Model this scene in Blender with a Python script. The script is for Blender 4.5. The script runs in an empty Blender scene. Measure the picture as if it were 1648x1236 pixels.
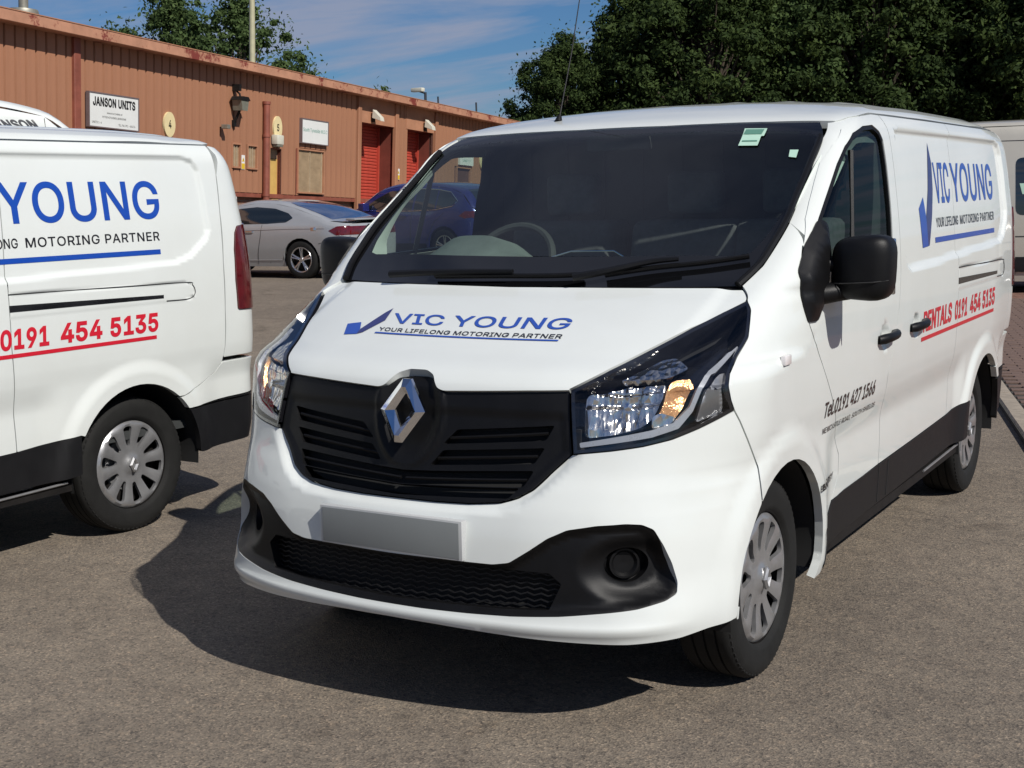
import bpy, bmesh, math, random
import numpy as np
from mathutils import Vector, Matrix
from mathutils.geometry import delaunay_2d_cdt

scene = bpy.context.scene
COL = scene.collection
rad = math.radians

# ------------------------------------------------------------------ camera
cam_data = bpy.data.cameras.new('camera')
cam = bpy.data.objects.new('camera', cam_data)
COL.objects.link(cam)
scene.camera = cam
cam_data.sensor_width = 36.0
cam_data.lens = 36.0 * 2160.655 / 1648.0
cam_data.clip_start = 0.05
cam_data.clip_end = 3000
yaw, pitch, roll = (-0.53681, -0.14150, -0.02189)
fw = Vector((math.sin(yaw)*math.cos(pitch), math.cos(yaw)*math.cos(pitch), math.sin(pitch)))
rt = Vector((math.cos(yaw), -math.sin(yaw), 0))
up = rt.cross(fw)
r2 = rt*math.cos(roll) + up*math.sin(roll)
u2 = -rt*math.sin(roll) + up*math.cos(roll)
cm = Matrix((r2, u2, -fw)).transposed().to_4x4()
cm.translation = Vector((2.4058, -4.1577, 1.6259))
cam.matrix_world = cm

# ------------------------------------------------------------------ light
SUN = Vector((1.05, -0.35, 1.0)).normalized()
sun_el = math.asin(SUN.z)
sun_az = math.atan2(SUN.x, SUN.y)          # clockwise from +Y
sd = bpy.data.lights.new('sun', 'SUN')
sd.energy = 4.45
sd.angle = rad(0.53)
sd.color = (1.0, 0.955, 0.89)
so = bpy.data.objects.new('sun', sd)
COL.objects.link(so)
so.location = SUN*40
so.rotation_euler = (-SUN).to_track_quat('-Z', 'Y').to_euler()

world = bpy.data.worlds.new('World')
scene.world = world
world.use_nodes = True
wn = world.node_tree.nodes; wl = world.node_tree.links
wn.clear()
w_out = wn.new('ShaderNodeOutputWorld')
w_bg = wn.new('ShaderNodeBackground')
w_sky = wn.new('ShaderNodeTexSky')
w_sky.sky_type = 'NISHITA'
w_sky.sun_disc = False
w_sky.sun_elevation = sun_el
w_sky.sun_rotation = sun_az
w_sky.altitude = 0
w_sky.air_density = 1.0
w_sky.dust_density = 0.25
w_sky.ozone_density = 2.5
w_bg.inputs['Strength'].default_value = 0.050
w_geo = wn.new('ShaderNodeTexCoord')
w_sep = wn.new('ShaderNodeSeparateXYZ')
wl.new(w_geo.outputs['Generated'], w_sep.inputs[0])
# wisps of high cloud: the view direction carried up to a flat layer
w_add = wn.new('ShaderNodeMath'); w_add.operation = 'ADD'; w_add.inputs[1].default_value = 0.12
wl.new(w_sep.outputs['Z'], w_add.inputs[0])
w_mx = wn.new('ShaderNodeMath'); w_mx.operation = 'MAXIMUM'; w_mx.inputs[1].default_value = 0.03
wl.new(w_add.outputs[0], w_mx.inputs[0])
w_dx = wn.new('ShaderNodeMath'); w_dx.operation = 'DIVIDE'
w_dy = wn.new('ShaderNodeMath'); w_dy.operation = 'DIVIDE'
wl.new(w_sep.outputs['X'], w_dx.inputs[0]); wl.new(w_mx.outputs[0], w_dx.inputs[1])
wl.new(w_sep.outputs['Y'], w_dy.inputs[0]); wl.new(w_mx.outputs[0], w_dy.inputs[1])
w_comb = wn.new('ShaderNodeCombineXYZ')
wl.new(w_dx.outputs[0], w_comb.inputs[0]); wl.new(w_dy.outputs[0], w_comb.inputs[1])
w_map = wn.new('ShaderNodeMapping')
w_map.inputs['Rotation'].default_value = (0, 0, rad(35))
w_map.inputs['Scale'].default_value = (0.55, 1.25, 1)
wl.new(w_comb.outputs[0], w_map.inputs[0])
w_no = wn.new('ShaderNodeTexNoise')
w_no.inputs['Scale'].default_value = 1.8
w_no.inputs['Detail'].default_value = 7
w_no.inputs['Roughness'].default_value = 0.58
w_no.inputs['Distortion'].default_value = 0.5
wl.new(w_map.outputs[0], w_no.inputs['Vector'])
w_rmp = wn.new('ShaderNodeValToRGB')
w_rmp.color_ramp.elements[0].position = 0.41
w_rmp.color_ramp.elements[1].position = 0.62
w_rmp.color_ramp.elements[1].color = (0.78, 0.78, 0.78, 1)
wl.new(w_no.outputs['Fac'], w_rmp.inputs[0])
w_mix = wn.new('ShaderNodeMix'); w_mix.data_type = 'RGBA'
w_tint = wn.new('ShaderNodeMix'); w_tint.data_type = 'RGBA'; w_tint.blend_type = 'MULTIPLY'
w_tint.inputs['Factor'].default_value = 1.0
w_tint.inputs['B'].default_value = (0.48, 0.76, 1.12, 1)
wl.new(w_sky.outputs[0], w_tint.inputs['A'])
wl.new(w_rmp.outputs[0], w_mix.inputs['Factor'])
wl.new(w_tint.outputs['Result'], w_mix.inputs['A'])
w_mix.inputs['B'].default_value = (5.6, 6.1, 8.0, 1)
wl.new(w_mix.outputs['Result'], w_bg.inputs['Color'])
wl.new(w_bg.outputs[0], w_out.inputs[0])

vs = scene.view_settings
vs.view_transform = 'Standard'
vs.look = 'None'
vs.gamma = 1.0
vs.use_curve_mapping = False
vs.exposure = 0.12
scene.cycles.max_bounces = 10
scene.cycles.transparent_max_bounces = 16
scene.cycles.caustics_reflective = False
scene.cycles.caustics_refractive = False

GLYPHS = {
 '&': (0.448, [[197,-7,173,-6,150,-2,129,4,110,12,93,22,78,34,65,47,54,62,45,78,39,96,35,114,34,133,35,149,37,163,42,177,47,189,55,201,63,213,73,224,85,235,97,245,111,256,125,267,140,279,216,335,237,352,242,357,246,363,251,369,255,375,258,382,260,389,261,397,262,405,261,417,258,427,253,437,245,445,237,452,226,457,215,460,201,461,192,460,184,459,176,456,168,453,161,449,155,444,150,438,145,431,142,424,139,416,137,408,137,399,137,389,139,380,142,372,145,363,150,355,155,346,162,337,169,327,204,284,438,0,364,0,171,231,121,293,111,306,102,319,94,331,87,344,82,357,78,370,76,384,75,398,76,415,79,430,84,445,91,458,99,470,109,481,121,491,134,499,149,505,165,510,182,513,200,513,218,513,235,510,251,505,266,499,279,491,290,482,300,471,308,459,315,447,320,433,323,419,324,404,323,393,322,382,319,372,315,362,310,352,305,342,299,333,291,325,283,317,275,308,266,301,256,293,154,217,140,206,128,195,118,185,110,174,104,164,100,154,98,143,97,131,98,119,100,108,104,97,109,87,116,78,124,70,133,63,143,57,154,53,166,49,179,47,193,46,208,47,223,50,237,54,251,59,265,66,278,75,290,84,301,95,312,108,321,121,329,136,336,151,342,168,346,186,348,205,349,224,408,224,407,201,405,180,401,161,397,144,391,128,385,115,378,103,371,92,345,62,333,47,320,34,305,23,289,14,271,7,252,1,234,-3,215,-6]]),
 ',': (0.188, [[38,-119,68,71,137,71,84,-119]]),
 '-': (0.453, [[337,244,337,188,114,188,114,244]]),
 '.': (0.188, [[95,-4,86,-4,78,-1,70,3,63,9,57,16,53,24,50,32,50,41,50,50,53,59,57,66,63,73,70,79,78,83,86,86,95,87,104,86,113,83,121,79,128,73,134,66,138,59,140,50,141,41,140,32,138,24,134,16,128,9,121,3,113,-1,104,-4]]),
 '0': (0.453, [[227,-7,199,-5,174,1,151,11,130,24,111,41,95,62,80,86,69,113,60,144,53,178,49,214,48,254,49,294,53,330,60,364,69,395,81,422,95,447,112,467,130,484,151,498,174,508,200,514,227,516,254,514,279,508,302,498,323,484,342,467,358,447,372,422,384,395,393,364,400,330,404,294,405,254,404,214,400,178,393,144,384,113,373,86,359,62,342,41,323,24,302,11,279,1,254,-5],[227,50,245,51,261,56,276,63,290,74,303,87,313,103,323,122,330,144,336,168,340,194,343,223,344,254,343,285,340,314,336,341,330,365,323,387,313,405,303,422,290,435,276,446,261,453,245,458,227,460,209,458,192,453,177,446,163,435,151,422,140,405,131,387,123,365,117,341,113,314,110,285,109,254,110,223,113,194,117,168,123,144,131,122,140,103,151,87,163,74,177,63,192,56,209,51]]),
 '1': (0.453, [[76,0,76,55,391,55,391,0],[276,509,276,0,212,0,212,448,209,448,86,358,86,427,198,509]]),
 '2': (0.453, [[64,0,64,47,234,229,282,282,291,294,299,305,305,316,311,327,315,337,318,348,320,360,320,371,319,385,317,397,313,408,308,419,301,428,293,436,283,443,273,449,262,454,250,457,237,459,224,460,209,459,196,457,184,453,172,447,162,441,153,433,145,424,139,413,134,402,130,390,128,376,127,362,66,362,67,384,71,405,77,424,86,442,98,459,111,473,126,486,143,496,162,505,182,511,203,514,225,516,247,514,268,511,288,505,306,497,323,486,337,474,350,461,361,445,370,428,376,411,380,392,381,372,380,358,378,345,375,331,371,318,365,304,357,290,347,275,336,259,322,241,306,223,288,202,267,180,153,60,153,57,389,57,389,0]]),
 '3': (0.453, [[218,-7,195,-6,173,-3,152,2,133,10,114,19,98,30,83,43,70,57,60,74,52,91,46,111,44,132,109,132,111,119,115,107,120,97,126,87,134,78,144,71,154,64,165,59,178,55,191,52,204,50,219,50,234,51,248,53,262,56,275,61,287,67,297,74,307,83,315,93,321,104,325,116,328,130,329,145,328,158,326,172,322,184,316,196,308,207,299,217,288,226,275,234,260,240,242,244,223,247,201,248,157,248,157,299,288,448,288,452,70,452,70,509,372,509,372,461,211,278,211,289,239,290,264,288,287,284,308,276,327,265,344,253,359,239,371,222,381,205,387,186,392,166,393,145,392,123,387,103,380,84,370,66,358,50,344,36,327,23,309,12,288,4,266,-2,243,-6]]),
 '4': (0.453, [[40,105,40,158,247,509,311,509,109,166,109,163,413,163,413,105],[282,0,282,121,282,146,282,318,343,318,343,0]]),
 '5': (0.453, [[221,-7,199,-6,178,-2,159,3,140,11,123,21,108,32,94,45,83,60,73,76,66,93,62,111,60,130,122,130,124,119,127,108,132,98,138,89,145,80,154,73,163,66,173,60,184,56,196,52,208,50,221,50,236,51,250,53,264,58,276,64,288,72,298,82,307,92,314,104,320,117,324,131,327,146,328,162,327,178,324,193,320,208,314,221,306,233,297,244,286,254,275,262,262,269,248,273,233,276,218,277,205,276,192,275,180,272,167,268,156,264,145,258,136,252,128,246,67,253,96,509,366,509,366,452,151,452,134,301,136,301,145,308,155,315,166,320,178,325,190,329,203,331,216,333,229,334,247,333,263,330,279,326,294,321,308,314,321,306,334,296,345,285,355,273,364,260,372,246,379,231,384,215,388,199,390,181,391,163,390,139,385,117,379,95,369,76,357,57,343,41,327,27,309,15,289,6,268,-1,245,-5]]),
 '6': (0.453, [[226,-7,203,-5,182,-1,161,5,142,15,125,26,109,40,96,56,84,74,75,94,69,115,65,138,64,162,65,180,68,199,73,219,80,239,89,261,102,285,118,311,137,340,252,509,322,509,151,261,145,261,149,268,154,275,159,281,165,288,172,293,179,299,187,303,196,307,205,310,214,312,224,314,235,314,257,313,278,309,298,303,316,295,332,284,346,271,359,257,370,240,378,221,384,201,388,180,389,157,388,134,384,112,377,92,368,73,356,55,343,39,327,26,310,14,291,5,271,-2,249,-6],[226,48,241,49,254,52,267,56,279,63,289,70,299,79,307,90,314,101,320,114,324,128,327,142,327,157,327,173,324,187,320,201,314,213,307,225,299,235,289,244,279,251,267,258,254,262,241,264,226,265,212,264,198,262,186,258,174,252,163,244,153,235,145,225,138,214,132,201,128,188,126,174,125,158,126,143,128,128,132,114,138,102,145,90,153,79,163,70,174,63,186,56,198,52,212,49]]),
 '7': (0.453, [[97,0,323,448,323,452,62,452,62,509,391,509,391,449,165,0]]),
 '8': (0.453, [[226,-7,201,-6,178,-2,156,3,136,11,117,21,101,33,86,47,74,62,64,78,57,96,53,115,52,135,53,151,55,166,59,181,65,195,72,208,81,220,90,231,101,241,113,249,125,256,139,261,153,265,153,267,135,273,119,282,105,293,93,308,83,324,76,342,72,360,70,380,72,399,75,417,82,434,90,450,101,464,114,477,129,488,146,498,164,506,184,511,204,514,226,516,248,514,269,511,288,506,306,498,323,488,337,477,350,464,361,450,370,434,377,417,380,399,382,380,380,361,376,342,369,324,359,308,347,293,333,282,318,273,300,267,300,265,314,261,327,256,339,249,351,241,362,231,372,220,380,208,387,195,393,181,397,166,400,151,401,135,399,115,395,96,388,78,378,62,366,47,352,33,335,21,317,11,296,3,275,-2,251,-6],[226,49,243,50,258,52,272,55,285,60,296,66,307,74,315,82,323,91,329,102,333,113,336,126,337,139,336,152,333,165,329,177,322,189,314,199,305,208,295,216,283,223,270,228,256,232,242,234,226,235,211,234,196,232,182,228,169,223,157,216,147,208,138,199,130,189,123,177,119,165,116,152,115,139,116,126,119,113,123,102,129,91,136,82,145,74,156,66,167,60,180,55,195,52,210,50],[226,290,239,290,252,292,263,296,274,300,284,306,293,313,300,321,307,330,312,341,316,351,318,363,319,376,318,388,316,399,313,410,308,420,301,429,294,437,285,444,275,449,264,454,252,457,240,459,226,460,213,459,200,457,188,454,177,449,167,444,159,437,151,429,145,420,139,410,136,399,134,388,133,376,134,363,136,351,139,341,145,330,151,321,159,313,168,306,178,300,189,296,201,292,213,290]]),
 '9': (0.453, [[226,516,249,514,271,510,291,503,310,494,328,482,343,468,356,452,368,434,377,414,384,393,388,371,389,347,388,328,385,309,380,290,373,270,363,248,350,224,334,197,315,168,200,0,130,0,301,248,307,248,303,240,299,234,294,227,287,221,281,215,273,210,265,206,257,202,248,199,238,196,228,195,218,195,195,196,175,199,155,206,137,214,121,225,106,237,94,252,83,269,74,287,68,307,65,329,64,352,65,375,69,397,75,417,85,436,96,454,110,469,125,483,143,494,162,504,182,510,203,514],[226,460,212,459,199,457,186,452,174,446,163,438,154,429,145,419,138,407,133,395,129,381,126,367,125,352,126,336,129,322,133,308,138,295,145,284,154,274,163,265,174,257,186,251,199,247,212,244,226,243,240,244,254,247,267,251,279,257,289,265,299,273,307,284,314,295,320,308,324,321,327,335,327,350,327,366,324,381,320,394,314,407,307,419,299,429,290,438,279,446,267,452,254,457,241,459]]),
 'A': (0.480, [[16,0,201,509,276,509,463,0,395,0,287,302,264,372,232,478,245,478,213,371,191,302,85,0],[110,142,110,199,370,199,370,142]]),
 'B': (0.456, [[60,0,60,509,241,509,266,508,289,504,310,499,329,491,345,481,359,469,371,456,381,442,388,426,394,410,397,392,398,374,397,358,395,344,392,331,387,320,380,310,373,301,365,293,356,286,347,280,336,275,326,270,315,267,315,262,327,261,339,257,351,252,363,245,374,237,385,227,394,216,402,203,409,189,414,173,417,155,418,136,417,117,413,100,408,83,400,67,390,52,377,39,362,28,344,18,324,10,301,4,275,1,247,0],[125,57,245,57,272,58,296,63,315,70,330,80,341,92,349,105,354,120,355,137,355,149,352,161,348,173,342,184,335,194,327,203,317,211,306,218,293,224,279,228,264,230,248,231,125,231],[125,285,238,285,252,286,265,288,277,291,288,296,299,302,308,309,316,317,323,326,329,337,333,348,335,359,336,372,334,388,330,403,323,417,313,429,299,439,283,446,263,450,240,452,125,452]]),
 'C': (0.510, [[267,-7,235,-5,205,1,177,11,150,25,126,42,104,63,86,88,70,115,57,146,48,179,42,215,40,254,42,293,48,329,57,362,70,393,86,421,104,445,126,466,150,484,177,498,205,508,235,514,267,516,286,515,305,513,323,509,340,504,357,498,373,490,388,481,402,471,415,460,427,447,438,433,448,418,456,402,463,385,469,367,473,348,408,348,405,361,401,373,395,384,389,395,382,404,375,413,366,421,357,428,348,435,337,440,327,445,315,449,304,452,292,454,280,455,267,456,245,454,223,450,203,443,184,432,166,419,150,403,137,385,125,364,116,340,109,314,105,285,103,254,105,223,109,194,116,168,125,145,137,123,151,105,166,89,184,76,203,66,223,59,245,54,267,53,280,53,292,55,304,57,315,60,327,64,337,69,348,74,357,81,366,88,375,96,382,105,389,114,395,125,401,136,405,148,408,160,473,160,469,142,463,124,457,107,448,91,438,76,428,62,416,49,402,38,388,28,373,19,357,11,341,5,323,0,305,-4,286,-6]]),
 'D': (0.502, [[219,0,96,0,96,57,215,57,244,58,272,63,296,70,318,81,337,94,354,110,368,128,379,149,388,172,394,198,398,226,399,255,398,285,394,312,388,337,379,361,368,381,354,399,338,415,320,428,299,438,275,446,249,450,221,452,93,452,93,509,225,509,261,507,294,501,325,492,353,478,377,461,399,441,418,418,433,391,446,361,455,329,460,293,462,255,460,217,455,181,446,149,433,119,417,92,398,68,376,48,351,31,322,17,291,8,256,2],[125,509,125,0,60,0,60,509]]),
 'E': (0.419, [[60,0,60,509,372,509,372,452,125,452,125,286,355,286,355,229,125,229,125,57,375,57,375,0]]),
 'F': (0.410, [[60,0,60,509,369,509,369,452,125,452,125,278,346,278,346,221,125,221,125,0]]),
 'G': (0.520, [[269,-7,236,-5,205,1,176,11,149,25,125,43,104,64,85,88,69,116,57,146,47,179,42,215,40,254,42,293,47,329,57,362,69,393,85,421,103,445,125,466,149,484,175,498,203,508,233,514,265,516,285,515,304,513,322,509,340,504,358,497,374,489,389,480,403,469,416,458,429,445,439,431,449,416,458,401,465,384,470,367,474,349,408,349,404,361,399,372,393,383,387,393,380,403,373,411,365,420,356,427,347,434,337,439,326,444,315,448,304,452,291,454,279,455,265,456,243,454,222,450,202,443,183,432,166,419,150,404,137,385,125,364,116,340,109,314,105,285,103,254,105,223,109,194,116,168,125,145,137,124,151,105,166,90,184,76,203,66,224,59,246,54,269,53,290,54,309,57,328,63,345,71,360,81,374,93,386,107,396,123,404,141,410,160,414,180,415,202,434,199,283,199,283,256,478,256,478,200,476,170,471,141,463,115,451,91,436,69,419,50,399,33,377,19,352,8,326,0,298,-5]]),
 'H': (0.517, [[60,0,60,509,125,509,125,289,392,289,392,509,457,509,457,0,392,0,392,232,125,232,125,0]]),
 'I': (0.300, [[31,0,31,57,118,57,118,452,31,452,31,509,269,509,269,452,183,452,183,57,269,57,269,0]]),
 'J': (0.396, [[185,-7,153,-4,124,3,98,15,75,33,57,55,44,81,36,111,33,145,33,173,98,173,98,145,99,123,104,104,111,88,122,74,134,64,149,56,166,51,185,50,204,51,220,56,235,64,248,74,258,88,266,104,270,123,272,145,272,509,336,509,336,145,334,111,326,81,313,55,294,33,271,15,246,3,217,-4]]),
 'K': (0.467, [[104,145,104,216,139,261,174,303,212,344,364,509,448,509,231,276,228,276],[60,0,60,509,125,509,125,334,124,225,125,193,125,0],[372,0,188,259,228,309,449,0]]),
 'L': (0.393, [[60,0,60,509,125,509,125,57,361,57,361,0]]),
 'M': (0.628, [[60,0,60,509,152,509,277,187,287,159,299,123,311,84,322,49,307,49,318,83,330,121,342,158,352,187,476,509,568,509,568,0,504,0,504,291,504,327,505,369,506,413,507,457,513,457,498,409,482,363,467,322,456,291,342,0,286,0,170,291,159,321,145,361,129,408,112,457,119,457,120,416,121,372,122,328,122,291,122,0]]),
 'N': (0.523, [[60,0,60,509,136,509,343,183,363,151,388,107,414,55,405,54,401,108,399,157,399,195,399,509,463,509,463,0,387,0,202,290,177,331,148,381,108,452,119,454,122,384,124,328,125,291,125,0]]),
 'O': (0.533, [[267,-7,235,-5,205,1,177,11,150,25,126,42,105,63,86,88,70,115,57,146,48,179,42,215,40,254,42,293,48,329,57,362,70,393,86,421,105,445,126,466,150,484,177,498,205,508,235,514,267,516,299,514,329,508,357,498,384,484,408,466,429,445,448,421,464,393,477,362,486,329,491,293,493,254,491,215,486,179,477,146,464,115,448,88,429,63,408,42,384,25,357,11,329,1,299,-5],[267,53,289,54,310,59,330,66,349,76,367,89,383,105,396,123,408,144,418,168,425,194,429,223,430,254,429,286,425,314,418,341,408,365,396,386,383,404,367,420,349,433,330,443,310,450,289,454,267,456,245,454,223,450,203,443,184,433,167,420,151,404,137,385,125,364,116,340,109,314,105,285,103,254,105,223,109,194,116,168,125,144,137,123,151,105,167,89,184,76,203,66,223,59,245,54]]),
 'P': (0.445, [[60,0,60,509,235,509,263,507,289,503,312,497,332,487,350,476,366,462,379,447,390,430,398,411,404,391,407,370,409,348,407,325,404,304,398,284,390,265,379,248,366,233,350,219,332,207,312,198,289,191,263,187,235,186,109,186,109,242,233,242,252,243,269,246,284,250,297,256,308,264,318,272,327,282,333,294,338,306,342,319,344,333,344,348,344,362,342,376,338,389,333,402,326,413,318,423,308,431,297,439,284,444,268,449,251,451,232,452,125,452,125,0]]),
 'Q': (0.533, [[245,159,313,159,369,85,384,65,468,-48,401,-48,346,27,331,46],[267,-7,235,-5,205,1,177,11,150,25,126,42,105,63,86,88,70,115,57,146,48,179,42,215,40,254,42,293,48,329,57,362,70,393,86,421,105,445,126,466,150,484,177,498,205,508,235,514,267,516,299,514,329,508,357,498,384,484,408,466,429,445,448,421,464,393,477,362,486,329,491,293,493,254,491,215,486,179,477,146,464,115,448,88,429,63,408,42,384,25,357,11,329,1,299,-5],[267,53,289,54,310,59,330,66,349,76,367,89,383,105,396,123,408,144,418,168,425,194,429,223,430,254,429,286,425,314,418,341,408,365,396,386,383,404,367,420,349,433,330,443,310,450,289,454,267,456,245,454,223,450,203,443,184,433,167,420,151,404,137,385,125,364,116,340,109,314,105,285,103,254,105,223,109,194,116,168,125,144,137,123,151,105,167,89,184,76,203,66,223,59,245,54]]),
 'R': (0.449, [[60,0,60,509,236,509,264,507,290,504,313,497,333,489,351,478,367,465,380,450,390,433,399,415,405,395,408,374,409,352,408,330,405,309,399,290,390,271,380,255,367,240,351,228,333,217,312,209,289,203,264,199,236,198,96,198,96,255,234,255,252,256,269,258,284,262,298,267,309,273,319,281,327,290,334,300,339,312,342,324,344,338,345,352,344,367,342,380,339,393,334,405,327,415,319,425,309,433,298,440,284,445,269,449,252,451,233,452,125,452,125,0],[353,0,230,229,303,229,428,0]]),
 'S': (0.447, [[224,-9,197,-8,172,-4,149,1,128,9,108,19,91,31,76,45,64,60,54,77,46,96,41,115,38,137,104,137,107,123,110,110,116,98,123,88,132,79,142,71,154,64,166,59,180,55,194,52,209,50,224,49,241,50,257,52,272,55,286,60,299,66,311,74,321,82,329,92,336,102,341,114,345,126,346,139,345,151,342,161,338,171,332,179,325,186,316,193,307,199,296,205,284,209,272,214,259,218,245,222,184,239,154,249,128,260,105,274,86,289,71,307,60,326,54,348,52,372,53,393,58,413,65,431,75,448,87,463,102,476,119,488,138,498,158,506,180,511,203,514,227,516,252,514,275,511,296,505,316,498,334,488,351,476,365,463,377,449,387,433,394,415,399,397,401,378,337,378,334,396,326,412,316,426,302,437,286,447,267,453,247,457,225,459,209,458,194,456,180,452,167,448,156,442,145,435,136,427,129,418,123,409,118,398,116,387,115,376,116,363,119,352,124,342,131,334,139,326,148,319,158,313,169,308,180,304,191,300,202,296,212,293,264,279,312,264,324,258,336,252,347,245,359,238,369,229,379,220,387,209,395,198,401,185,405,171,407,155,408,139,407,118,403,99,396,81,386,64,374,48,360,34,343,21,323,11,302,2,278,-4,252,-8]]),
 'T': (0.449, [[32,452,32,509,417,509,417,452,257,452,257,0,193,0,193,452]]),
 'U': (0.517, [[259,-8,230,-7,203,-2,177,5,154,15,133,28,114,43,98,60,85,80,74,101,66,124,62,148,60,173,60,509,124,509,124,178,125,160,128,144,133,128,141,113,150,99,160,87,173,77,187,68,203,61,220,56,239,53,259,52,279,53,298,56,315,61,331,68,345,77,357,87,368,99,377,113,384,128,389,144,392,160,393,178,393,509,457,509,457,173,456,148,451,124,443,101,433,80,419,60,403,43,384,28,363,15,340,5,315,-2,288,-7]]),
 'V': (0.480, [[204,0,16,509,84,509,192,206,215,137,248,31,235,31,267,138,290,206,395,509,463,509,278,0]]),
 'W': (0.686, [[155,0,16,509,82,509,163,196,175,145,187,94,197,40,189,40,200,94,211,145,224,196,306,509,380,509,462,196,474,145,486,94,497,40,488,40,499,94,510,145,523,196,603,509,670,509,530,0,455,0,368,323,351,391,336,475,350,475,335,395,318,323,230,0]]),
 'X': (0.474, [[18,0,217,284,217,236,29,509,104,509,178,400,204,361,223,329,243,292,232,292,252,329,272,361,298,400,374,509,446,509,259,239,259,287,456,0,382,0,292,129,268,165,250,195,230,231,244,231,225,196,206,166,182,129,91,0]]),
 'Y': (0.472, [[203,0,203,208,16,509,91,509,192,344,222,292,229,279,236,264,243,248,250,230,224,230,231,248,237,265,244,280,251,293,280,344,381,509,455,509,268,208,268,0]]),
 'Z': (0.438, [[42,0,42,46,273,385,306,431,341,476,348,454,285,452,223,452,40,452,40,509,397,509,397,462,169,129,134,81,97,33,90,54,152,57,214,57,399,57,399,0]]),
 'a': (0.389, [[160,-9,142,-8,126,-5,110,-1,94,5,80,12,68,22,57,32,48,45,40,58,35,73,31,90,30,108,31,123,34,138,38,150,43,161,50,171,58,179,67,187,78,193,89,199,100,203,112,207,125,211,178,220,234,227,244,228,252,230,259,232,265,235,270,238,273,243,275,248,276,255,276,257,275,268,273,279,271,288,267,297,262,304,256,311,248,317,240,322,230,326,220,329,208,330,196,331,183,330,171,329,159,326,149,322,140,318,132,313,124,307,118,301,112,294,107,288,103,281,100,274,41,291,48,308,57,322,67,335,79,346,91,355,104,364,118,370,133,375,148,379,163,382,179,384,194,384,204,384,215,383,227,382,239,379,251,376,263,372,275,367,286,360,296,353,306,343,315,333,322,320,329,306,333,290,336,272,337,251,337,0,277,0,277,52,272,52,269,45,264,38,258,32,252,25,244,18,236,12,226,6,215,1,203,-3,190,-6,176,-8],[170,45,187,46,202,49,216,53,228,59,239,66,248,74,257,83,263,93,269,104,272,115,275,126,276,138,276,190,273,188,270,186,265,184,259,182,231,176,200,171,175,168,165,166,154,164,144,162,134,159,125,155,117,150,110,145,103,139,98,132,95,124,93,115,92,105,92,95,94,87,98,79,102,72,107,66,114,61,121,56,130,52,139,49,149,47,159,46]]),
 'd': (0.424, [[195,-8,172,-7,151,-2,130,5,111,16,94,29,79,45,66,64,55,84,46,108,39,133,35,160,34,189,35,218,39,245,46,270,55,293,66,313,79,332,95,347,112,361,131,371,151,378,173,383,196,384,213,384,228,381,241,378,253,373,263,367,272,360,280,353,287,346,306,319,311,319,311,509,372,509,372,0,313,0,313,59,307,59,287,31,280,24,272,17,263,10,252,4,241,-1,227,-5,212,-7],[205,47,221,48,236,51,250,57,263,65,274,75,284,86,293,100,299,115,305,132,309,150,311,169,312,189,311,210,309,229,305,247,300,263,293,278,284,291,275,302,263,312,251,320,237,325,221,329,205,330,187,329,172,325,157,319,145,311,133,301,124,290,115,276,108,261,103,245,99,227,97,209,96,189,97,170,99,151,103,133,109,117,115,101,124,88,134,76,145,66,158,57,172,51,188,48]]),
 'e': (0.404, [[212,-8,185,-7,161,-2,138,6,117,16,98,30,82,46,68,64,56,85,46,108,40,132,35,159,34,187,35,215,39,242,46,267,55,290,67,311,81,329,97,346,115,359,135,370,157,378,180,383,205,384,221,384,236,382,251,379,266,374,280,368,294,361,307,351,319,341,331,329,341,315,350,299,357,282,363,263,368,242,370,219,371,194,371,169,75,169,75,221,338,221,310,202,309,220,307,237,303,254,298,269,291,282,283,294,273,305,263,314,250,321,237,326,222,329,205,330,189,329,173,326,159,321,146,313,135,304,125,294,116,282,109,270,103,256,99,241,97,226,96,211,96,178,97,157,100,139,104,122,110,106,118,92,128,80,139,70,151,61,165,55,179,50,195,47,212,46,224,47,234,48,244,50,254,53,263,56,271,61,278,66,285,73,292,80,297,88,302,96,306,105,365,91,360,77,353,63,345,51,335,39,324,29,311,19,298,11,283,4,266,-1,249,-5,231,-7]]),
 'h': (0.410, [[114,227,114,0,53,0,53,509,114,509,114,287,102,287,112,312,124,332,137,349,152,362,169,372,187,379,207,383,227,384,246,383,264,380,280,376,295,369,309,360,321,349,332,336,341,321,348,304,353,285,356,264,357,240,357,0,296,0,296,235,295,256,290,275,283,291,273,304,260,315,246,323,229,328,210,329,197,328,184,326,172,322,161,317,150,311,141,303,133,293,126,283,121,271,117,257,114,243]]),
 'i': (0.167, [[53,0,53,379,114,379,114,0],[84,443,75,444,67,446,60,449,54,455,48,461,44,468,42,475,41,483,42,491,44,499,48,506,54,512,60,517,67,521,75,523,84,524,92,523,100,521,107,517,114,512,119,506,123,499,126,491,126,483,126,475,123,468,119,461,114,455,107,449,100,446,92,444]]),
 'l': (0.189, [[139,-2,119,-1,101,3,86,10,74,20,65,33,58,47,54,65,53,84,53,509,114,509,114,99,114,87,115,77,117,68,120,62,124,58,130,54,137,53,146,52,160,53,170,54,181,3,162,-1]]),
 'n': (0.410, [[114,227,114,0,53,0,53,379,112,379,112,287,102,287,112,312,124,332,137,349,152,362,169,372,187,379,207,383,227,384,246,383,264,380,280,376,295,369,309,360,321,349,332,336,341,321,348,304,353,285,356,264,357,240,357,0,296,0,296,235,295,256,290,275,283,291,273,304,260,315,246,323,229,328,210,329,197,328,184,326,172,322,161,317,150,311,141,303,133,293,126,283,121,271,117,257,114,243]]),
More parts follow.
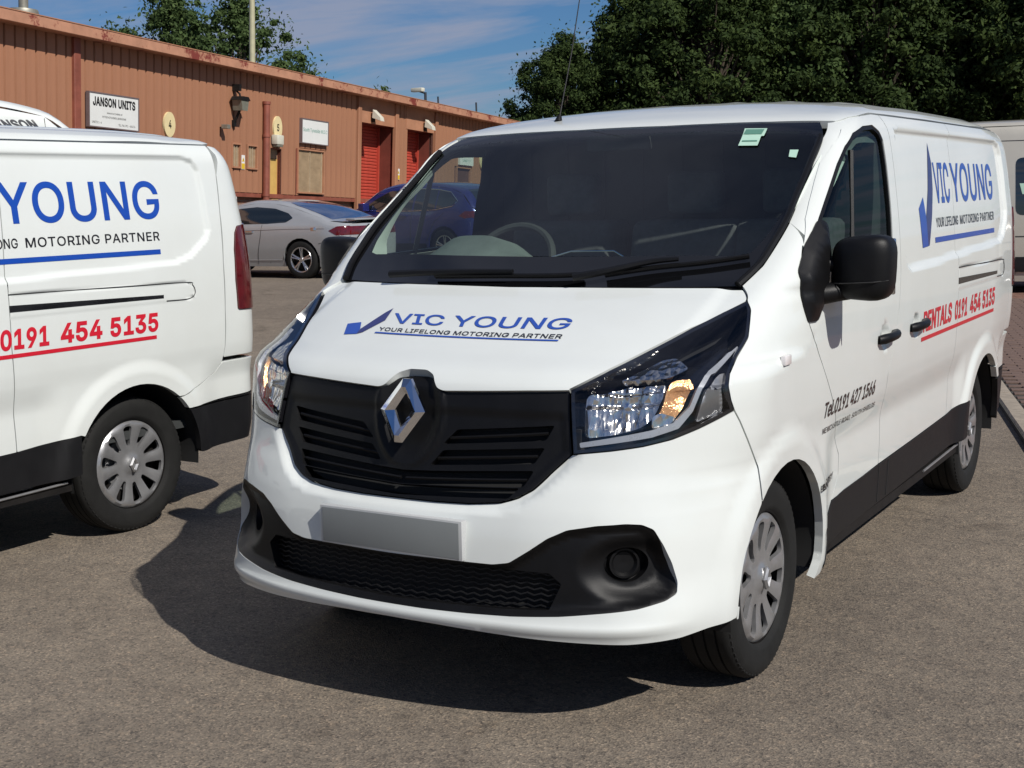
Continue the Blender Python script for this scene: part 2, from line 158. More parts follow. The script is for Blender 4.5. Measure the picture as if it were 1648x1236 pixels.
 'o': (0.415, [[207,-8,182,-7,159,-2,137,6,117,16,98,30,82,46,68,64,56,85,46,108,40,133,36,159,34,187,36,216,40,243,46,268,56,291,68,312,82,330,98,346,117,360,137,371,159,378,182,383,207,384,233,383,256,378,278,371,299,360,317,346,333,330,347,312,359,291,369,268,376,243,380,216,381,187,380,159,376,133,369,108,359,85,347,64,333,46,317,30,299,16,278,6,256,-2,233,-7],[207,46,226,48,242,51,257,57,270,66,282,76,292,89,300,102,307,117,312,134,316,151,318,169,319,187,318,206,316,224,312,242,307,258,300,274,292,287,282,300,270,310,257,319,242,325,226,329,207,330,189,329,173,325,158,319,145,310,134,300,124,287,115,274,108,258,103,242,99,224,97,206,96,187,97,169,99,151,103,134,108,117,115,102,124,89,134,76,145,66,158,57,173,51,189,48]]),
 'r': (0.259, [[53,0,53,379,112,379,112,321,115,321,122,335,130,347,140,358,152,367,166,375,181,380,196,384,213,385,229,384,243,384,243,322,230,324,207,326,194,325,182,323,170,319,159,315,149,309,140,301,132,293,126,284,121,273,117,262,114,250,114,237,114,0]]),
 's': (0.365, [[182,-8,163,-7,145,-5,128,-2,112,3,98,10,84,18,72,27,62,38,53,50,45,63,40,78,36,94,94,107,99,92,105,79,114,69,124,60,136,54,150,49,165,46,181,45,200,46,217,50,232,55,244,62,255,71,262,81,267,91,268,103,267,112,265,121,260,129,254,136,246,142,237,147,225,151,212,155,149,170,125,177,104,186,87,196,72,208,61,222,53,237,48,255,47,274,48,290,51,305,57,319,65,332,75,343,87,354,100,363,115,370,131,377,149,381,167,384,187,384,206,384,223,381,239,378,254,372,267,366,279,358,290,349,299,339,307,328,314,316,319,303,324,290,268,277,264,288,258,298,251,307,243,316,232,323,219,328,205,331,187,333,171,332,156,329,143,324,131,317,121,308,114,299,110,289,109,277,110,267,112,258,117,250,124,243,133,237,144,232,157,227,172,223,229,209,254,202,275,194,292,183,306,171,317,158,325,142,330,125,331,107,330,90,326,75,321,61,312,47,302,35,290,24,276,15,260,6,242,0,223,-5,203,-7]]),
 't': (0.227, [[204,379,204,327,6,327,6,379],[65,471,126,471,126,98,127,86,128,76,132,68,136,61,142,56,150,53,159,51,170,50,185,51,202,54,213,2,192,-3,168,-4,145,-3,125,2,107,10,92,21,80,35,72,52,67,71,65,93]]),
 'u': (0.410, [[182,-5,164,-4,146,-1,130,4,115,11,101,20,89,31,78,44,69,59,62,76,57,95,54,116,53,139,53,379,114,379,114,144,115,123,119,105,127,89,137,75,150,64,164,56,181,52,200,50,213,51,226,53,238,57,249,62,259,69,268,77,276,86,283,97,289,109,293,122,295,137,296,153,296,379,357,379,357,0,298,0,298,92,307,92,297,67,286,47,272,30,257,17,240,7,222,0,203,-4]]),
 'y': (0.389, [[47,-139,61,-86,71,-87,80,-89,88,-90,96,-90,104,-89,111,-87,118,-84,124,-80,130,-74,136,-67,141,-58,146,-48,151,-36,163,-1,17,379,84,379,165,155,171,138,177,121,182,104,187,87,206,21,184,21,202,87,224,155,305,379,371,379,204,-58,198,-72,191,-85,184,-97,177,-107,168,-116,159,-124,150,-130,139,-136,128,-140,117,-143,104,-145,91,-145,65,-143]]),
 ' ': (0.188, []),
}

# ------------------------------------------------------------------ materials
MATS = {}
def mat(name, color, rough=0.5, metal=0.0, coat=0.0, coat_rough=0.03, spec=0.5,
        noise=0.0, nscale=8.0, bump=0.0, bscale=40.0, emit=None, dark=None, stretch=None):
    """principled surface with a procedural variation of colour and relief"""
    m = bpy.data.materials.new(name); MATS[name] = m
    m.use_nodes = True
    nt = m.node_tree; n = nt.nodes; l = nt.links
    b = n['Principled BSDF']
    b.inputs['Base Color'].default_value = (*color, 1)
    b.inputs['Roughness'].default_value = rough
    b.inputs['Metallic'].default_value = metal
    b.inputs['Coat Weight'].default_value = coat
    b.inputs['Coat Roughness'].default_value = coat_rough
    b.inputs['Specular IOR Level'].default_value = spec
    tc = n.new('ShaderNodeTexCoord')
    mp = n.new('ShaderNodeMapping')
    if stretch: mp.inputs['Scale'].default_value = stretch
    l.new(tc.outputs['Object'], mp.inputs[0])
    if noise > 0:
        t = n.new('ShaderNodeTexNoise'); t.inputs['Scale'].default_value = nscale
        t.inputs['Detail'].default_value = 6; t.inputs['Roughness'].default_value = 0.62
        l.new(mp.outputs[0], t.inputs['Vector'])
        r = n.new('ShaderNodeMapRange')
        r.inputs['From Min'].default_value = 0.3; r.inputs['From Max'].default_value = 0.7
        r.inputs['To Min'].default_value = 0.0; r.inputs['To Max'].default_value = 1.0
        l.new(t.outputs['Fac'], r.inputs['Value'])
        mx = n.new('ShaderNodeMix'); mx.data_type = 'RGBA'
        d = dark if dark else tuple(c*(1-noise) for c in color)
        mx.inputs['A'].default_value = (*d, 1)
        mx.inputs['B'].default_value = (*[min(1, c*(1+noise*.5)) for c in color], 1) if not dark else (*color, 1)
        l.new(r.outputs[0], mx.inputs['Factor'])
        l.new(mx.outputs['Result'], b.inputs['Base Color'])
        rr = n.new('ShaderNodeMapRange')
        rr.inputs['To Min'].default_value = max(0, rough - .06); rr.inputs['To Max'].default_value = min(1, rough + .06)
        l.new(t.outputs['Fac'], rr.inputs['Value']); l.new(rr.outputs[0], b.inputs['Roughness'])
    if bump > 0:
        t2 = n.new('ShaderNodeTexNoise'); t2.inputs['Scale'].default_value = bscale
        t2.inputs['Detail'].default_value = 4
        l.new(mp.outputs[0], t2.inputs['Vector'])
        bp = n.new('ShaderNodeBump'); bp.inputs['Strength'].default_value = bump
        bp.inputs['Distance'].default_value = 0.004
        l.new(t2.outputs['Fac'], bp.inputs['Height'])
        l.new(bp.outputs[0], b.inputs['Normal'])
    if emit:
        b.inputs['Emission Color'].default_value = (*emit[0], 1); b.inputs['Emission Strength'].default_value = emit[1]
    return m

def glass(name, tint, refl=1.0, rough=0.0):
    m = bpy.data.materials.new(name); MATS[name] = m
    m.use_nodes = True
    nt = m.node_tree; n = nt.nodes; l = nt.links; n.clear()
    o = n.new('ShaderNodeOutputMaterial'); mix = n.new('ShaderNodeMixShader')
    t = n.new('ShaderNodeBsdfTransparent'); t.inputs[0].default_value = (*tint, 1)
    g = n.new('ShaderNodeBsdfGlossy'); g.inputs['Roughness'].default_value = rough
    f = n.new('ShaderNodeFresnel'); gm = n.new('ShaderNodeNewGeometry')
    io = n.new('ShaderNodeMapRange'); io.inputs['To Min'].default_value = 1.52; io.inputs['To Max'].default_value = 1/1.52
    l.new(gm.outputs['Backfacing'], io.inputs['Value']); l.new(io.outputs[0], f.inputs[0])
    k = n.new('ShaderNodeMath'); k.operation = 'MULTIPLY'; k.inputs[1].default_value = refl; k.use_clamp = True
    l.new(f.outputs[0], k.inputs[0]); l.new(k.outputs[0], mix.inputs[0])
    l.new(t.outputs[0], mix.inputs[1]); l.new(g.outputs[0], mix.inputs[2]); l.new(mix.outputs[0], o.inputs[0])
    # a faint dust film, uneven over the pane
    return m

mat('white_paint', (0.655, 0.685, 0.665), rough=0.5, spec=0.08, coat=0.9, coat_rough=0.03, noise=0.03, nscale=3, dark=(0.63, 0.655, 0.63))
mat('black_plastic', (0.0048, 0.0048, 0.0054), rough=0.45, spec=0.25, noise=0.25, nscale=12, bump=0.15, bscale=900)
mat('grey_plastic', (0.0085, 0.0085, 0.0095), rough=0.5, spec=0.35, noise=0.15, nscale=12, bump=0.15, bscale=900)
mat('screen_frit', (0.004, 0.0042, 0.005), rough=0.04, spec=0.60, noise=0.1, nscale=20)
mat('gloss_black', (0.008, 0.008, 0.010), rough=0.12, coat=0.5, noise=0.1, nscale=20)
mat('rubber', (0.011, 0.011, 0.0105), rough=0.8, spec=0.3, noise=0.35, nscale=14, bump=0.3, bscale=220)
mat('dusty_rubber', (0.040, 0.036, 0.032), rough=0.85, noise=0.35, nscale=18, bump=0.3, bscale=180)
mat('chrome', (0.82, 0.83, 0.85), rough=0.06, metal=1.0, noise=0.05, nscale=30)
mat('silver_cap', (0.34, 0.34, 0.345), rough=0.30, metal=0.6, noise=0.12, nscale=20)
mat('dark_metal', (0.022, 0.020, 0.019), rough=0.6, metal=0.6, noise=0.3, nscale=15)
mat('underside', (0.012, 0.012, 0.012), rough=0.9, noise=0.3, nscale=6)
mat('seam_dark', (0.02, 0.02, 0.02), rough=0.9, noise=0.2, nscale=6)
mat('interior_dark', (0.035, 0.038, 0.038), rough=0.75, noise=0.25, nscale=10, bump=0.2, bscale=400)
mat('interior_trim', (0.62, 0.68, 0.62), rough=0.7, noise=0.1, nscale=10)
mat('dash_grey', (0.12, 0.14, 0.13), rough=0.7, noise=0.2, nscale=10, bump=0.2, bscale=500)
mat('seat_fabric', (0.065, 0.070, 0.072), rough=0.95, noise=0.3, nscale=30, bump=0.3, bscale=600)
mat('blue_vinyl', (0.008, 0.060, 0.36), rough=0.3, coat=0.4, noise=0.05, nscale=6)
mat('navy_vinyl', (0.018, 0.022, 0.13), rough=0.3, coat=0.4, noise=0.05, nscale=6)
mat('red_vinyl', (0.58, 0.012, 0.030), rough=0.3, coat=0.4, noise=0.05, nscale=6)
mat('black_vinyl', (0.012, 0.012, 0.016), rough=0.3, coat=0.4, noise=0.05, nscale=6)
mat('plate_grey', (0.20, 0.215, 0.215), rough=0.5, noise=0.05, nscale=5)
mat('plate_rim', (0.45, 0.46, 0.46), rough=0.4, noise=0.05, nscale=5)
mat('amber', (0.90, 0.46, 0.20), rough=0.15, metal=0.55, noise=0.3, nscale=60, bump=0.8, bscale=120)
mat('strip_silver', (0.42, 0.43, 0.45), rough=0.28, metal=0.35, noise=0.05, nscale=30)
mat('lamp_red', (0.10, 0.003, 0.005), rough=0.15, coat=1.0, noise=0.35, nscale=25)
mat('lamp_white', (0.75, 0.72, 0.72), rough=0.2, coat=1.0, noise=0.1, nscale=25)
mat('sticker_green', (0.42, 0.62, 0.50), rough=0.5, noise=0.1, nscale=8)
mat('sticker_dark', (0.10, 0.24, 0.18), rough=0.5, noise=0.1, nscale=8)
glass('windscreen_glass', (0.80, 0.89, 0.84), refl=1.25)
glass('side_glass', (0.58, 0.68, 0.64), refl=0.5)
glass('lens_glass', (0.94, 0.95, 0.96), refl=1.1)
# faceted reflector
m = mat('reflector', (0.80, 0.76, 0.70), rough=0.16, metal=1.0)
nt = m.node_tree; n = nt.nodes; l = nt.links
vo = n.new('ShaderNodeTexVoronoi'); vo.inputs['Scale'].default_value = 34
tc = n.new('ShaderNodeTexCoord'); mp = n.new('ShaderNodeMapping'); mp.inputs['Scale'].default_value = (1.6, 1.0, 0.55)
l.new(tc.outputs['Object'], mp.inputs[0]); l.new(mp.outputs[0], vo.inputs['Vector'])
bp = n.new('ShaderNodeBump'); bp.inputs['Strength'].default_value = 0.6; bp.inputs['Distance'].default_value = 0.012
l.new(vo.outputs['Distance'], bp.inputs['Height']); l.new(bp.outputs[0], n['Principled BSDF'].inputs['Normal'])

# ------------------------------------------------------------------ objects
def new_obj(name, me, parent=None, loc=None):
    o = bpy.data.objects.new(name, me)
    COL.objects.link(o)
    if parent is not None: o.parent = parent
    if loc is not None: o.location = loc
    return o

def empty(name, label, cat, loc=(0, 0, 0), rz=0.0, group=None, parent=None, mw=None):
    o = bpy.data.objects.new(name, None)
    COL.objects.link(o)
    o.empty_display_size = 0.2
    if mw is not None: o.matrix_world = mw
    else:
        o.location = loc; o.rotation_euler = (0, 0, rz)
    tag(o, label, cat, group)
    return o

def tag(o, label=None, cat=None, group=None, kind=None):
    if label: o['label'] = label
    if cat: o['category'] = cat
    if group: o['group'] = group
    if kind: o['kind'] = kind
    return o

def mesh_from(name, verts, faces, material, smooth=False, normals=None):
    me = bpy.data.meshes.new(name)
    me.from_pydata([tuple(map(float, v)) for v in verts], [], [tuple(map(int, f)) for f in faces])
    me.materials.append(MATS[material] if isinstance(material, str) else material)
    if smooth:
        me.polygons.foreach_set('use_smooth', [True]*len(me.polygons))
    me.update()
    if normals is not None:
        me.normals_split_custom_set_from_vertices([tuple(map(float, q)) for q in normals])
    return me

def copy_tree(o, parent=None):
    c = o.copy(); COL.objects.link(c)
    c.parent = parent
    if parent is not None: c.matrix_parent_inverse = o.matrix_parent_inverse.copy()
    for ch in KIDS.get(o.name, []): copy_tree(ch, c)
    return c
KIDS = {}
def index_children():
    KIDS.clear()
    for o in bpy.data.objects:
        if o.parent is not None: KIDS.setdefault(o.parent.name, []).append(o)

class MB:
    """collects simple shapes into one mesh"""
    def __init__(s): s.v = []; s.f = []
    def add(s, vs, fs):
        k = len(s.v); s.v += [tuple(v) for v in vs]; s.f += [tuple(i+k for i in f) for f in fs]; return s
    def box(s, x0, x1, y0, y1, z0, z1):
        return s.add([(x0,y0,z0),(x1,y0,z0),(x1,y1,z0),(x0,y1,z0),(x0,y0,z1),(x1,y0,z1),(x1,y1,z1),(x0,y1,z1)],
                     [(0,3,2,1),(4,5,6,7),(0,1,5,4),(1,2,6,5),(2,3,7,6),(3,0,4,7)])
    def bevbox(s, x0, x1, y0, y1, z0, z1, b=0.01, seg=2):
        bm = bmesh.new(); bmesh.ops.create_cube(bm, size=1)
        for v in bm.verts:
            v.co = Vector(((x0+x1)/2 + v.co.x*(x1-x0), (y0+y1)/2 + v.co.y*(y1-y0), (z0+z1)/2 + v.co.z*(z1-z0)))
        bmesh.ops.bevel(bm, geom=bm.edges[:], offset=b, segments=seg, affect='EDGES', profile=0.6)
        bm.verts.index_update()
        s.add([v.co[:] for v in bm.verts], [[v.index for v in f.verts] for f in bm.faces]); bm.free(); return s
    def lathe(s, prof, origin, axis=(0,0,1), n=24, closed=False):
        """prof: (radius, height) pairs along axis"""
        ax = Vector(axis).normalized(); t = ax.orthogonal().normalized(); b = ax.cross(t)
        O = Vector(origin); vs = []; fs = []
        for i in range(n):
            a = 2*math.pi*i/n; d = t*math.cos(a) + b*math.sin(a)
            for r, h in prof: vs.append(O + ax*h + d*r)
        m_ = len(prof)
        for i in range(n):
            j = (i+1) % n
            for k in range(m_-1):
                fs.append((i*m_+k, i*m_+k+1, j*m_+k+1, j*m_+k))
        return s.add(vs, fs)
    def tube(s, pts, r, n=8, cap=True):
        pts = [Vector(p) for p in pts]
        rs = r if isinstance(r, (list, tuple)) else [r]*len(pts)
        vs = []; fs = []; prev = None
        for i, p in enumerate(pts):
            d = (pts[min(i+1, len(pts)-1)] - pts[max(i-1, 0)]).normalized()
            if prev is None: t = d.orthogonal().normalized()
            else:
                t = (prev - d*prev.dot(d)).normalized()
            prev = t; b = d.cross(t)
            for k in range(n):
                a = 2*math.pi*k/n; vs.append(p + (t*math.cos(a) + b*math.sin(a))*rs[i])
        for i in range(len(pts)-1):
            for k in range(n):
                j = (k+1) % n; fs.append((i*n+k, i*n+j, (i+1)*n+j, (i+1)*n+k))
        if cap:
            fs.append(tuple(range(n-1, -1, -1))); fs.append(tuple((len(pts)-1)*n+k for k in range(n)))
        return s.add(vs, fs)
    def prism(s, poly, y0, y1, axes='xz'):
        """polygon extruded; axes 'xz': poly in x,z, extruded along y"""
        m_ = len(poly)
        def P(a, b, c):
            return {'xz': (a, c, b), 'yz': (c, a, b), 'xy': (a, b, c)}[axes]
        vs = [P(a, b, y0) for a, b in poly] + [P(a, b, y1) for a, b in poly]
        fs = [tuple(range(m_)), tuple(range(2*m_-1, m_-1, -1))]
        for i in range(m_):
            j = (i+1) % m_; fs.append((i, i+m_, j+m_, j))
        return s.add(vs, fs)
    def build(s, name, material, parent=None, smooth=False, bevel=0.0, loc=None):
        me = mesh_from(name, s.v, s.f, material)
        bm = bmesh.new(); bm.from_mesh(me)
        bmesh.ops.recalc_face_normals(bm, faces=bm.faces[:])
        if bevel > 0:
            es = [e for e in bm.edges if len(e.link_faces) == 2 and e.calc_face_angle(0) > 0.5]
            bmesh.ops.bevel(bm, geom=es, offset=bevel, segments=2, affect='EDGES', profile=0.6, clamp_overlap=True)
        if smooth:
            for f in bm.faces: f.smooth = True
            for e in bm.edges:
                if len(e.link_faces) == 2 and e.calc_face_angle(0) > rad(38): e.smooth = False
        bm.to_mesh(me); bm.free()
        return new_obj(name, me, parent, loc)

# ------------------------------------------------------------------ text as geometry
_GC = {}
def inside_winding(px, py, poly):
    w = np.zeros(len(px), int); n = len(poly)
    for i in range(n):
        ax, ay = poly[i]; bx, by = poly[(i+1) % n]
        cr = (bx-ax)*(py-ay) - (px-ax)*(by-ay)
        w += ((ay <= py) & (by > py) & (cr > 0)).astype(int) - ((ay > py) & (by <= py) & (cr < 0)).astype(int)
    return w != 0
def glyph(ch, bold):
    """outline of one letter as triangles (1 unit = em)"""
    if (ch, bold) in _GC: return _GC[(ch, bold)]
    adv, cs = GLYPHS[ch]
    cs = [[(c[i]/1000., c[i+1]/1000.) for i in range(0, len(c), 2)] for c in cs]
    area = lambda c: sum(a[0]*b[1]-b[0]*a[1] for a, b in zip(c, c[1:]+c[:1]))
    big = max([area(c) for c in cs], key=abs) if cs else 1
    out = []; holes = []
    for i, c in enumerate(cs):
        hole = area(c)*big < 0
        q = []
        for w in c:
            if not q or math.hypot(w[0]-q[-1][0], w[1]-q[-1][1]) > .011: q.append(w)
        if len(q) > 3 and math.hypot(q[0][0]-q[-1][0], q[0][1]-q[-1][1]) < .011: q.pop()
        out.append(inset(q, bold if hole else -bold) if bold else q); holes.append(hole)
    V = []; E = []
    for c in out:
        k = len(V); V += c; E += [(k+i, k+(i+1) % len(c)) for i in range(len(c))]
    if not V: r = (adv, np.zeros((0, 2)), [])
    else:
        q = delaunay_2d_cdt([Vector(v) for v in V], E, [], 0, 1e-6)
        vv = np.array([w[:] for w in q[0]]); T = np.array(q[2]); cen = vv[T].mean(1)
        n_in = np.zeros(len(T), bool); n_out = np.zeros(len(T), bool)
        for c, hl_ in zip(out, holes):
            w = inside_winding(cen[:, 0], cen[:, 1], c)
            if hl_: n_out |= w
            else: n_in |= w
        r = (adv, vv, T[n_in & ~n_out])
    _GC[(ch, bold)] = r
    return r

def text_shape(s, bold=0.0, space=1.0, res=3):
    x = 0; V = []; F = []; k = 0
    for ch in s:
        adv, vv, T = glyph(ch, bold)
        if len(vv):
            V.append(vv + np.array([[x, 0]])); F += [tuple(int(i)+k for i in t) for t in T]; k += len(vv)
        x += adv + (space-1)*.25 + bold*.6
    v = np.concatenate(V); lo = v.min(0); hi = v.max(0)
    return (v - lo)/(hi - lo), F

def flat_text(name, s, x0, x1, z0, z1, y, material, parent, bold=0.0, shear=0.0, space=1.0):
    """text standing in an x,z plane and facing -y"""
    v, f = text_shape(s, bold, space)
    vs = [(x0 + a*(x1-x0) + shear*b*(z1-z0), y, z0 + b*(z1-z0)) for a, b in v]
    me = mesh_from(name, vs, f, material)
    return new_obj(name, me, parent)

# ------------------------------------------------------------------ van body as a smooth surface
def pchip(xs, ys):
    xs = np.asarray(xs, float); ys = np.asarray(ys, float)
    h = np.diff(xs); d = np.diff(ys) / h
    m = np.zeros(len(xs)); m[0] = d[0]; m[-1] = d[-1]
    for i in range(1, len(xs) - 1):
        if d[i-1] * d[i] > 0:
            w1 = 2*h[i] + h[i-1]; w2 = h[i] + 2*h[i-1]
            m[i] = (w1 + w2) / (w1/d[i-1] + w2/d[i])
    def ev(x):
        x = np.clip(x, xs[0], xs[-1])
        i = np.clip(np.searchsorted(xs, x) - 1, 0, len(xs) - 2)
        t = (x - xs[i]) / h[i]
        return ((1+2*t)*(1-t)**2*ys[i] + t*(1-t)**2*h[i]*m[i] + t*t*(3-2*t)*ys[i+1] + t*t*(t-1)*h[i]*m[i+1])
    return ev

def smax(a, b, k):
    h = np.maximum(k - np.abs(a - b), 0) / k
    return np.maximum(a, b) + h * h * k * .25

def sstep(a, b, x):
    t = np.clip((x - a) / (b - a), 0, 1)
    return t * t * (3 - 2 * t)

def poly_sdf(px, py, poly):
    """signed distance to a closed polygon, negative inside"""
    px = np.asarray(px); py = np.asarray(py)
    d = np.full(np.broadcast(px, py).shape, 1e9); ins = np.zeros(d.shape, bool)
    n = len(poly)
    for i in range(n):
        ax, ay = poly[i]; bx, by = poly[(i+1) % n]
        ex, ey = bx-ax, by-ay; wx, wy = px-ax, py-ay
        t = np.clip((wx*ex + wy*ey) / (ex*ex + ey*ey), 0, 1)
        d = np.minimum(d, (wx-ex*t)**2 + (wy-ey*t)**2)
        c = (ay > py) != (by > py)
        ins ^= c & (px < (bx-ax) * (py-ay) / ((by-ay) if by != ay else 1e-9) + ax)
    return np.where(ins, -1, 1) * np.sqrt(d)

WB = 3.098; AX_Z = .335
P_front = pchip([.20,.26,.30,.35,.44,.50,.60,.67,.74,.80,.95,1.04,1.08,1.13,1.20,1.26,1.30,1.34,1.50,1.70,1.86,1.90,1.94,2.05],
                [-.80,-.86,-.885,-.895,-.884,-.880,-.871,-.856,-.829,-.801,-.765,-.735,-.69,-.56,-.38,-.22,-.115,-.05,.19,.505,.755,.83,.95,1.35])
W_side = pchip([.20,.30,.40,.50,.60,.70,.78,.88,1.0,1.15,1.3,1.45,1.6,1.75,1.85,1.92,2.0],
               [.93,.943,.95,.955,.960,.962,.966,.978,.984,.986,.983,.974,.958,.938,.920,.902,.875])
C1 = pchip([.2,.4,.7,1.0,1.3,1.9],[.20,.18,.17,.18,.13,.09])
C2 = pchip([.2,.36,.5,.7,1.0,1.2,1.32,1.9],[.35,.35,.45,.55,.5,.25,0.05,0])
KC = pchip([.2,.36,.5,.8,1.05,1.2,1.30,1.5,2.],[.22,.22,.26,.28,.24,.18,.13,.09,.08])
R_roof = pchip([.5,.8,1.1,1.5,2.2,3.2,3.8,4.1],[1.925,1.95,1.98,1.995,2.005,2.0,1.975,1.955])
B_rear = pchip([.2,.35,.45,.7,1.2,1.6,1.9,2.0],[4.0,4.05,4.07,4.07,4.06,4.02,3.97,3.94])
# cargo panel recess outline (y, z)
PANEL = [(1.44,1.845),(1.52,1.858),(3.52,1.850),(3.60,1.83),(3.635,1.78),(3.655,1.47),(3.63,1.42),(3.50,1.335),(3.38,1.305),(1.52,1.262),(1.45,1.285),(1.42,1.34),(1.42,1.80)]

def side_w(y, z):
    w = W_side(z)
    w = w - .030*sstep(-.1, -.9, y)**1.5 - .03*sstep(3.2, 4.1, y)
    # cargo panel pressed in
    s = poly_sdf(y, z, PANEL)
    w = w - .019*(1 - sstep(-.026, .004, s))
    # lower body tuck between the arches
    w = w - .020*sstep(.82, .68, z)*sstep(.42,.60,np.abs(y))*sstep(.42,.60,np.abs(y-WB))
    # wheel arch flares
    for y0 in (0., WB):
        r = np.hypot(y - y0, z - AX_Z)
        w = w + .018*sstep(.53, .45, r)*sstep(.15,.3,z) 
    return w

def body_f(x, y, z):
    x = np.abs(x)
    e = 1e-3
    Pz = P_front(z); g = (P_front(z+e) - P_front(z-e)) / (2*e)
    xc = np.minimum(x, 1.0)
    C = C1(z)*xc*xc + C2(z)*np.maximum(0, xc-.42)**2
    fF = (Pz + C - y) / np.sqrt(1 + g*g)
    fS = x - side_w(y, z)
    f = smax(fF, fS, KC(z))
    roof = R_roof(y) - .045*(xc/.9)**2 - .02*(xc/.9)**6
    f = smax(f, z - roof, .11)
    rear = y - (B_rear(z) - .05*xc*xc)
    f = smax(f, rear, .17)
    return f
# ------------------------------------------------------------------ panels cut out of a smooth surface
CYL = 2.2; RCY = 1.8
def dom_start(dom, p, q):
    p = np.asarray(p, float); q = np.asarray(q, float); z0 = np.zeros_like(p)
    if dom == 'cyl':
        th = p/CYL; return np.stack([3.2*np.sin(th), 1.6-3.2*np.cos(th), q], 1), np.stack([-np.sin(th), np.cos(th), z0], 1)
    if dom == 'rear':
        th = p/RCY; return np.stack([2.6*np.sin(th), 2.4+2.6*np.cos(th), q], 1), np.stack([-np.sin(th), -np.cos(th), z0], 1)
    if dom == 'side':
        return np.stack([z0+1.4, p, q], 1), np.stack([z0-1, z0, z0], 1)
    if dom == 'top':
        return np.stack([p, q, z0+3.0], 1), np.stack([z0, z0, z0-1], 1)
    if dom == 'front':
        return np.stack([p, z0-3.5, q], 1), np.stack([z0, z0+1, z0], 1)
    if dom == 'back':
        return np.stack([p, z0+6.5, q], 1), np.stack([z0, z0-1, z0], 1)
    if dom == 'wrap':      # p = y, q = angle round the cross-section from +x up to the top
        return np.stack([2.5*np.cos(q), p, .55+2.5*np.sin(q)], 1), np.stack([-np.cos(q), z0, -np.sin(q)], 1)

def surf(dom, p, q, f=None, n=46):
    f = f or body_f
    P, D = dom_start(dom, p, q)
    t = np.zeros(len(P))
    for i in range(n):
        w = P + D*t[:, None]
        t = np.minimum(t + f(w[:, 0], w[:, 1], w[:, 2])*.85, 4.0)
    for i in range(3):
        w = P + D*t[:, None]; w2 = P + D*(t+1e-3)[:, None]
        a = f(w[:, 0], w[:, 1], w[:, 2]); b = f(w2[:, 0], w2[:, 1], w2[:, 2])
        dr = (b-a)/1e-3; st = np.where(np.abs(dr) > .15, -a/np.where(np.abs(dr) > .15, dr, 1), a)
        t = t + np.clip(st, -.02, .02)
    return P + D*t[:, None]

def grad(P, f=None):
    f = f or body_f
    e = 1.5e-3; g = []
    for i in range(3):
        a = P.copy(); b = P.copy(); a[:, i] += e; b[:, i] -= e
        g.append(f(*a.T) - f(*b.T))
    g = np.array(g).T
    return g/np.maximum(np.linalg.norm(g, axis=1, keepdims=True), 1e-9)

def on_surf(dom, p, q, off=0.0, f=None):
    P = surf(dom, p, q, f); return P + grad(P, f)*np.reshape(off, (-1, 1))

def line_on(dom, L, off=0., f=None):
    """polyline on the surface, points that miss it dropped"""
    P = surf(dom, [q[0] for q in L], [q[1] for q in L], f); ok = np.abs((f or body_f)(*P.T)) < .02
    P = P[ok]
    return P + grad(P, f)*off

def densify(L, h=.03):
    out = []
    for a, b in zip(L[:-1], L[1:]):
        k = max(1, int(math.ceil(math.hypot(b[0]-a[0], b[1]-a[1])/h)))
        out += [(a[0]+(b[0]-a[0])*i/k, a[1]+(b[1]-a[1])*i/k) for i in range(k)]
    return out + [L[-1]]

def fillet(poly, r):
    """round the corners of a closed polygon"""
    out = []; n = len(poly)
    for i in range(n):
        a = np.array(poly[i-1], float); b = np.array(poly[i], float); c = np.array(poly[(i+1) % n], float)
        u = a-b; v = c-b; lu = np.hypot(*u); lv = np.hypot(*v)
        if lu < 1e-6 or lv < 1e-6: continue
        cosang = np.dot(u, v)/(lu*lv)
        d = min(r, lu*.48, lv*.48)
        if cosang < -0.995 or d < 1e-4: out.append(tuple(b)); continue
        p0 = b + u/lu*d; p2 = b + v/lv*d
        for t in (0, .25, .5, .75, 1): out.append(tuple((1-t)**2*p0 + 2*t*(1-t)*b + t*t*p2))
    return out

def resample(poly, h):
    out = []; n = len(poly)
    for i in range(n):
        a = np.array(poly[i], float); b = np.array(poly[(i+1) % n], float)
        L = np.hypot(*(b-a))
        if L < 1e-6: continue
        k = max(1, int(math.ceil(L/h)))
        for j in range(k): out.append(tuple(a + (b-a)*j/k))
    return out

def inset(poly, d):
    """move a closed polygon inwards by d"""
    P = np.array(poly, float); n = len(P)
    A = 0.5*np.sum(P[:, 0]*np.roll(P[:, 1], -1) - np.roll(P[:, 0], -1)*P[:, 1])
    s = 1 if A > 0 else -1
    out = []
    for i in range(n):
        e1 = P[i]-P[i-1]; e2 = P[(i+1) % n]-P[i]
        l1 = np.hypot(*e1); l2 = np.hypot(*e2)
        if l1 < 1e-7 or l2 < 1e-7: out.append(tuple(P[i])); continue
        n1 = np.array([-e1[1], e1[0]])/l1*s; n2 = np.array([-e2[1], e2[0]])/l2*s
        m_ = n1+n2; k = 1 + np.dot(n1, n2)
        m_ = m_/max(k, .35)
        out.append(tuple(P[i] + m_*d))
    return out

def catmull(pts, k=4):
    """smooth open polyline through the points"""
    P = [np.array(p, float) for p in pts]; out = []
    P = [2*P[0]-P[1]] + P + [2*P[-1]-P[-2]]
    for i in range(1, len(P)-2):
        for j in range(k):
            t = j/k
            out.append(tuple(.5*((2*P[i]) + (-P[i-1]+P[i+1])*t + (2*P[i-1]-5*P[i]+4*P[i+1]-P[i+2])*t*t + (-P[i-1]+3*P[i]-3*P[i+1]+P[i+2])*t**3)))
    out.append(tuple(P[-2])); return out

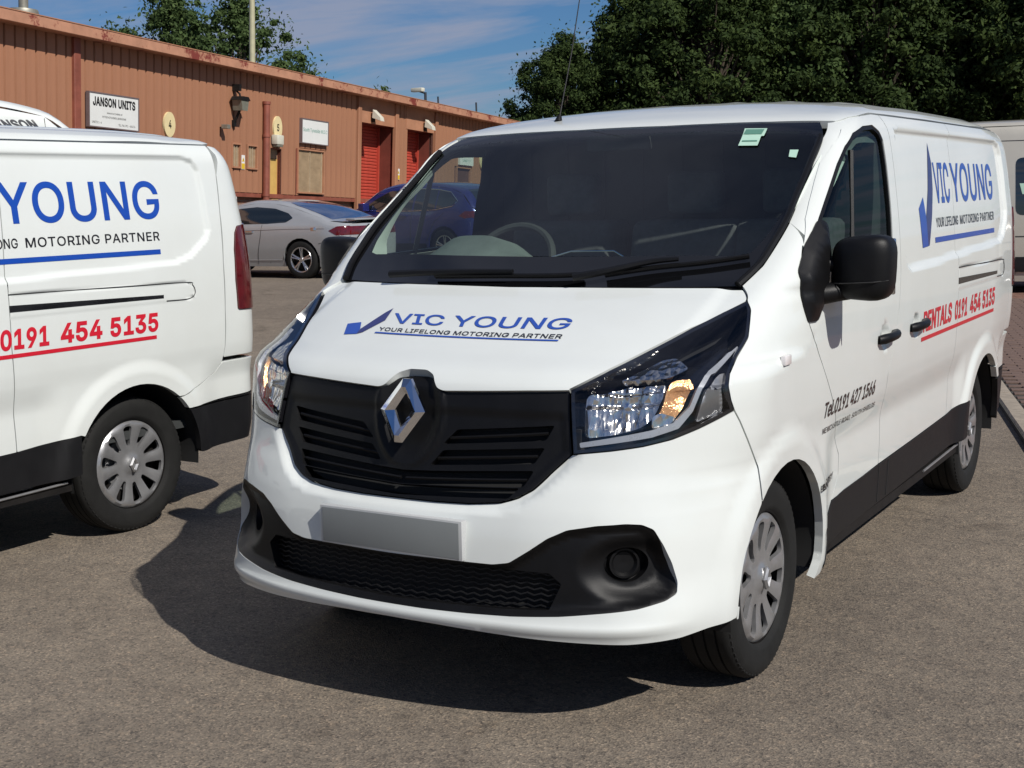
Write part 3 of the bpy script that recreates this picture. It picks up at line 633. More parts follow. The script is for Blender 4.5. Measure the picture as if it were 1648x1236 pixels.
def patch(name, outline, dom, material, parent, holes=(), h=.03, gap=.0025, depth=.018, off=0.0, disp=None,
          f=None, mirror=0, round_=.012, smooth_normals=True, hole_gap=0.0):
    """cut one panel out of the surface f. mirror: 0 as given, -1 the other side, 2 outline is half and is reflected at p=0"""
    outline = [tuple(q) for q in outline]
    holes = [list(h_) for h_ in holes]
    if mirror == 2:
        outline = outline + [(-a, b) for a, b in reversed(outline)]
        o2 = []
        for q in outline:
            if not o2 or (abs(o2[-1][0]-q[0]) + abs(o2[-1][1]-q[1])) > 1e-5: o2.append(q)
        outline = o2
        hs = []
        for h_ in holes:
            if min(abs(a) for a, b in h_) < 1e-6:
                hs.append(h_ + [(-a, b) for a, b in reversed(h_) if abs(a) > 1e-6])
            else: hs += [h_, [(-a, b) for a, b in reversed(h_)]]
        holes = hs
    ol = fillet(outline, round_) if round_ else outline
    if gap: ol = inset(ol, gap)
    ol = resample(ol, h)
    hl = []
    for h_ in holes:
        q = fillet(h_, round_) if round_ else h_
        if hole_gap: q = inset(q, -hole_gap)
        hl.append(resample(q, h))
    lo = np.min(ol, 0); hi = np.max(ol, 0)
    gx = np.arange(lo[0]+h*.5, hi[0], h); gy = np.arange(lo[1]+h*.5, hi[1], h)
    G = np.stack([a.ravel() for a in np.meshgrid(gx, gy)], 1) if len(gx) and len(gy) else np.zeros((0, 2))
    if len(G):
        keep = poly_sdf(G[:, 0], G[:, 1], ol) < -h*.45
        for q in hl: keep &= poly_sdf(G[:, 0], G[:, 1], q) > h*.45
        G = G[keep]
    V = [tuple(q) for q in ol]; E = [(i, (i+1) % len(ol)) for i in range(len(ol))]
    for q in hl:
        k = len(V); V += [tuple(w) for w in q]; E += [(k+i, k+(i+1) % len(q)) for i in range(len(q))]
    V += [tuple(g) for g in G]
    r = delaunay_2d_cdt([Vector(v) for v in V], E, [], 0, 1e-7)
    vv = np.array([q[:] for q in r[0]]); T = np.array([t for t in r[2] if len(t) == 3])
    cen = vv[T].mean(1)
    ins = poly_sdf(cen[:, 0], cen[:, 1], ol) < 0
    for q in hl: ins &= poly_sdf(cen[:, 0], cen[:, 1], q) > 0
    T = T[ins]
    S0_ = surf(dom, vv[:, 0], vv[:, 1], f); bad = np.abs((f or body_f)(*S0_.T)) > .02
    T = T[~bad[T].any(1)]
    used = np.unique(T); remap = -np.ones(len(vv), int); remap[used] = np.arange(len(used)); T = remap[T]; vv = vv[used]
    S = surf(dom, vv[:, 0], vv[:, 1], f); N = grad(S, f)
    o_ = np.full(len(S), off)
    if disp is not None: o_ = o_ + disp(vv[:, 0], vv[:, 1])
    P = S + N*o_[:, None]
    if disp is not None:
        e = 2e-3
        def at(a, b):
            s_ = surf(dom, a, b, f); return s_ + grad(s_, f)*(off + disp(a, b))[:, None]
        du = at(vv[:, 0]+e, vv[:, 1]) - at(vv[:, 0]-e, vv[:, 1]); dv = at(vv[:, 0], vv[:, 1]+e) - at(vv[:, 0], vv[:, 1]-e)
        M = np.cross(du, dv); M /= np.maximum(np.linalg.norm(M, axis=1, keepdims=True), 1e-12)
        M *= np.sign(np.sum(M*N, 1, keepdims=True)); N0 = N; N = M
    else: N0 = N
    # consistent winding with the outward normal
    fn = np.cross(P[T[:, 1]]-P[T[:, 0]], P[T[:, 2]]-P[T[:, 0]])
    flip = np.sum(fn*N[T[:, 0]], 1) < 0
    T[flip] = T[flip][:, ::-1]
    verts = P.tolist(); faces = T.tolist(); norms = N.tolist()
    if depth > 0:
        cnt = {}
        for t in T:
            for a, b in ((t[0], t[1]), (t[1], t[2]), (t[2], t[0])): cnt[(a, b)] = 1
        bd = [(a, b) for (a, b) in cnt if (b, a) not in cnt]
        bi = {}
        for a, b in bd:
            for q in (a, b):
                if q not in bi:
                    bi[q] = len(verts)
                    verts.append(P[q].tolist()); norms.append(N0[q].tolist())
                    verts.append((P[q] - N0[q]*depth).tolist()); norms.append(N0[q].tolist())
        acc = {}
        for a, b in bd:
            ia, ib = bi[a], bi[b]
            faces.append((ib, ia, ia+1, ib+1))
            d = np.cross(P[b]-P[a], N0[a])
            for q in (a, b): acc[q] = acc.get(q, 0) + d
        for q, d in acc.items():
            L = np.linalg.norm(d); d = d/L if L > 1e-12 else N0[q]
            norms[bi[q]] = d.tolist(); norms[bi[q]+1] = d.tolist()
    verts = np.array(verts); norms = np.array(norms)
    if mirror == -1:
        verts[:, 0] *= -1; norms[:, 0] *= -1; faces = [tuple(reversed(q)) for q in faces]
    me = mesh_from(name, verts, faces, material, smooth=True, normals=norms)
    return new_obj(name, me, parent)

def both(name, outline, dom, material, parent, **k):
    """the same panel on the left and on the right side"""
    a = patch(name, outline, dom, material, parent, **k)
    me = a.data.copy()
    bm = bmesh.new(); bm.from_mesh(me)
    n_ = [tuple(l_.vector) for l_ in me.corner_normals]
    nv = {}
    for l_, cn in zip(me.loops, n_): nv[l_.vertex_index] = cn
    for v in bm.verts: v.co.x *= -1
    bmesh.ops.reverse_faces(bm, faces=bm.faces[:])
    bm.to_mesh(me); bm.free()
    me.update()
    me.normals_split_custom_set_from_vertices([(-nv[i][0], nv[i][1], nv[i][2]) if i in nv else (0, 0, 1) for i in range(len(me.vertices))])
    b = new_obj(name, me, parent)
    return a, b

def mirror_obj(o, parent=None):
    me = o.data.copy()
    bm = bmesh.new(); bm.from_mesh(me)
    for v in bm.verts: v.co.x *= -1
    bmesh.ops.reverse_faces(bm, faces=bm.faces[:])
    bm.to_mesh(me); bm.free()
    return new_obj(o.name.split('.')[0], me, parent if parent is not None else o.parent)

def decal(name, pts, faces, dom, material, parent, off=.0016, f=None, lim=.05):
    """flat shape (vinyl) laid onto the surface; pts in the domain"""
    bm = bmesh.new()
    vs = [bm.verts.new((a, b, 0)) for a, b in pts]
    for q in faces:
        try: bm.faces.new([vs[i] for i in q])
        except ValueError: pass
    bmesh.ops.triangulate(bm, faces=bm.faces[:])
    for it in range(4):
        es = [e for e in bm.edges if e.calc_length() > lim]
        if not es: break
        bmesh.ops.subdivide_edges(bm, edges=es, cuts=1)
        bmesh.ops.triangulate(bm, faces=[q for q in bm.faces if len(q.verts) > 3])
    bm.verts.index_update()
    P = np.array([v.co[:2] for v in bm.verts]); F = [[v.index for v in q.verts] for q in bm.faces]
    bm.free()
    S = surf(dom, P[:, 0], P[:, 1], f); N = grad(S, f)
    V = S + N*off
    T = np.array(F)
    fn = np.cross(V[T[:, 1]]-V[T[:, 0]], V[T[:, 2]]-V[T[:, 0]])
    fl = np.sum(fn*N[T[:, 0]], 1) < 0; T[fl] = T[fl][:, ::-1]
    me = mesh_from(name, V, T.tolist(), material, smooth=True, normals=N)
    return new_obj(name, me, parent)

def quad_map(v, c00, c10, c01, c11):
    """unit square to a quadrilateral"""
    c00, c10, c01, c11 = map(np.array, (c00, c10, c01, c11)); a = v[:, :1]; b = v[:, 1:]
    return (1-a)*(1-b)*c00 + a*(1-b)*c10 + (1-a)*b*c01 + a*b*c11

# ================================================================== ground
def ground_z(x, y):
    d = (-x*.75 + y*.45)
    return .28*sstep(8.0, 14.5, d)

def asphalt():
    m = bpy.data.materials.new('asphalt'); m.use_nodes = True; MATS['asphalt'] = m
    nt = m.node_tree; n = nt.nodes; l = nt.links; b = n['Principled BSDF']
    tc = n.new('ShaderNodeTexCoord')
    def noise(scale, detail=5, rough=.6, dist=0):
        t = n.new('ShaderNodeTexNoise'); t.inputs['Scale'].default_value = scale; t.inputs['Detail'].default_value = detail
        t.inputs['Roughness'].default_value = rough; t.inputs['Distortion'].default_value = dist
        l.new(tc.outputs['Object'], t.inputs['Vector']); return t
    def ramp(src, stops):
        r = n.new('ShaderNodeValToRGB'); e = r.color_ramp.elements
        e[0].position, e[0].color = stops[0][0], (*stops[0][1], 1); e[1].position, e[1].color = stops[-1][0], (*stops[-1][1], 1)
        for p, c in stops[1:-1]:
            q = e.new(p); q.color = (*c, 1)
        l.new(src, r.inputs[0]); return r
    def mix(a, bb, fac, mode='MULTIPLY'):
        x = n.new('ShaderNodeMix'); x.data_type = 'RGBA'; x.blend_type = mode
        if isinstance(fac, float): x.inputs['Factor'].default_value = fac
        else: l.new(fac, x.inputs['Factor'])
        l.new(a, x.inputs['A']); l.new(bb, x.inputs['B']); return x.outputs['Result']
    big = ramp(noise(.35, 5, .6, .6).outputs['Fac'], [(.32, (.150,.130,.108)), (.5, (.185,.160,.132)), (.7, (.215,.188,.155))])
    # chippings: small stones of different tone
    v = n.new('ShaderNodeTexVoronoi'); v.inputs['Scale'].default_value = 150; l.new(tc.outputs['Object'], v.inputs['Vector'])
    sep = n.new('ShaderNodeSeparateColor'); l.new(v.outputs['Color'], sep.inputs[0])
    st = ramp(sep.outputs[0], [(0., (.50,.50,.52)), (.25, (.85,.84,.83)), (.6, (1.02,1.0,.98)), (.9, (1.18,1.13,1.06)), (1., (1.7,1.6,1.5))])
    v2 = n.new('ShaderNodeTexVoronoi'); v2.inputs['Scale'].default_value = 62; l.new(tc.outputs['Object'], v2.inputs['Vector'])
    sep2 = n.new('ShaderNodeSeparateColor'); l.new(v2.outputs['Color'], sep2.inputs[0])
    st2 = ramp(sep2.outputs[1], [(0., (.45,.45,.47)), (.12, (.9,.9,.9)), (.9, (1.04,1.02,1.0)), (1., (1.35,1.25,1.15))])
    mid = ramp(noise(7, 6, .7).outputs['Fac'], [(.3, (.80,.79,.79)), (.7, (1.14,1.13,1.10))])
    spots = ramp(noise(1.6, 4, .5, 1.2).outputs['Fac'], [(.24, (.55,.54,.53)), (.36, (1,1,1))])
    c = mix(big.outputs[0], st.outputs[0], 1.0); c = mix(c, st2.outputs[0], .55); c = mix(c, mid.outputs[0], 1.0); c = mix(c, spots.outputs[0], .7)
    # hairline cracks, wandering
    wv = n.new('ShaderNodeTexVoronoi'); wv.feature = 'DISTANCE_TO_EDGE'; wv.inputs['Scale'].default_value = .22
    dn = n.new('ShaderNodeTexNoise'); dn.inputs['Scale'].default_value = 1.4; dn.inputs['Detail'].default_value = 8; l.new(tc.outputs['Object'], dn.inputs['Vector'])
    ad = n.new('ShaderNodeVectorMath'); ad.operation = 'MULTIPLY_ADD'; ad.inputs[1].default_value = (1.3, 1.3, 0)
    l.new(dn.outputs['Color'], ad.inputs[0]); l.new(tc.outputs['Object'], ad.inputs[2]); l.new(ad.outputs[0], wv.inputs['Vector'])
    cr = ramp(wv.outputs['Distance'], [(.0, (.35,.34,.33)), (.0028, (1,1,1))])
    c = mix(c, cr.outputs[0], .35)
    l.new(c, b.inputs['Base Color'])
    b.inputs['Roughness'].default_value = .88; b.inputs['Specular IOR Level'].default_value = .3
    bp = n.new('ShaderNodeBump'); bp.inputs['Strength'].default_value = .5; bp.inputs['Distance'].default_value = .004
    l.new(v.outputs['Distance'], bp.inputs['Height'])
    bp2 = n.new('ShaderNodeBump'); bp2.inputs['Strength'].default_value = .35; bp2.inputs['Distance'].default_value = .008
    l.new(noise(34, 8, .7).outputs['Fac'], bp2.inputs['Height']); l.new(bp.outputs[0], bp2.inputs['Normal'])
    l.new(bp2.outputs[0], b.inputs['Normal'])
asphalt()
xs_ = np.concatenate([[-600,-300,-150,-80,-50], np.arange(-36, 16, 1.0), [20,40,80,150,300,600]])
ys_ = np.concatenate([[-600,-300,-100,-40,-20], np.arange(-12, 40, 1.0), [44,50,60,80,150,300,600]])
vs_ = [(x, y, float(ground_z(x, y))) for y in ys_ for x in xs_]
nx_ = len(xs_)
fs_ = [(j*nx_+i, j*nx_+i+1, (j+1)*nx_+i+1, (j+1)*nx_+i) for j in range(len(ys_)-1) for i in range(nx_-1)]
tag(new_obj('ground', mesh_from('ground', vs_, fs_, 'asphalt', smooth=True)), kind='structure')

# ------------------------------------------------------------------ brick pavement and kerb on the right
mat('paver', (0.20, 0.105, 0.075), rough=.85, noise=.45, nscale=9, bump=.5, bscale=120)
mat('paver_brown', (0.155, 0.100, 0.078), rough=.85, noise=.4, nscale=9, bump=.5, bscale=120)
mat('kerb_stone', (0.30, 0.255, 0.20), rough=.85, noise=.3, nscale=12, bump=.6, bscale=90)
mat('jointing', (0.045, 0.042, 0.036), rough=.95, noise=.4, nscale=30, bump=.5, bscale=80)
KD = Vector((-.2828, .9592, 0)).normalized(); KN = Vector((KD.y, -KD.x, 0)); K0 = Vector((.37, 6.46, 0))
pv = tag(new_obj('pavement', None), kind='structure')
Mx = Matrix((KN, KD, Vector((0,0,1)))).transposed().to_4x4(); Mx.translation = K0; pv.matrix_world = Mx
m = MB(); m.box(.0, 6, -6, 16, -.05, .035); m.build('paving_bed', 'jointing', pv)
def bevelled(w, d, h, name, mtl, b=.004):
    m = MB(); m.bevbox(-w/2, w/2, -d/2, d/2, 0, h, b=b, seg=1); return m
ks = bevelled(.125, .90, .075, 'kerbstone', 'kerb_stone', .012).build('kerbstone', 'kerb_stone', pv, smooth=False)
rng = random.Random(4)
for k in range(24):
    o = ks if k == 0 else ks.copy()
    if k: COL.objects.link(o)
    o.parent = pv; o.location = (.07 + rng.uniform(-.003, .003), -6 + .91*k, -.028 + rng.uniform(-.004, .004)); o.rotation_euler = (0, rng.uniform(-.01,.01), rng.uniform(-.004,.004))
b0 = bevelled(.196, .096, .06, 'paving_brick', 'paver').build('paving_brick', 'paver', pv)
me2 = b0.data.copy(); me2.materials.clear(); me2.materials.append(MATS['paver_brown'])
cands = []
for r_ in range(0, 210):
    for c_ in range(0, 28):
        x = .14 + .1 + c_*.2 + (.1 if r_ % 2 else 0); y = -5.9 + r_*.1
        w = Mx @ Vector((x, y, .04)); q = cm.inverted() @ w
        if q.z > -.2: vis = False
        else:
            U = q.x/-q.z*2160.655; V_ = -q.y/-q.z*2160.655; vis = abs(U) < 850 and abs(V_) < 640
        dist = -q.z
        cands.append((0 if vis else 1, dist, x, y))
cands.sort()
first = True; rest = MB()
for i, (nv, dist, x, y) in enumerate(cands):
    z = rng.uniform(-.004, .003) - .012
    if i < 300:
        o = b0 if first else b0.copy()
        if not first: COL.objects.link(o)
        first = False
        if rng.random() < .4: o.data = me2
        o.parent = pv; o.location = (x, y, z); o.rotation_euler = (rng.uniform(-.012,.012), rng.uniform(-.012,.012), rng.uniform(-.01,.01))
    elif nv == 0 or rng.random() < 1.1 and x < 4:
        rest.box(x-.098, x+.098, y-.048, y+.048, z, z+.06)
tag(rest.build('paving_bricks', 'paver', pv), kind='stuff')

# ================================================================== the industrial units
mat('cladding', (0.390, 0.182, 0.100), rough=.62, noise=.16, nscale=1.6, dark=(.305,.140,.078), bump=.1, bscale=60, stretch=(2.2, 2.2, .35))
mat('cladding_fade', (0.415, 0.198, 0.112), rough=.62, noise=.16, nscale=2.5, bump=.1, bscale=60)
mat('cladding_back', (0.09, 0.035, 0.024), rough=.8, noise=.2, nscale=4)
mat('post_red', (0.25, 0.075, 0.048), rough=.55, noise=.25, nscale=5)
mat('shutter_red', (0.44, 0.060, 0.038), rough=.45, noise=.15, nscale=5)
mat('reveal_red', (0.16, 0.040, 0.026), rough=.6, noise=.2, nscale=4)
mat('door_yellow', (0.60, 0.38, 0.11), rough=.6, noise=.12, nscale=6)
mat('sign_cream', (0.72, 0.60, 0.33), rough=.6, noise=.08, nscale=6)
mat('sign_white', (0.72, 0.73, 0.70), rough=.5, noise=.05, nscale=3)
mat('sign_yellow', (0.70, 0.46, 0.03), rough=.5, noise=.05, nscale=3)
mat('sign_frame', (0.16, 0.12, 0.12), rough=.5, noise=.1, nscale=9)
mat('sign_green', (0.10, 0.33, 0.25), rough=.5, noise=.05, nscale=3)
mat('print_black', (0.012, 0.012, 0.012), rough=.5, noise=.05, nscale=3)
mat('window_mesh', (0.36, 0.26, 0.16), rough=.35, coat=.3, noise=.25, nscale=3, stretch=(1, 1, 2))
mat('window_bar', (0.42, 0.33, 0.22), rough=.5, noise=.2, nscale=9)
mat('lamp_body', (0.62, 0.60, 0.50), rough=.4, noise=.1, nscale=9)
mat('lantern_glass', (0.20, 0.20, 0.16), rough=.15, coat=.5, noise=.2, nscale=9)
mat('galvanised', (0.30, 0.29, 0.24), rough=.5, metal=.5, noise=.25, nscale=8)
mat('pole_paint', (0.42, 0.40, 0.26), rough=.5, noise=.15, nscale=8)
mat('dark_post', (0.03, 0.035, 0.045), rough=.6, noise=.2, nscale=8)
mat('roof_felt', (0.10, 0.09, 0.08), rough=.9, noise=.3, nscale=3)
# fascia: faded paint with rust and flaked patches
m_ = mat('fascia', (0.47, 0.235, 0.145), rough=.65, noise=.2, nscale=3)
nt = m_.node_tree; n_ = nt.nodes; l_ = nt.links
t_ = n_.new('ShaderNodeTexNoise'); t_.inputs['Scale'].default_value = 2.1; t_.inputs['Detail'].default_value = 9; t_.inputs['Roughness'].default_value = .72
tc_ = n_.new('ShaderNodeTexCoord'); l_.new(tc_.outputs['Object'], t_.inputs['Vector'])
r_ = n_.new('ShaderNodeValToRGB'); r_.color_ramp.elements[0].position = .54; r_.color_ramp.elements[1].position = .60
l_.new(t_.outputs['Fac'], r_.inputs[0])
x_ = n_.new('ShaderNodeMix'); x_.data_type = 'RGBA'; x_.inputs['B'].default_value = (.19, .035, .025, 1)
l_.new(r_.outputs[0], x_.inputs['Factor']); src = n_['Principled BSDF'].inputs['Base Color'].links[0].from_socket
l_.new(src, x_.inputs['A']); l_.new(x_.outputs['Result'], n_['Principled BSDF'].inputs['Base Color'])
# brickwork for the plinth (far and mostly hidden)
bm_ = bpy.data.materials.new('plinth_brick'); MATS['plinth_brick'] = bm_; bm_.use_nodes = True
n_ = bm_.node_tree.nodes; l_ = bm_.node_tree.links
bt = n_.new('ShaderNodeTexBrick'); bt.inputs['Scale'].default_value = 1.0
bt.inputs['Brick Width'].default_value = .225; bt.inputs['Row Height'].default_value = .075; bt.inputs['Mortar Size'].default_value = .009
bt.inputs['Color1'].default_value = (.26,.115,.065,1); bt.inputs['Color2'].default_value = (.17,.08,.05,1); bt.inputs['Mortar'].default_value = (.20,.17,.13,1)
tc_ = n_.new('ShaderNodeTexCoord'); mp_ = n_.new('ShaderNodeMapping'); mp_.inputs['Rotation'].default_value = (rad(-90), 0, 0)
l_.new(tc_.outputs['Object'], mp_.inputs[0]); l_.new(mp_.outputs[0], bt.inputs[0]); l_.new(bt.outputs[0], n_['Principled BSDF'].inputs['Base Color'])
n_['Principled BSDF'].inputs['Roughness'].default_value = .9

BO = Vector((-18.155, 18.876, 0.0)); BD = Vector((-0.17354, 0.98421, -0.0349)); BU = Vector((0.0369, 0.04191, 0.99844)); BN = Vector((0.98413, 0.17198, -0.04359))
BM = Matrix((BD, -BN, BU)).transposed().to_4x4(); BM.translation = BO
bld = empty('industrial_unit', 'long single-storey industrial building clad in brown ribbed metal', 'building', mw=BM)
S0, S1 = -13.0, 18.0
for a_, b_ in ((S0, .78), (1.42, 5.30), (9.97, S1)):
    m = MB(); m.box(a_, b_, .10, .5, -1.2, 1.72); m.build('plinth', 'plinth_brick', bld)
def wall_bits(segs, name, mtl, y0, y1):
    m = MB()
    for a, b, c, d in segs: m.box(a, b, y0, y1, c, d)
    return m.build(name, mtl, bld)
wall_bits([(S0, .80, 1.70, 4.40), (1.40, 5.32, 1.70, 4.40), (.80, 1.40, 2.80, 4.40), (7.39, 8.15, -1.0, 4.40), (5.32, 7.39, 3.74, 4.4), (8.15, 9.95, 3.76, 4.4), (9.95, S1, 1.70, 4.40)], 'wall', 'cladding_back', .012, .08)
m = MB(); m.box(S0, S1, .5, 14, -1.2, 4.40); m.build('roof_block', 'roof_felt', bld)
m = MB(); m.box(S0, S1, -.02, .10, 1.66, 1.755); m.build('drip_flashing', 'post_red', bld)
# openings in the cladding: (s0, s1, h0, h1)
OPN = [(-.76,-.40,2.27,2.82), (-.13,.31,2.27,2.82), (.78,1.42,0,2.80), (2.08,3.44,1.78,2.88), (5.30,7.40,0,3.74), (8.14,9.97,0,3.76), (11.75,12.92,1.78,2.88), (14.1,14.8,0,2.8), (15.1,16.9,0,3.7)]
PITCH = .262
strip_cache = {}
def strip(s, w, h0, h1):
    key = (round(w, 3), round(h0, 2), round(h1, 2))
    if key not in strip_cache:
        m = MB(); g = .034
        m.prism([(g*.7, .010), (g*1.2, -.034), (w-g*.55, -.034), (w-g*.1, .010)], h0, h1, axes='xy')
        o = m.build('cladding_panel', 'cladding' if random.random() < .8 else 'cladding_fade', bld); strip_cache[key] = o.data
    else: o = new_obj('cladding_panel', strip_cache[key], bld)
    o.location = (s, 0, 0); return o
random.seed(3)
s = S0
while s < S1:
    segs = [(1.76, 4.36)] if not (7.4 <= s+PITCH/2 <= 8.14) else [(0, 4.36)]
    for a, b, c, d in OPN:
        if s+PITCH*.5 > a and s+PITCH*.5 < b:
            ns = []
            for lo, hi in segs:
                if c > lo+.05: ns.append((lo, min(hi, c)))
                if d < hi-.05: ns.append((max(lo, d), hi))
            segs = ns
    if 5.3 < s+PITCH/2 < 7.4 or 8.14 < s+PITCH/2 < 9.97: segs = []
    for lo, hi in segs: strip(s, PITCH, lo, hi)
    s += PITCH
# flat boards over the shutters
for a, b, c in ((5.26, 7.40, 3.72), (8.10, 9.99, 3.74)):
    m = MB(); m.box(a, b, -.045, .012, c, 4.36); m.build('door_header', 'cladding_fade', bld)
# eaves
m = MB(); m.box(S0, S1, -.36, .50, 4.36, 4.545); m.build('fascia', 'fascia', bld, bevel=.01)
m = MB(); m.box(S0, S1, -.37, -.30, 4.545, 4.562); m.build('eaves_trim', 'cladding_fade', bld)
for s_ in (-5.93, 5.22, 7.44, 10.12):
    m = MB(); m.bevbox(s_-.10, s_+.08, -.10, .01, 1.60 if s_ < 5 else 0, 4.36, b=.01, seg=1); m.build('corner_flashing', 'post_red' if s_ < 0 else 'cladding', bld)
# shutters
def shutter(a, b, top, D=.48, name='roller_shutter'):
    root = new_obj(name, None, bld)
    m = MB(); m.box(a-.02, a+.0, .012, D+.1, -1, top); m.box(b, b+.02, .012, D+.1, -1, top); m.box(a, b, .012, D+.1, top, top+.03); m.build('reveal', 'reveal_red', root)
    m = MB(); m.box(b-.07, b-.001, D-.07, D+.02, -1, top-.01); m.build('guide_rail', 'shutter_red', root)
    m = MB(); hw = (b-a)/2; m.prism([(.0,.0),(-.016,.02),(-.016,.062),(0,.082)], -hw, hw, axes='yz')
    first = None
    k = 0; h = -.55
    while h < top:
        if first is None: first = m.build('slat', 'shutter_red', root); o = first
        else: o = new_obj('slat', first.data, root)
        o.location = ((a+b)/2, D, h); h += .085; k += 1
    m = MB(); m.box(a, b, D+.02, D+.06, -1, top); m.build('shutter_back', 'reveal_red', root)
shutter(5.32, 7.39, 3.72); shutter(8.15, 9.95, 3.74); shutter(15.1, 16.9, 3.7)
# door 5
dr = new_obj('door', None, bld)
m = MB(); m.box(.78, .80, .012, .16, -1, 2.80); m.box(1.40, 1.42, .012, .16, -1, 2.80); m.box(.80, 1.40, .012, .16, 2.78, 2.80); m.build('door_recess', 'post_red', dr)
m = MB(); m.box(.80, 1.40, .10, .14, -1, 2.56); m.build('door_leaf', 'door_yellow', dr)
m = MB(); m.box(.80, 1.40, .10, .14, 2.57, 2.78); m.build('transom', 'window_mesh', dr)
m = MB(); m.box(.86, .88, .08, .10, 1.5, 1.62); m.build('door_handle', 'galvanised', dr)
dr2 = new_obj('door', None, bld)
m = MB(); m.box(14.1, 14.8, .30, .34, -1, 2.56); m.build('door_leaf', 'door_yellow', dr2)
# windows
def unit_window(a, b, c, d, bars, D=.07):
    w = new_obj('window', None, bld)
    m = MB(); t = .035
    m.box(a-t, a, -.055, .05, c-t, d+t); m.box(b, b+t, -.055, .05, c-t, d+t); m.box(a, b, -.055, .05, d, d+t); m.box(a, b, -.075, .05, c-t, c)
    m.build('window_frame', 'cladding_fade', w)
    m = MB(); m.box(a, b, D-.03, D, c, d); m.build('pane', 'window_mesh', w)
    for q in bars:
        m = MB(); m.box(q-.012, q+.012, D-.05, D-.031, c, d); m.build('glazing_bar', 'window_bar', w)
unit_window(-.72, -.42, 2.31, 2.785, (-.62,-.52), D=.03); unit_window(-.10, .27, 2.31, 2.785, (.02,.12), D=.03)
unit_window(2.13, 3.38, 1.84, 2.83, (2.72, 3.30), D=.02); unit_window(11.8, 12.85, 1.84, 2.83, (12.3,))
# rainwater pipe
m = MB(); m.tube([(.56,-.11,.9),(.56,-.11,3.80)], .078, n=14)
for h in (1.72, 3.05, 3.78): m.tube([(.56,-.11,h-.03),(.56,-.11,h+.03)], .092, n=14)
m.box(.52, .64, -.14, .0, 3.02, 3.08); m.box(.52, .64, -.14, 0, 1.7, 1.76)
m.build('downpipe', 'post_red', bld, smooth=True)
m = MB(); m.tube([(2.02,-.06,1.78),(2.02,-.06,2.86)], .012, n=6); m.build('window_bar_rod', 'post_red', bld)
# flue through the roof
fl = empty('roof_flue', 'stubby metal flue pipe with a collar standing on the roof at the top left', 'flue', mw=BM)
m = MB(); m.lathe([(.13,4.4),(.125,4.66)], (-6.35,.75,0), n=20); m.build('flue_base', 'galvanised', fl, smooth=True)
m = MB(); m.lathe([(.12,4.66),(.26,4.675),(.265,4.77),(.25,4.81),(.10,4.82)], (-6.35,.75,0), n=24); m.build('collar', 'galvanised', fl, smooth=True)
m = MB(); m.lathe([(.085,4.80),(.085,5.6),(.0,5.6)], (-6.35,.75,0), n=18); m.build('pipe', 'galvanised', fl, smooth=True)

# ------------------------------------------------------------------ signs and lamps on the units (own things)
def wall_sign(name, label, a, b, c, d, y=-.10, frame='sign_frame', face='sign_white'):
    w = empty(name, label, 'sign', mw=BM)
    m = MB(); m.box(a, b, y, -.034, c, d); m.build('board', face, w)
    if frame:
        t = .022; m = MB(); m.box(a-t, b+t, y-.012, -.034, d, d+t); m.box(a-t, b+t, y-.012, -.034, c-t, c); m.box(a-t, a, y-.012, -.034, c, d); m.box(b, b+t, y-.012, -.034, c, d); m.build('sign_frame', frame, w)
    return w
w = wall_sign('name_board', 'white framed sign reading JANSON UNITS on the ribbed wall', 'sign', 0, 0, 0) if False else wall_sign('name_board', 'white framed sign reading JANSON UNITS on the ribbed wall', -5.63, -4.17, 2.83, 3.43)
def T(w, s, a, b, c, d, mtl='print_black', bold=0., y=-.1025, shear=0):
    return flat_text('lettering', s, a, b, c, d, y, mtl, w, bold=bold, shear=shear)
T(w, 'JANSON UNITS', -5.53, -4.26, 3.20, 3.37, bold=.035)
T(w, 'MANUFACTURERS OF', -5.12, -4.66, 3.075, 3.105)
T(w, 'FITTED KITCHENS & BEDROOMS', -5.26, -4.55, 2.995, 3.03)
T(w, 'UNITS 1-4', -5.56, -5.28, 2.885, 2.925)
T(w, 'TEL. FAX. 091 - 454376', -4.78, -4.27, 2.875, 2.915)
def oval(label, cx, cz, hw, hh, num):
    w = empty('unit_number_sign', label, 'sign', mw=BM, group='oval unit number signs')
    m = MB(); m.prism([(cx + hw*math.cos(t), cz + hh*math.sin(t)) for t in np.linspace(0, 2*math.pi, 32, endpoint=False)], -.075, -.034); m.build('board', 'sign_cream', w)
    if num: T(w, num, cx-.045, cx+.05, cz-.075, cz+.09, y=-.0775, bold=.02)
    return w
oval('cream oval sign with the black number 4 above the left van', -3.09, 3.03, .19, .25, '4')
oval('cream oval sign with the black number 5 above the yellow door', 1.13, 3.26, .19, .27, '5')
oval('cream oval sign far along the wall, seen through the van windows', 13.75, 3.15, .19, .27, '6')
w = wall_sign('council_sign', 'white sign with green council lettering above the wide brown window', 2.20, 3.47, 3.01, 3.555)
T(w, 'South Tyneside M.D.C', 2.25, 3.43, 3.25, 3.36, 'sign_green')
w = wall_sign('far_sign', 'small white sign far along the wall, seen through the van windscreen', 11.87, 12.94, 2.93, 3.22, frame=None)
T(w, 'UNIT 7', 12.1, 12.7, 3.03, 3.10, 'sign_green')
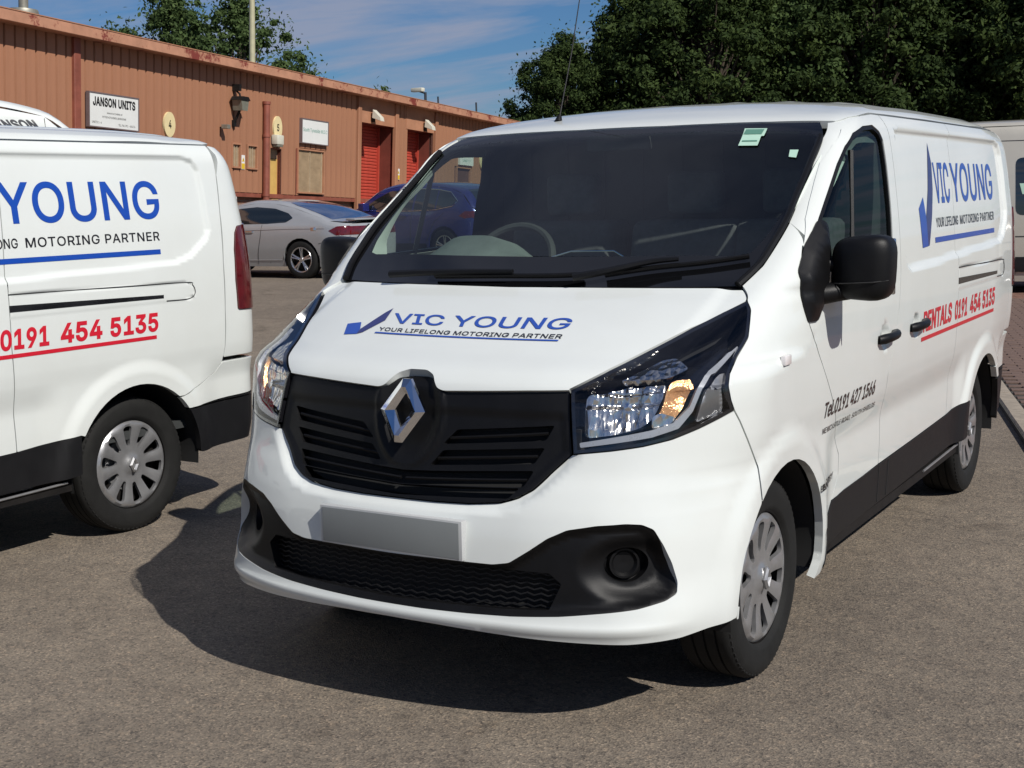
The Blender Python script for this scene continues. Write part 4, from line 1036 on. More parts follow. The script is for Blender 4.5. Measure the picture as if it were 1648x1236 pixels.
def warn(label, a, b, c, d):
    w = empty('warning_sign', label, 'sign', mw=BM, group='small warning signs on the wall')
    m = MB(); m.box(a, b, -.05, -.034, c, d); m.build('board', 'sign_white', w)
    m = MB(); m.box(a+.008, b-.008, -.0525, -.0505, c+.008, c+(d-c)*.42); m.build('yellow_panel', 'sign_yellow', w)
    m = MB(); cx = (a+b)/2; m.prism([(cx-.05, c+(d-c)*.55), (cx+.05, c+(d-c)*.55), (cx, c+(d-c)*.86)], -.0525, -.0505); m.build('triangle', 'sign_yellow', w)
    m = MB(); m.box(cx-.006, cx+.006, -.0545, -.053, c+(d-c)*.62, c+(d-c)*.76); m.build('print', 'print_black', w)
warn('small white and yellow warning sign between two narrow windows', -.38, -.24, 2.26, 2.57)
warn('small white and yellow warning sign between the two red shutters', 7.58, 7.72, 2.32, 2.62)
# lantern with bracket
w = empty('wall_lantern', 'dark metal wall lantern on a bracket, left of the downpipe', 'lamp', mw=BM)
m = MB(); m.box(-.75,-.67,-.22,-.03,3.92,4.06); m.tube([(-.71,-.12,3.92),(-.71,-.20,3.86),(-.71,-.22,3.78)], .022, n=8); m.build('bracket', 'dark_metal', w)
m = MB(); m.prism([(-.90,3.72),(-.52,3.72),(-.60,3.80),(-.82,3.80)], -.36, -.08); m.build('cap', 'dark_metal', w)
m = MB(); m.prism([(-.86,3.72),(-.56,3.72),(-.61,3.50),(-.81,3.50)], -.34, -.10); m.build('lantern_body', 'lantern_glass', w)
m = MB(); m.tube([(-.71,-.20,3.50),(-.71,-.12,3.34),(-.71,-.05,3.22)], .03, n=8); m.box(-.76,-.66,-.09,-.03,3.16,3.30); m.build('stem', 'dark_metal', w)
w = empty('security_camera', 'tiny dark camera on the wall left of the lantern', 'camera', mw=BM)
m = MB(); m.tube([(-1.21,-.03,3.10),(-1.21,-.14,3.12)], .02, n=8); m.build('arm', 'dark_metal', w); m = MB(); m.bevbox(-1.27,-1.15,-.26,-.10,3.08,3.17, b=.01); m.build('housing', 'galvanised', w)
def bulkhead(label, a, b, c, d):
    w = empty('bulkhead_lamp', label, 'lamp', mw=BM)
    m = MB(); m.bevbox(a, b, -.20, -.034, c+.05, d, b=.03); m.build('hood', 'lamp_body', w, smooth=True)
    m = MB(); m.bevbox(a+.03, b-.03, -.19, -.04, c, c+.05, b=.012); m.build('lens', 'lantern_glass', w, smooth=True)
bulkhead('boxy beige lamp over the yellow door', .90, 1.20, 2.83, 3.10)
def flood(label, s_, h):
    w = empty('floodlight', label, 'lamp', mw=BM, group='white floodlights over the shutters')
    m = MB(); m.prism([(-.10, h-.02), (-.36, h-.10), (-.34, h-.0), (-.12, h+.20)], s_-.11, s_+.11, axes='yz'); m.build('housing', 'lamp_body', w, bevel=.01)
    m = MB(); m.box(s_-.03, s_+.03, -.12, -.03, h-.12, h+.0); m.build('bracket', 'dark_metal', w)
flood('white wedge floodlight over the nearer red shutter', 5.97, 3.88)
flood('white wedge floodlight over the farther red shutter', 9.30, 3.88)
# poles behind the roof
def pole(name, label, cat, p0, p1, r0, r1, mtl, group=None):
    w = empty(name, label, cat, loc=(p0[0], p0[1], p0[2]), group=group)
    m = MB(); m.tube([(0,0,0), (p1[0]-p0[0], p1[1]-p0[1], p1[2]-p0[2])], [r0, r1], n=10); m.build('pole', mtl, w, smooth=True); return w
pole('flag_pole', 'pale tapered pole rising behind the roof in front of the left tree', 'pole', (-21.1, 22.4, 0), (-21.0, 22.9, 9.5), .10, .06, 'pole_paint')
w = pole('street_lamp', 'street lamp with white head beyond the building roof', 'street lamp', (-31.95, 46.5, -1), (-31.97, 46.6, 6.15), .09, .06, 'dark_post')
m = MB(); m.tube([(-.02,.1,7.10),(-.30,-.10,7.22)], .04, n=6)
m.build('arm', 'dark_post', w)
m = MB(); m.bevbox(-.55, .05, -.30, -.02, 7.16, 7.34, b=.05); m.build('lamp_head', 'lamp_body', w, smooth=True)
pole('thin_post', 'thin dark post beyond the roof, next to the street lamp', 'post', (-31.4, 46.9, -1), (-31.5, 46.9, 5.95), .045, .04, 'dark_post')
pole('thin_post', 'thin dark post beyond the roof, nearest the trees', 'post', (-29.9, 47.7, -1), (-30.0, 47.7, 5.65), .045, .04, 'dark_post')

# ================================================================== the van
def cy(L):                      # (angle, z) table to metric domain
    return [(a*CYL, b) for a, b in L]
def sd(L):                      # (y, z) on the side -> cyl domain
    P = surf('side', [a for a, b in L], [b for a, b in L])
    return [(math.atan2(p[0], 1.6-p[1])*CYL, float(p[2])) for p in P]
def rr(L):                      # (y, z) on the side -> rear corner domain
    P = surf('side', [a for a, b in L], [b for a, b in L])
    return [(math.atan2(p[0], p[1]-2.4)*RCY, float(p[2])) for p in P]

HL = cy([(0.2318,1.041),(0.2778,1.094),(0.3235,1.139),(0.3821,1.195),(0.4336,1.237),(0.4740,1.267),(0.4781,1.242),(0.4746,1.212),(0.4685,1.162),(0.4484,1.110),(0.4357,1.071),(0.4328,1.037),(0.4367,0.992),(0.4417,0.961),(0.4224,0.944),(0.3944,0.920),(0.3596,0.894),(0.3239,0.878),(0.2852,0.867),(0.2389,0.857)])
GR_TOP = cy([(0.0,1.079),(0.0150,1.077),(0.0290,1.066),(0.0420,1.030),(0.0520,1.023),(0.1143,1.029),(0.1752,1.035),(0.2300,1.039)])
GR_OUT = cy([(0.2314,0.984),(0.2334,0.922),(0.2369,0.857)])
GR_BOT = cy([(0.2141,0.811),(0.1890,0.757),(0.1704,0.731),(0.1485,0.715),(0.1054,0.705),(0.0573,0.702),(0.0,0.702)])
BON_EDGE = cy([(0.2305,1.043),(0.2773,1.096),(0.3231,1.141),(0.3820,1.197),(0.4338,1.239),(0.4733,1.270),(0.4767,1.280),(0.4758,1.291),(0.4725,1.302)])
BON_REAR = cy([(0.4700,1.304),(0.3874,1.304),(0.2807,1.3035),(0.1657,1.303),(0.0559,1.302),(0.0,1.301)])
FGAP = cy([(0.4421,0.959),(0.4502,0.924),(0.4629,0.858),(0.4800,0.765)])
OP_TOP = cy([(0.0,0.530),(0.0651,0.531),(0.1082,0.531),(0.1450,0.531),(0.1663,0.540),(0.1907,0.579),(0.2139,0.619),(0.2373,0.645),(0.2720,0.658),(0.3061,0.661),(0.3248,0.656),(0.3387,0.639)])
OP_SIDE = cy([(0.3504,0.590),(0.3602,0.536),(0.3671,0.477),(0.3663,0.444),(0.3533,0.428)])
OP_BOT = cy([(0.3198,0.412),(0.2749,0.402),(0.2288,0.390),(0.1682,0.380),(0.1110,0.375),(0.0474,0.372),(0.0,0.372)])
WS_BOT = cy([(0.0,1.302),(0.1527,1.303),(0.2807,1.305),(0.3874,1.306),(0.4700,1.309)])
WS_SIDE = cy([(0.5145,1.370),(0.5489,1.434),(0.5887,1.507),(0.6375,1.601),(0.7085,1.713),(0.7742,1.803),(0.8350,1.862)])
WS_TOP = cy([(0.8189,1.868),(0.6673,1.872),(0.4395,1.874),(0.2299,1.873),(0.0,1.872)])
SEAM_A = cy([(0.5889,1.507),(0.5996,1.481),(0.6055,1.455),(0.6057,1.418)])
ARCH_R = .402
def arch(y0, a0, a1, r=ARCH_R, n=16):
    return [(y0 + r*math.cos(a), AX_Z + r*math.sin(a)) for a in np.linspace(rad(a0), rad(a1), n)]
WIN = [(.215,1.385),(.365,1.513),(.446,1.569),(.543,1.635),(.643,1.703),(.748,1.768),(.864,1.819),(1.008,1.849),(1.144,1.858),(1.205,1.835),(1.232,1.80),(1.238,1.70),(1.236,1.55),(1.225,1.41),(1.19,1.388),(.80,1.375),(.40,1.365)]
DOOR_FRAME = densify([(.262,1.462),(.325,1.519),(.405,1.577),(.50,1.643),(.60,1.711),(.71,1.778),(.83,1.838),(.95,1.870),(1.08,1.893),(1.24,1.905)])
ROOFL = densify([(.875,1.8655),(.97,1.883),(1.08,1.893)])
DF_I = [i for i, q in enumerate(DOOR_FRAME) if q[0] <= 1.0801][-1]
BGAP = [(1.335,1.905),(1.336,1.75),(1.335,1.45),(1.333,1.27),(1.308,1.12),(1.245,.975),(1.205,.93),(1.268,.925),(1.205,.90),(1.195,.80),(1.212,.665),(1.218,.60),(1.222,.497)]
BGAP2 = [(1.335,1.905),(1.336,1.75),(1.335,1.45),(1.333,1.27),(1.308,1.12),(1.245,.975),(1.19,.88),(1.195,.78),(1.212,.66),(1.222,.497)]
DOOR_F = [(.60,.475),(.665,.56),(.66,.64),(.60,.71),(.531,.804),(.432,.907),(.278,1.059),(.185,1.165),(.165,1.25),(.155,1.34),(.20,1.40),(.228,1.430)]
SILL_TOP = [(.60,.475),(.75,.488),(1.222,.497),(1.70,.505),(2.35,.520),(2.725,.545)]

def wheel(parent, y, x=.905, r=.335, w=.205, cap='disc'):
    """one wheel on the +x side: tyre with hubcap and badge as sub-parts"""
    hw = w/2; xo = x
    prof = [(.205,-w*.96),(.225,-w),(.27,-w-.002),(.305,-w*.985),(.328,-w*.93),(.335,-w*.84)]
    n_g = [ -.70, -.66, -.50, -.46, -.30, -.26 ]
    for k, g in enumerate(n_g):
        prof.append((.335 if k % 2 == 0 else .335, w*g)); 
        if k % 2 == 0: prof += [(.327, w*g+.001), (.327, w*n_g[k+1]-.001)]
    prof += [(.335,-w*.16),(.330,-w*.09),(.318,-w*.035),(.305,-w*.008),(.300,0.0),(.275,.002),(.245,-.002),(.235,-.004),(.228,-.012),(.221,-.018)]
    m = MB(); m.lathe([(a, b) for a, b in prof], (xo, y, AX_Z), (1, 0, 0), n=72)
    # shoulder blocks
    for k in range(72):
        a = 2*math.pi*k/72
        for sgn, xx in ((1, xo-w*.10),):
            p = Vector((xx, y + math.cos(a)*.330, AX_Z + math.sin(a)*.330)); t = Vector((0, -math.sin(a), math.cos(a))); rd = Vector((0, math.cos(a), math.sin(a)))
            q = [p + t*.009 + rd*.0045 + Vector((-.028, 0, 0)), p - t*.009 + rd*.0045 + Vector((-.028, 0, 0)), p - t*.008 - rd*.006 + Vector((.012, 0, 0)), p + t*.008 - rd*.006 + Vector((.012, 0, 0))]
            q2 = [v - rd*.012 for v in q]
            m.add(q + q2, [(0,1,2,3),(0,4,5,1),(1,5,6,2),(2,6,7,3),(3,7,4,0)])
    t = m.build('wheel', 'rubber', parent, smooth=True)
    # rim barrel and brake
    m = MB(); m.lathe([(.222,-.02),(.218,-.05),(.20,-.16),(.20,-w)], (xo, y, AX_Z), (1, 0, 0), n=48)
    m.lathe([(.0,-.075),(.12,-.075),(.19,-.065),(.20,-.07)], (xo, y, AX_Z), (1, 0, 0), n=32)
    m.build('rim', 'dark_metal', t, smooth=True)
    m = MB(); m.lathe([(.06,-.06),(.13,-.062),(.135,-.075)], (xo, y, AX_Z), (1, 0, 0), n=32)
    m.build('brake_disc', 'silver_cap', t, smooth=True)
    # hubcap: ten flared spokes
    ring = [(.217*math.cos(a), .217*math.sin(a)) for a in np.linspace(0, 2*math.pi, 72, endpoint=False)]
    holes = []
    for k in range(10):
        c = 2*math.pi*(k+.5)/10 + .1
        hp = []
        for rr_, ww in ((.182,.052),(.188,.0)): pass
        pts = [(.098,-.10),(.092,0),(.098,.10),(.125,.135),(.165,.150),(.187,.140),(.193,.03),(.190,-.12),(.168,-.145),(.125,-.12)]
        holes.append([(R_*math.cos(c+d_), R_*math.sin(c+d_)) for R_, d_ in pts])
    hs = [catmull(h_+[h_[0]], 3)[:-1] for h_ in holes]
    V = list(ring); E = [(i, (i+1) % 72) for i in range(72)]
    for q in hs:
        k = len(V); V += [tuple(p_) for p_ in q]; E += [(k+i, k+(i+1) % len(q)) for i in range(len(q))]
    for R_ in np.arange(.012, .212, .012):
        nn = max(6, int(2*math.pi*R_/.012))
        for i in range(nn):
            a = 2*math.pi*i/nn; p_ = (R_*math.cos(a), R_*math.sin(a))
            if min(abs(float(poly_sdf(p_[0], p_[1], q))) for q in hs) > .004 and all(float(poly_sdf(p_[0], p_[1], q)) > 0 for q in hs): V.append(p_)
    r_ = delaunay_2d_cdt([Vector(v) for v in V], E, [], 0, 1e-7)
    vv = np.array([q[:] for q in r_[0]]); T = np.array(r_[2]); cen = vv[T].mean(1)
    ok = np.hypot(cen[:, 0], cen[:, 1]) < .2165
    for q in hs: ok &= poly_sdf(cen[:, 0], cen[:, 1], q) > 0
    T = T[ok]; R_ = np.hypot(vv[:, 0], vv[:, 1])
    A = np.arctan2(vv[:, 1], vv[:, 0]) - .1
    dish = -.022 + .018*sstep(.06, .02, R_) + .010*sstep(.10, .20, R_) - .012*sstep(.205, .217, R_)
    dish += .004*np.cos(A*10)*sstep(.08,.14,R_)*sstep(.205,.19,R_)
    VV = np.stack([xo + dish, y + vv[:, 0], AX_Z + vv[:, 1]], 1)
    fs = []
    for q in T:
        n_ = np.cross(VV[q[1]]-VV[q[0]], VV[q[2]]-VV[q[0]]); fs.append(tuple(q) if n_[0] > 0 else tuple(q[::-1]))
    cnt = {}
    for a, b, c in fs:
        for e in ((a, b), (b, c), (c, a)): cnt[e] = 1
    VL = VV.tolist(); idx = {}
    for a, b in [e for e in cnt if (e[1], e[0]) not in cnt]:
        for q in (a, b):
            if q not in idx: idx[q] = len(VL); VL.append([VL[q][0]-.016, VL[q][1], VL[q][2]])
        fs.append((b, a, idx[a], idx[b]))
    me = mesh_from('hubcap', VL, fs, 'silver_cap', smooth=True)
    bm = bmesh.new(); bm.from_mesh(me)
    for e in bm.edges:
        if len(e.link_faces) == 2 and e.calc_face_angle(0) > rad(45): e.smooth = False
    bm.to_mesh(me); bm.free()
    new_obj('hubcap', me, t)
    m = MB(); diamond(m, xo-.002, y, AX_Z, .030, .038, axis='x'); m.build('wheel_badge', 'silver_cap', t)
    return t

def diamond(m, cx, cyy, cz, hw, hh, axis='y', tk=.010):
    """open rhombus emblem folded along its band"""
    o = [(-.18,1),(.18,1),(1,0),(.18,-1),(-.18,-1),(-1,0)]
    i_ = [(0,.52),(.03,.52),(.38,0),(.0,-.52),(-.03,-.52),(-.38,0)]
    md = [((a[0]+b[0])/2, (a[1]+b[1])/2) for a, b in zip(o, i_)]
    def P(a, b, d):
        return (cx + a*hw, cyy - d, cz + b*hh) if axis == 'y' else (cx + d, cyy + a*hw, cz + b*hh)
    vs = [P(a, b, -.004) for a, b in o] + [P(a, b, tk*.3) for a, b in o] + [P(a, b, tk) for a, b in md] + [P(a, b, tk*.2) for a, b in i_] + [P(a, b, -.004) for a, b in i_]
    fs = []
    for L in range(4):
        for k in range(6):
            j = (k+1) % 6; fs.append((L*6+k, L*6+j, L*6+6+j, L*6+6+k))
    m.add(vs, fs)

def mirror_shell(t, sgn):
    """big door mirror on its arm; built on +x, mirrored if sgn<0"""
    def sup(cx, cyy, cz, hx, hy, hz, p=3.2, nu=28, nv=18, shp=None):
        vs = []; fs = []
        for i in range(nv+1):
            ph = -math.pi/2 + math.pi*i/nv
            for j in range(nu):
                th = 2*math.pi*j/nu
                def s_(w, e): return math.copysign(abs(w)**(2/e), w)
                a = s_(math.cos(ph), p)*s_(math.cos(th), p); b = s_(math.cos(ph), p)*s_(math.sin(th), p); c = s_(math.sin(ph), p)
                if shp: a, b, c = shp(a, b, c)
                vs.append((cx + a*hx, cyy + b*hy, cz + c*hz))
        for i in range(nv):
            for j in range(nu):
                k = (j+1) % nu; fs.append((i*nu+j, i*nu+k, (i+1)*nu+k, (i+1)*nu+j))
        return vs, fs
    m = MB()
    def shp(a, b, c):
        # front (b<0) bulges, back flat; narrower towards the bottom inside
        b2 = b if b > 0 else b*(1 - .28*a*a)
        return a + .04*c, b2, c*(1 - .06*(1-a))
    v, f_ = sup(1.103, .385, 1.348, .104, .085, .116, p=4.0, shp=shp); m.add(v, f_)
    sh = m.build('wing_mirror', 'black_plastic', None, smooth=True)
    m = MB(); m.bevbox(1.015, 1.190, .462, .472, 1.252, 1.444, b=.006); gl = m.build('mirror_glass', 'chrome', sh, smooth=True)
    m = MB()
    m.tube([(.945,.26,1.262),(.99,.30,1.262),(1.03,.345,1.268),(1.07,.375,1.28)], [.042,.036,.034,.040], n=12)
    m.tube([(.955,.31,1.375),(.99,.34,1.362),(1.04,.37,1.35)], [.030,.024,.026], n=10)
    m.build('mirror_arm', 'black_plastic', sh, smooth=True)
    # split line of the shell
    m = MB(); m.tube([(1.004,.332,1.298),(1.045,.302,1.298),(1.10,.294,1.301),(1.16,.304,1.304),(1.200,.342,1.308)], .0025, n=5)
    m.build('mirror_seam', 'seam_dark', sh)
    if sgn < 0:
        r = mirror_obj(sh, t)
        for ch in list(bpy.data.objects):
            if ch.parent == sh: mirror_obj(ch, r)
    sh.parent = t if sgn > 0 else None
    return sh, (r if sgn < 0 else None)

def FULL_(L): return L + [(-a, b) for a, b in reversed(L) if a > 1e-6]

def make_van(label, group):
    van = empty('panel_van', label, 'van', group=group)
    W = 'white_paint'
    # ---- nose
    low_corner = sd([(-.400,.360),(-.405,.325)])
    lip = cy([(.405,.316),(.370,.306),(.309,.304),(.229,.311),(.150,.319),(.068,.328),(0,.331)])
    bumper_ol = GR_BOT[::-1] + GR_OUT[::-1][:1] + HL[:13:-1][0:0] + HL[::-1][0:7] + FGAP + sd(arch(0, 128, 183)) + low_corner + lip
    GRF_ = FULL_(GR_TOP + GR_OUT + GR_BOT)
    bump_disp = lambda a, b: -.022*(1-sstep(.0, .040, poly_sdf(a, b, GRF_)))*sstep(.26*CYL, .22*CYL, np.abs(a)) + .010*np.exp(-((b-.350)/.018)**2)*sstep(.40*CYL, .30*CYL, np.abs(a))
    FULL = lambda L: L + [(-a, b) for a, b in reversed(L) if a > 1e-6]
    OPEN_HALF = FULL(OP_TOP + OP_SIDE + OP_BOT)
    patch('front_bumper', bumper_ol, 'cyl', W, van, holes=[OP_TOP + OP_SIDE + OP_BOT], mirror=2, disp=bump_disp, h=.016, depth=.03, round_=.008)
    # under lip
    patch('lip', [(0,.345)] + cy([(.20,.330),(.30,.318),(.37,.320),(.37,.306),(.309,.304),(.229,.311),(.12,.322)]) + [(0,.331)], 'cyl', 'white_paint', van, mirror=2, off=-.010, h=.03, gap=0, depth=0, round_=0)
    # lower opening with fog lamp pods
    FC = (.312*CYL, .535)
    mesh_h = cy([(0,.515),(.150,.516),(.215,.512),(.2300,.480),(.2150,.405),(.150,.397),(0,.390)])
    fog_h = [(FC[0] + .066*math.cos(t), FC[1] + .052*math.sin(t)) for t in np.linspace(0, 2*math.pi, 28, endpoint=False)]
    def ldisp(a, b):
        aa = np.abs(a)
        s_ = poly_sdf(a, b, OPEN_HALF)
        d = -.022*sstep(.004, -.026, s_)
        q = np.hypot((aa-FC[0]-.01)/1.5, b-FC[1]+.010)
        d -= .034*sstep(.105, .050, q)
        return d
    patch('lower_grille', OP_TOP + OP_SIDE + OP_BOT, 'cyl', 'black_plastic', van, holes=[mesh_h, fog_h], mirror=2, disp=ldisp, h=.012, gap=0, depth=.035, round_=.006, off=-.001)
    patch('lower_grille_back', cy([(0,.62),(.20,.66),(.34,.70),(.385,.60),(.385,.31),(.30,.30),(0,.30)]), 'cyl', 'underside', van, mirror=2, h=.05, gap=0, depth=0, off=-.095)
    for sx in (-1, 1):
        m = MB(); p = on_surf('cyl', [FC[0]], [FC[1]], -.078)[0]; nrm = grad(np.array([p]))[0]
        m.lathe([(0,-.010),(.032,-.008),(.040,.002),(.046,.002),(.052,-.012),(.08,-.02)], (sx*p[0], p[1], p[2]), (sx*nrm[0], nrm[1], 0), n=28)
        m.build('fog_lamp_cover', 'black_plastic', van, smooth=True)
    # honeycomb mesh in the opening: rows of short bars
    m = MB()
    rows = np.arange(.395, .528, .0155)
    for i, z in enumerate(rows):
        amax = .235*CYL
        aa = np.arange(-amax, amax, .020)
        P = on_surf('cyl', aa, np.full(len(aa), z) + .0032*np.where((np.arange(len(aa)) % 2) == 0, 1, -1), -.050)
        m.tube([tuple(q) for q in P], .0028, n=4)
    tag(m.build('mesh_insert', 'grey_plastic', van), kind='stuff')
    # ---- grille
    GRH = GR_TOP + GR_OUT + GR_BOT
    GRF = FULL(GRH)
    slots = [cy([(.0600,.871),(.0770,.908),(.2080,.934),(.2000,.900)]), cy([(.0440,.808),(.0580,.843),(.1960,.867),(.1860,.832)]), cy([(0,.750),(0,.778),(.0450,.783),(.1830,.801),(.1740,.768)]), cy([(0,.716),(0,.737),(.1660,.754),(.1580,.732)])]
    def gdisp(a, b):
        aa = np.abs(a)
        s_ = poly_sdf(a, b, GRF)
        d = -.012 - .008*sstep(-.008, -.030, s_)*sstep(.985, .95, b)
        em = np.hypot(aa/.105, (b-.965)/.150)
        d = d - .014*sstep(1.0, .75, em) + .007*np.exp(-((em-1.10)/.09)**2)
        return d
    patch('grille', GRH, 'cyl', 'black_plastic', van, holes=[inset(q, -.0055) for q in slots], mirror=2, disp=gdisp, h=.010, gap=.001, depth=.028, round_=.009)
    patch('grille_back', inset(GRH, .02), 'cyl', 'underside', van, mirror=2, h=.05, gap=0, depth=0, off=-.060, round_=0)
    for sx in (-1, 1):
        for (a0, a1, z0, z1) in ((.064,.203,.886,.916),(.048,.190,.824,.848),(.004,.178,.764,.784)):
            m = MB()
            aa = np.linspace(a0*CYL, a1*CYL, 12); zz = np.linspace(z0, z1, 12)
            P = on_surf('cyl', aa, zz, -.030)
            P[:, 0] *= sx
            m.tube([tuple(q) for q in P], .0055, n=6); m.build('slat', 'black_plastic', van, smooth=True)
    m = MB(); diamond(m, 0, -.778, .962, .084, .096, tk=.022); 
    em = m.build('emblem', 'chrome', van)
    em.rotation_euler = (0, 0, 0)
    # tilt with the grille
    for v in em.data.vertices: v.co.y += (v.co.z-.962)*.30
    # ---- number plate: a blank grey plate in a clear-edged holder
    m = MB(); m.bevbox(-.268, .268, -.8790, -.850, .534, .656, b=.003); pl = m.build('number_plate', 'plate_rim', van, smooth=True)
    m = MB(); m.bevbox(-.258, .258, -.8815, -.8792, .540, .650, b=.0008); m.build('plate_face', 'plate_grey', pl, smooth=True)
    # ---- bonnet
    cr = lambda a, b: .0
    def bdisp(a, b):
        th = np.abs(a)/CYL
        # raised centre panel between two creases running to the screen
        e = .30 + .55*(b-1.05)
        return -.008*sstep(-.016, .016, th-e)*sstep(1.03, 1.08, b)
    patch('bonnet', GR_TOP + BON_EDGE + BON_REAR, 'cyl', W, van, mirror=2, disp=bdisp, h=.011, gap=.0025, depth=.03, round_=.010)
    nose_block = cy([(0,.70),(.14,.72),(.20,.79),(.222,.86),(.222,1.035),(.30,1.105),(.42,1.205),(.455,1.262),(.455,1.285),(0,1.285)])
    patch('nose_light_block', nose_block, 'cyl', 'underside', van, mirror=2, off=-.075, h=.05, gap=0, depth=0, round_=0)  # unseen dark sheet added under the bonnet to stop sun leaking through gaps
    # ---- headlights
    hl_parts = []
    def side_pair(name, ol, mtl, off, par=(van, van), **k):
        a = patch(name, ol, 'cyl', mtl, par[0], off=off, **k)
        b = mirror_obj_n(a, par[1]); return a, b
    A, B = side_pair('headlight', HL, 'lens_glass', .002, depth=.01, gap=.003, h=.025, round_=.01)
    par = (A, B)
    side_pair('lamp_housing', inset(HL, .002), 'gloss_black', -.100, par, depth=0, gap=0, h=.03, round_=.01)
    # side walls of the housing
    side_pair('lamp_rim', inset(HL, .001), 'gloss_black', .0005, par, holes=[inset(fillet(HL, .01), .011)], depth=.10, gap=0, h=.02, round_=0)
    bowl = cy([(0.2500,1.035),(0.2974,1.078),(0.3549,1.076),(0.3574,1.041),(0.3416,0.958),(0.3239,0.930),(0.2847,0.912),(0.2500,0.903)])
    bc = (.305*CYL, .995)
    side_pair('reflector_bowl', bowl, 'reflector', -.035, par, depth=.02, gap=0, h=.012, disp=lambda a, b: -.030*sstep(.12, .0, np.hypot(a-bc[0], b-bc[1])) - .007*np.abs(np.sin((a-bc[0])*60)) - .006*sstep(-.003,.003,b-bc[1]), round_=.02)
    m = MB(); p = on_surf('cyl', [bc[0]], [bc[1]], -.055)[0]
    m.lathe([(0,.03),(.012,.026),(.016,.0),(.018,-.05)], tuple(p), tuple(grad(np.array([p]))[0]), n=16)
    o = m.build('bulb_cap', 'chrome', par[0], smooth=True); mirror_obj(o, par[1])
    amb = cy([(0.3600,1.075),(0.3859,1.081),(0.3930,1.049),(0.3799,0.986),(0.3636,0.941),(0.3367,0.930),(0.3515,0.990)])
    side_pair('indicator', amb, 'amber', -.030, par, depth=.02, gap=0, h=.012, disp=lambda a, b: -.018*sstep(.05, .0, np.hypot(a-.376*CYL, b-1.02)), round_=.012)
    ambw = cy([(0.3370,.962),(0.3480,.972),(0.3690,.955),(0.3610,.938),(0.3370,.927)])
    side_pair('indicator_base', ambw, 'reflector', -.026, par, depth=.005, gap=0, h=.012, round_=.008)
    upr = cy([(0.2908,1.085),(0.3426,1.135),(0.3628,1.140),(0.3830,1.112),(0.3546,1.090)])
    side_pair('upper_reflector', upr, 'reflector', -.030, par, depth=.02, gap=0, h=.015, round_=.012)
    chrome = cy([(0.2454,0.890),(0.3358,0.923),(0.3636,0.941),(0.3840,0.985),(0.3966,1.053),(0.4076,1.089),(0.4546,1.146),(0.4556,1.136),(0.4119,1.076),(0.4019,1.043),(0.3881,0.970),(0.3697,0.923),(0.3358,0.902),(0.2466,0.876)])
    side_pair('chrome_strip', chrome, 'strip_silver', -.012, par, depth=.012, gap=0, h=.012, round_=.004)
    grey = cy([(0.4330,1.086),(0.4184,1.066),(0.4050,1.024),(0.3920,0.936),(0.4291,0.960),(0.4290,1.000),(0.4270,1.029)])
    side_pair('marker_panel', grey, 'silver_cap', -.016, par, depth=.012, gap=0, h=.012, round_=.012, disp=lambda a, b: .0022*np.abs(np.sin(b*260)))
    # ---- wings
    fender = HL[5:14] + FGAP + sd(arch(0, 128, -1)) + sd([(.392,.30),(.372,.262),(.362,.240),(.43,.245),(.455,.29),(.49,.40),(.60,.475)] + DOOR_F[1:]) + SEAM_A[::-1] + WS_SIDE[2::-1] + [WS_BOT[-1]] + BON_EDGE[::-1][:3]
    a = patch('front_wing', fender, 'cyl', W, van, h=.026, gap=.0025, depth=.03, round_=.006); mirror_obj_n(a, van)
    # ---- screen pillars and roof
    df = sd(DOOR_FRAME); top = sd([(1.335,1.905)])
    def roof_edge(ys, z=1.908):
        P = surf('side', ys, np.full(len(ys), z)); return P
    pil = WS_SIDE[2:] + sd(ROOFL) + sd([(q[0]+.010, q[1]-.014) for q in DOOR_FRAME[:DF_I]])[::-1] + SEAM_A[:1]
    a = patch('screen_pillar', pil, 'cyl', W, van, h=.016, gap=0, depth=.02, round_=.004, off=-.0035); mirror_obj_n(a, van)
    wt = [(p[0], p[1]) for p in surf('cyl', [q[0] for q in WS_TOP], [q[1] for q in WS_TOP])]
    pe = roof_edge(np.array([1.24, 1.335, 1.8, 2.4, 3.0, 3.5, 3.75]), 1.909)
    rear_pts = [(.80,3.83),(.66,3.875),(.4,3.905),(0,3.92)]
    roof_ol = [(0., wt[-1][1])] + [wt[i] for i in range(len(wt)-2, -1, -1)] + [(p[0], p[1]) for p in surf('side', [q[0] for q in ROOFL], [q[1] for q in ROOFL])] + [(p[0], p[1]) for p in pe] + rear_pts
    def rdisp(a, b):
        d = np.zeros_like(a)
        for c in (.18, .42, .64): d = d + .007*np.exp(-((np.abs(a)-c)/.035)**4)*sstep(1.45, 1.6, b)*sstep(3.75, 3.6, b)
        d = d - .010*np.exp(-((np.abs(a)-.815)/.016)**2)*sstep(1.35, 1.5, b)*sstep(3.8,3.6,b)
        return d
    patch('roof', roof_ol, 'top', W, van, mirror=2, disp=rdisp, h=.035, gap=.0015, depth=.03, round_=.004)
    # roof aerial
    m = MB(); p = on_surf('top', [-.395], [.985], 0)[0]
    m.tube([(p[0], p[1], p[2]-.004), (p[0]+.0, p[1]+.012, p[2]+.022)], [.018, .009], n=12)
    m.tube([(p[0], p[1]+.010, p[2]+.015), (p[0]+.012, p[1]+.11, p[2]+.30), (p[0]+.03, p[1]+.19, p[2]+.62)], [.0035, .0028, .002], n=6)
    m.build('aerial', 'black_plastic', van, smooth=True)
    # ---- windscreen: clear pane and black printed border
    ws = WS_BOT + WS_SIDE[:-1] + WS_TOP
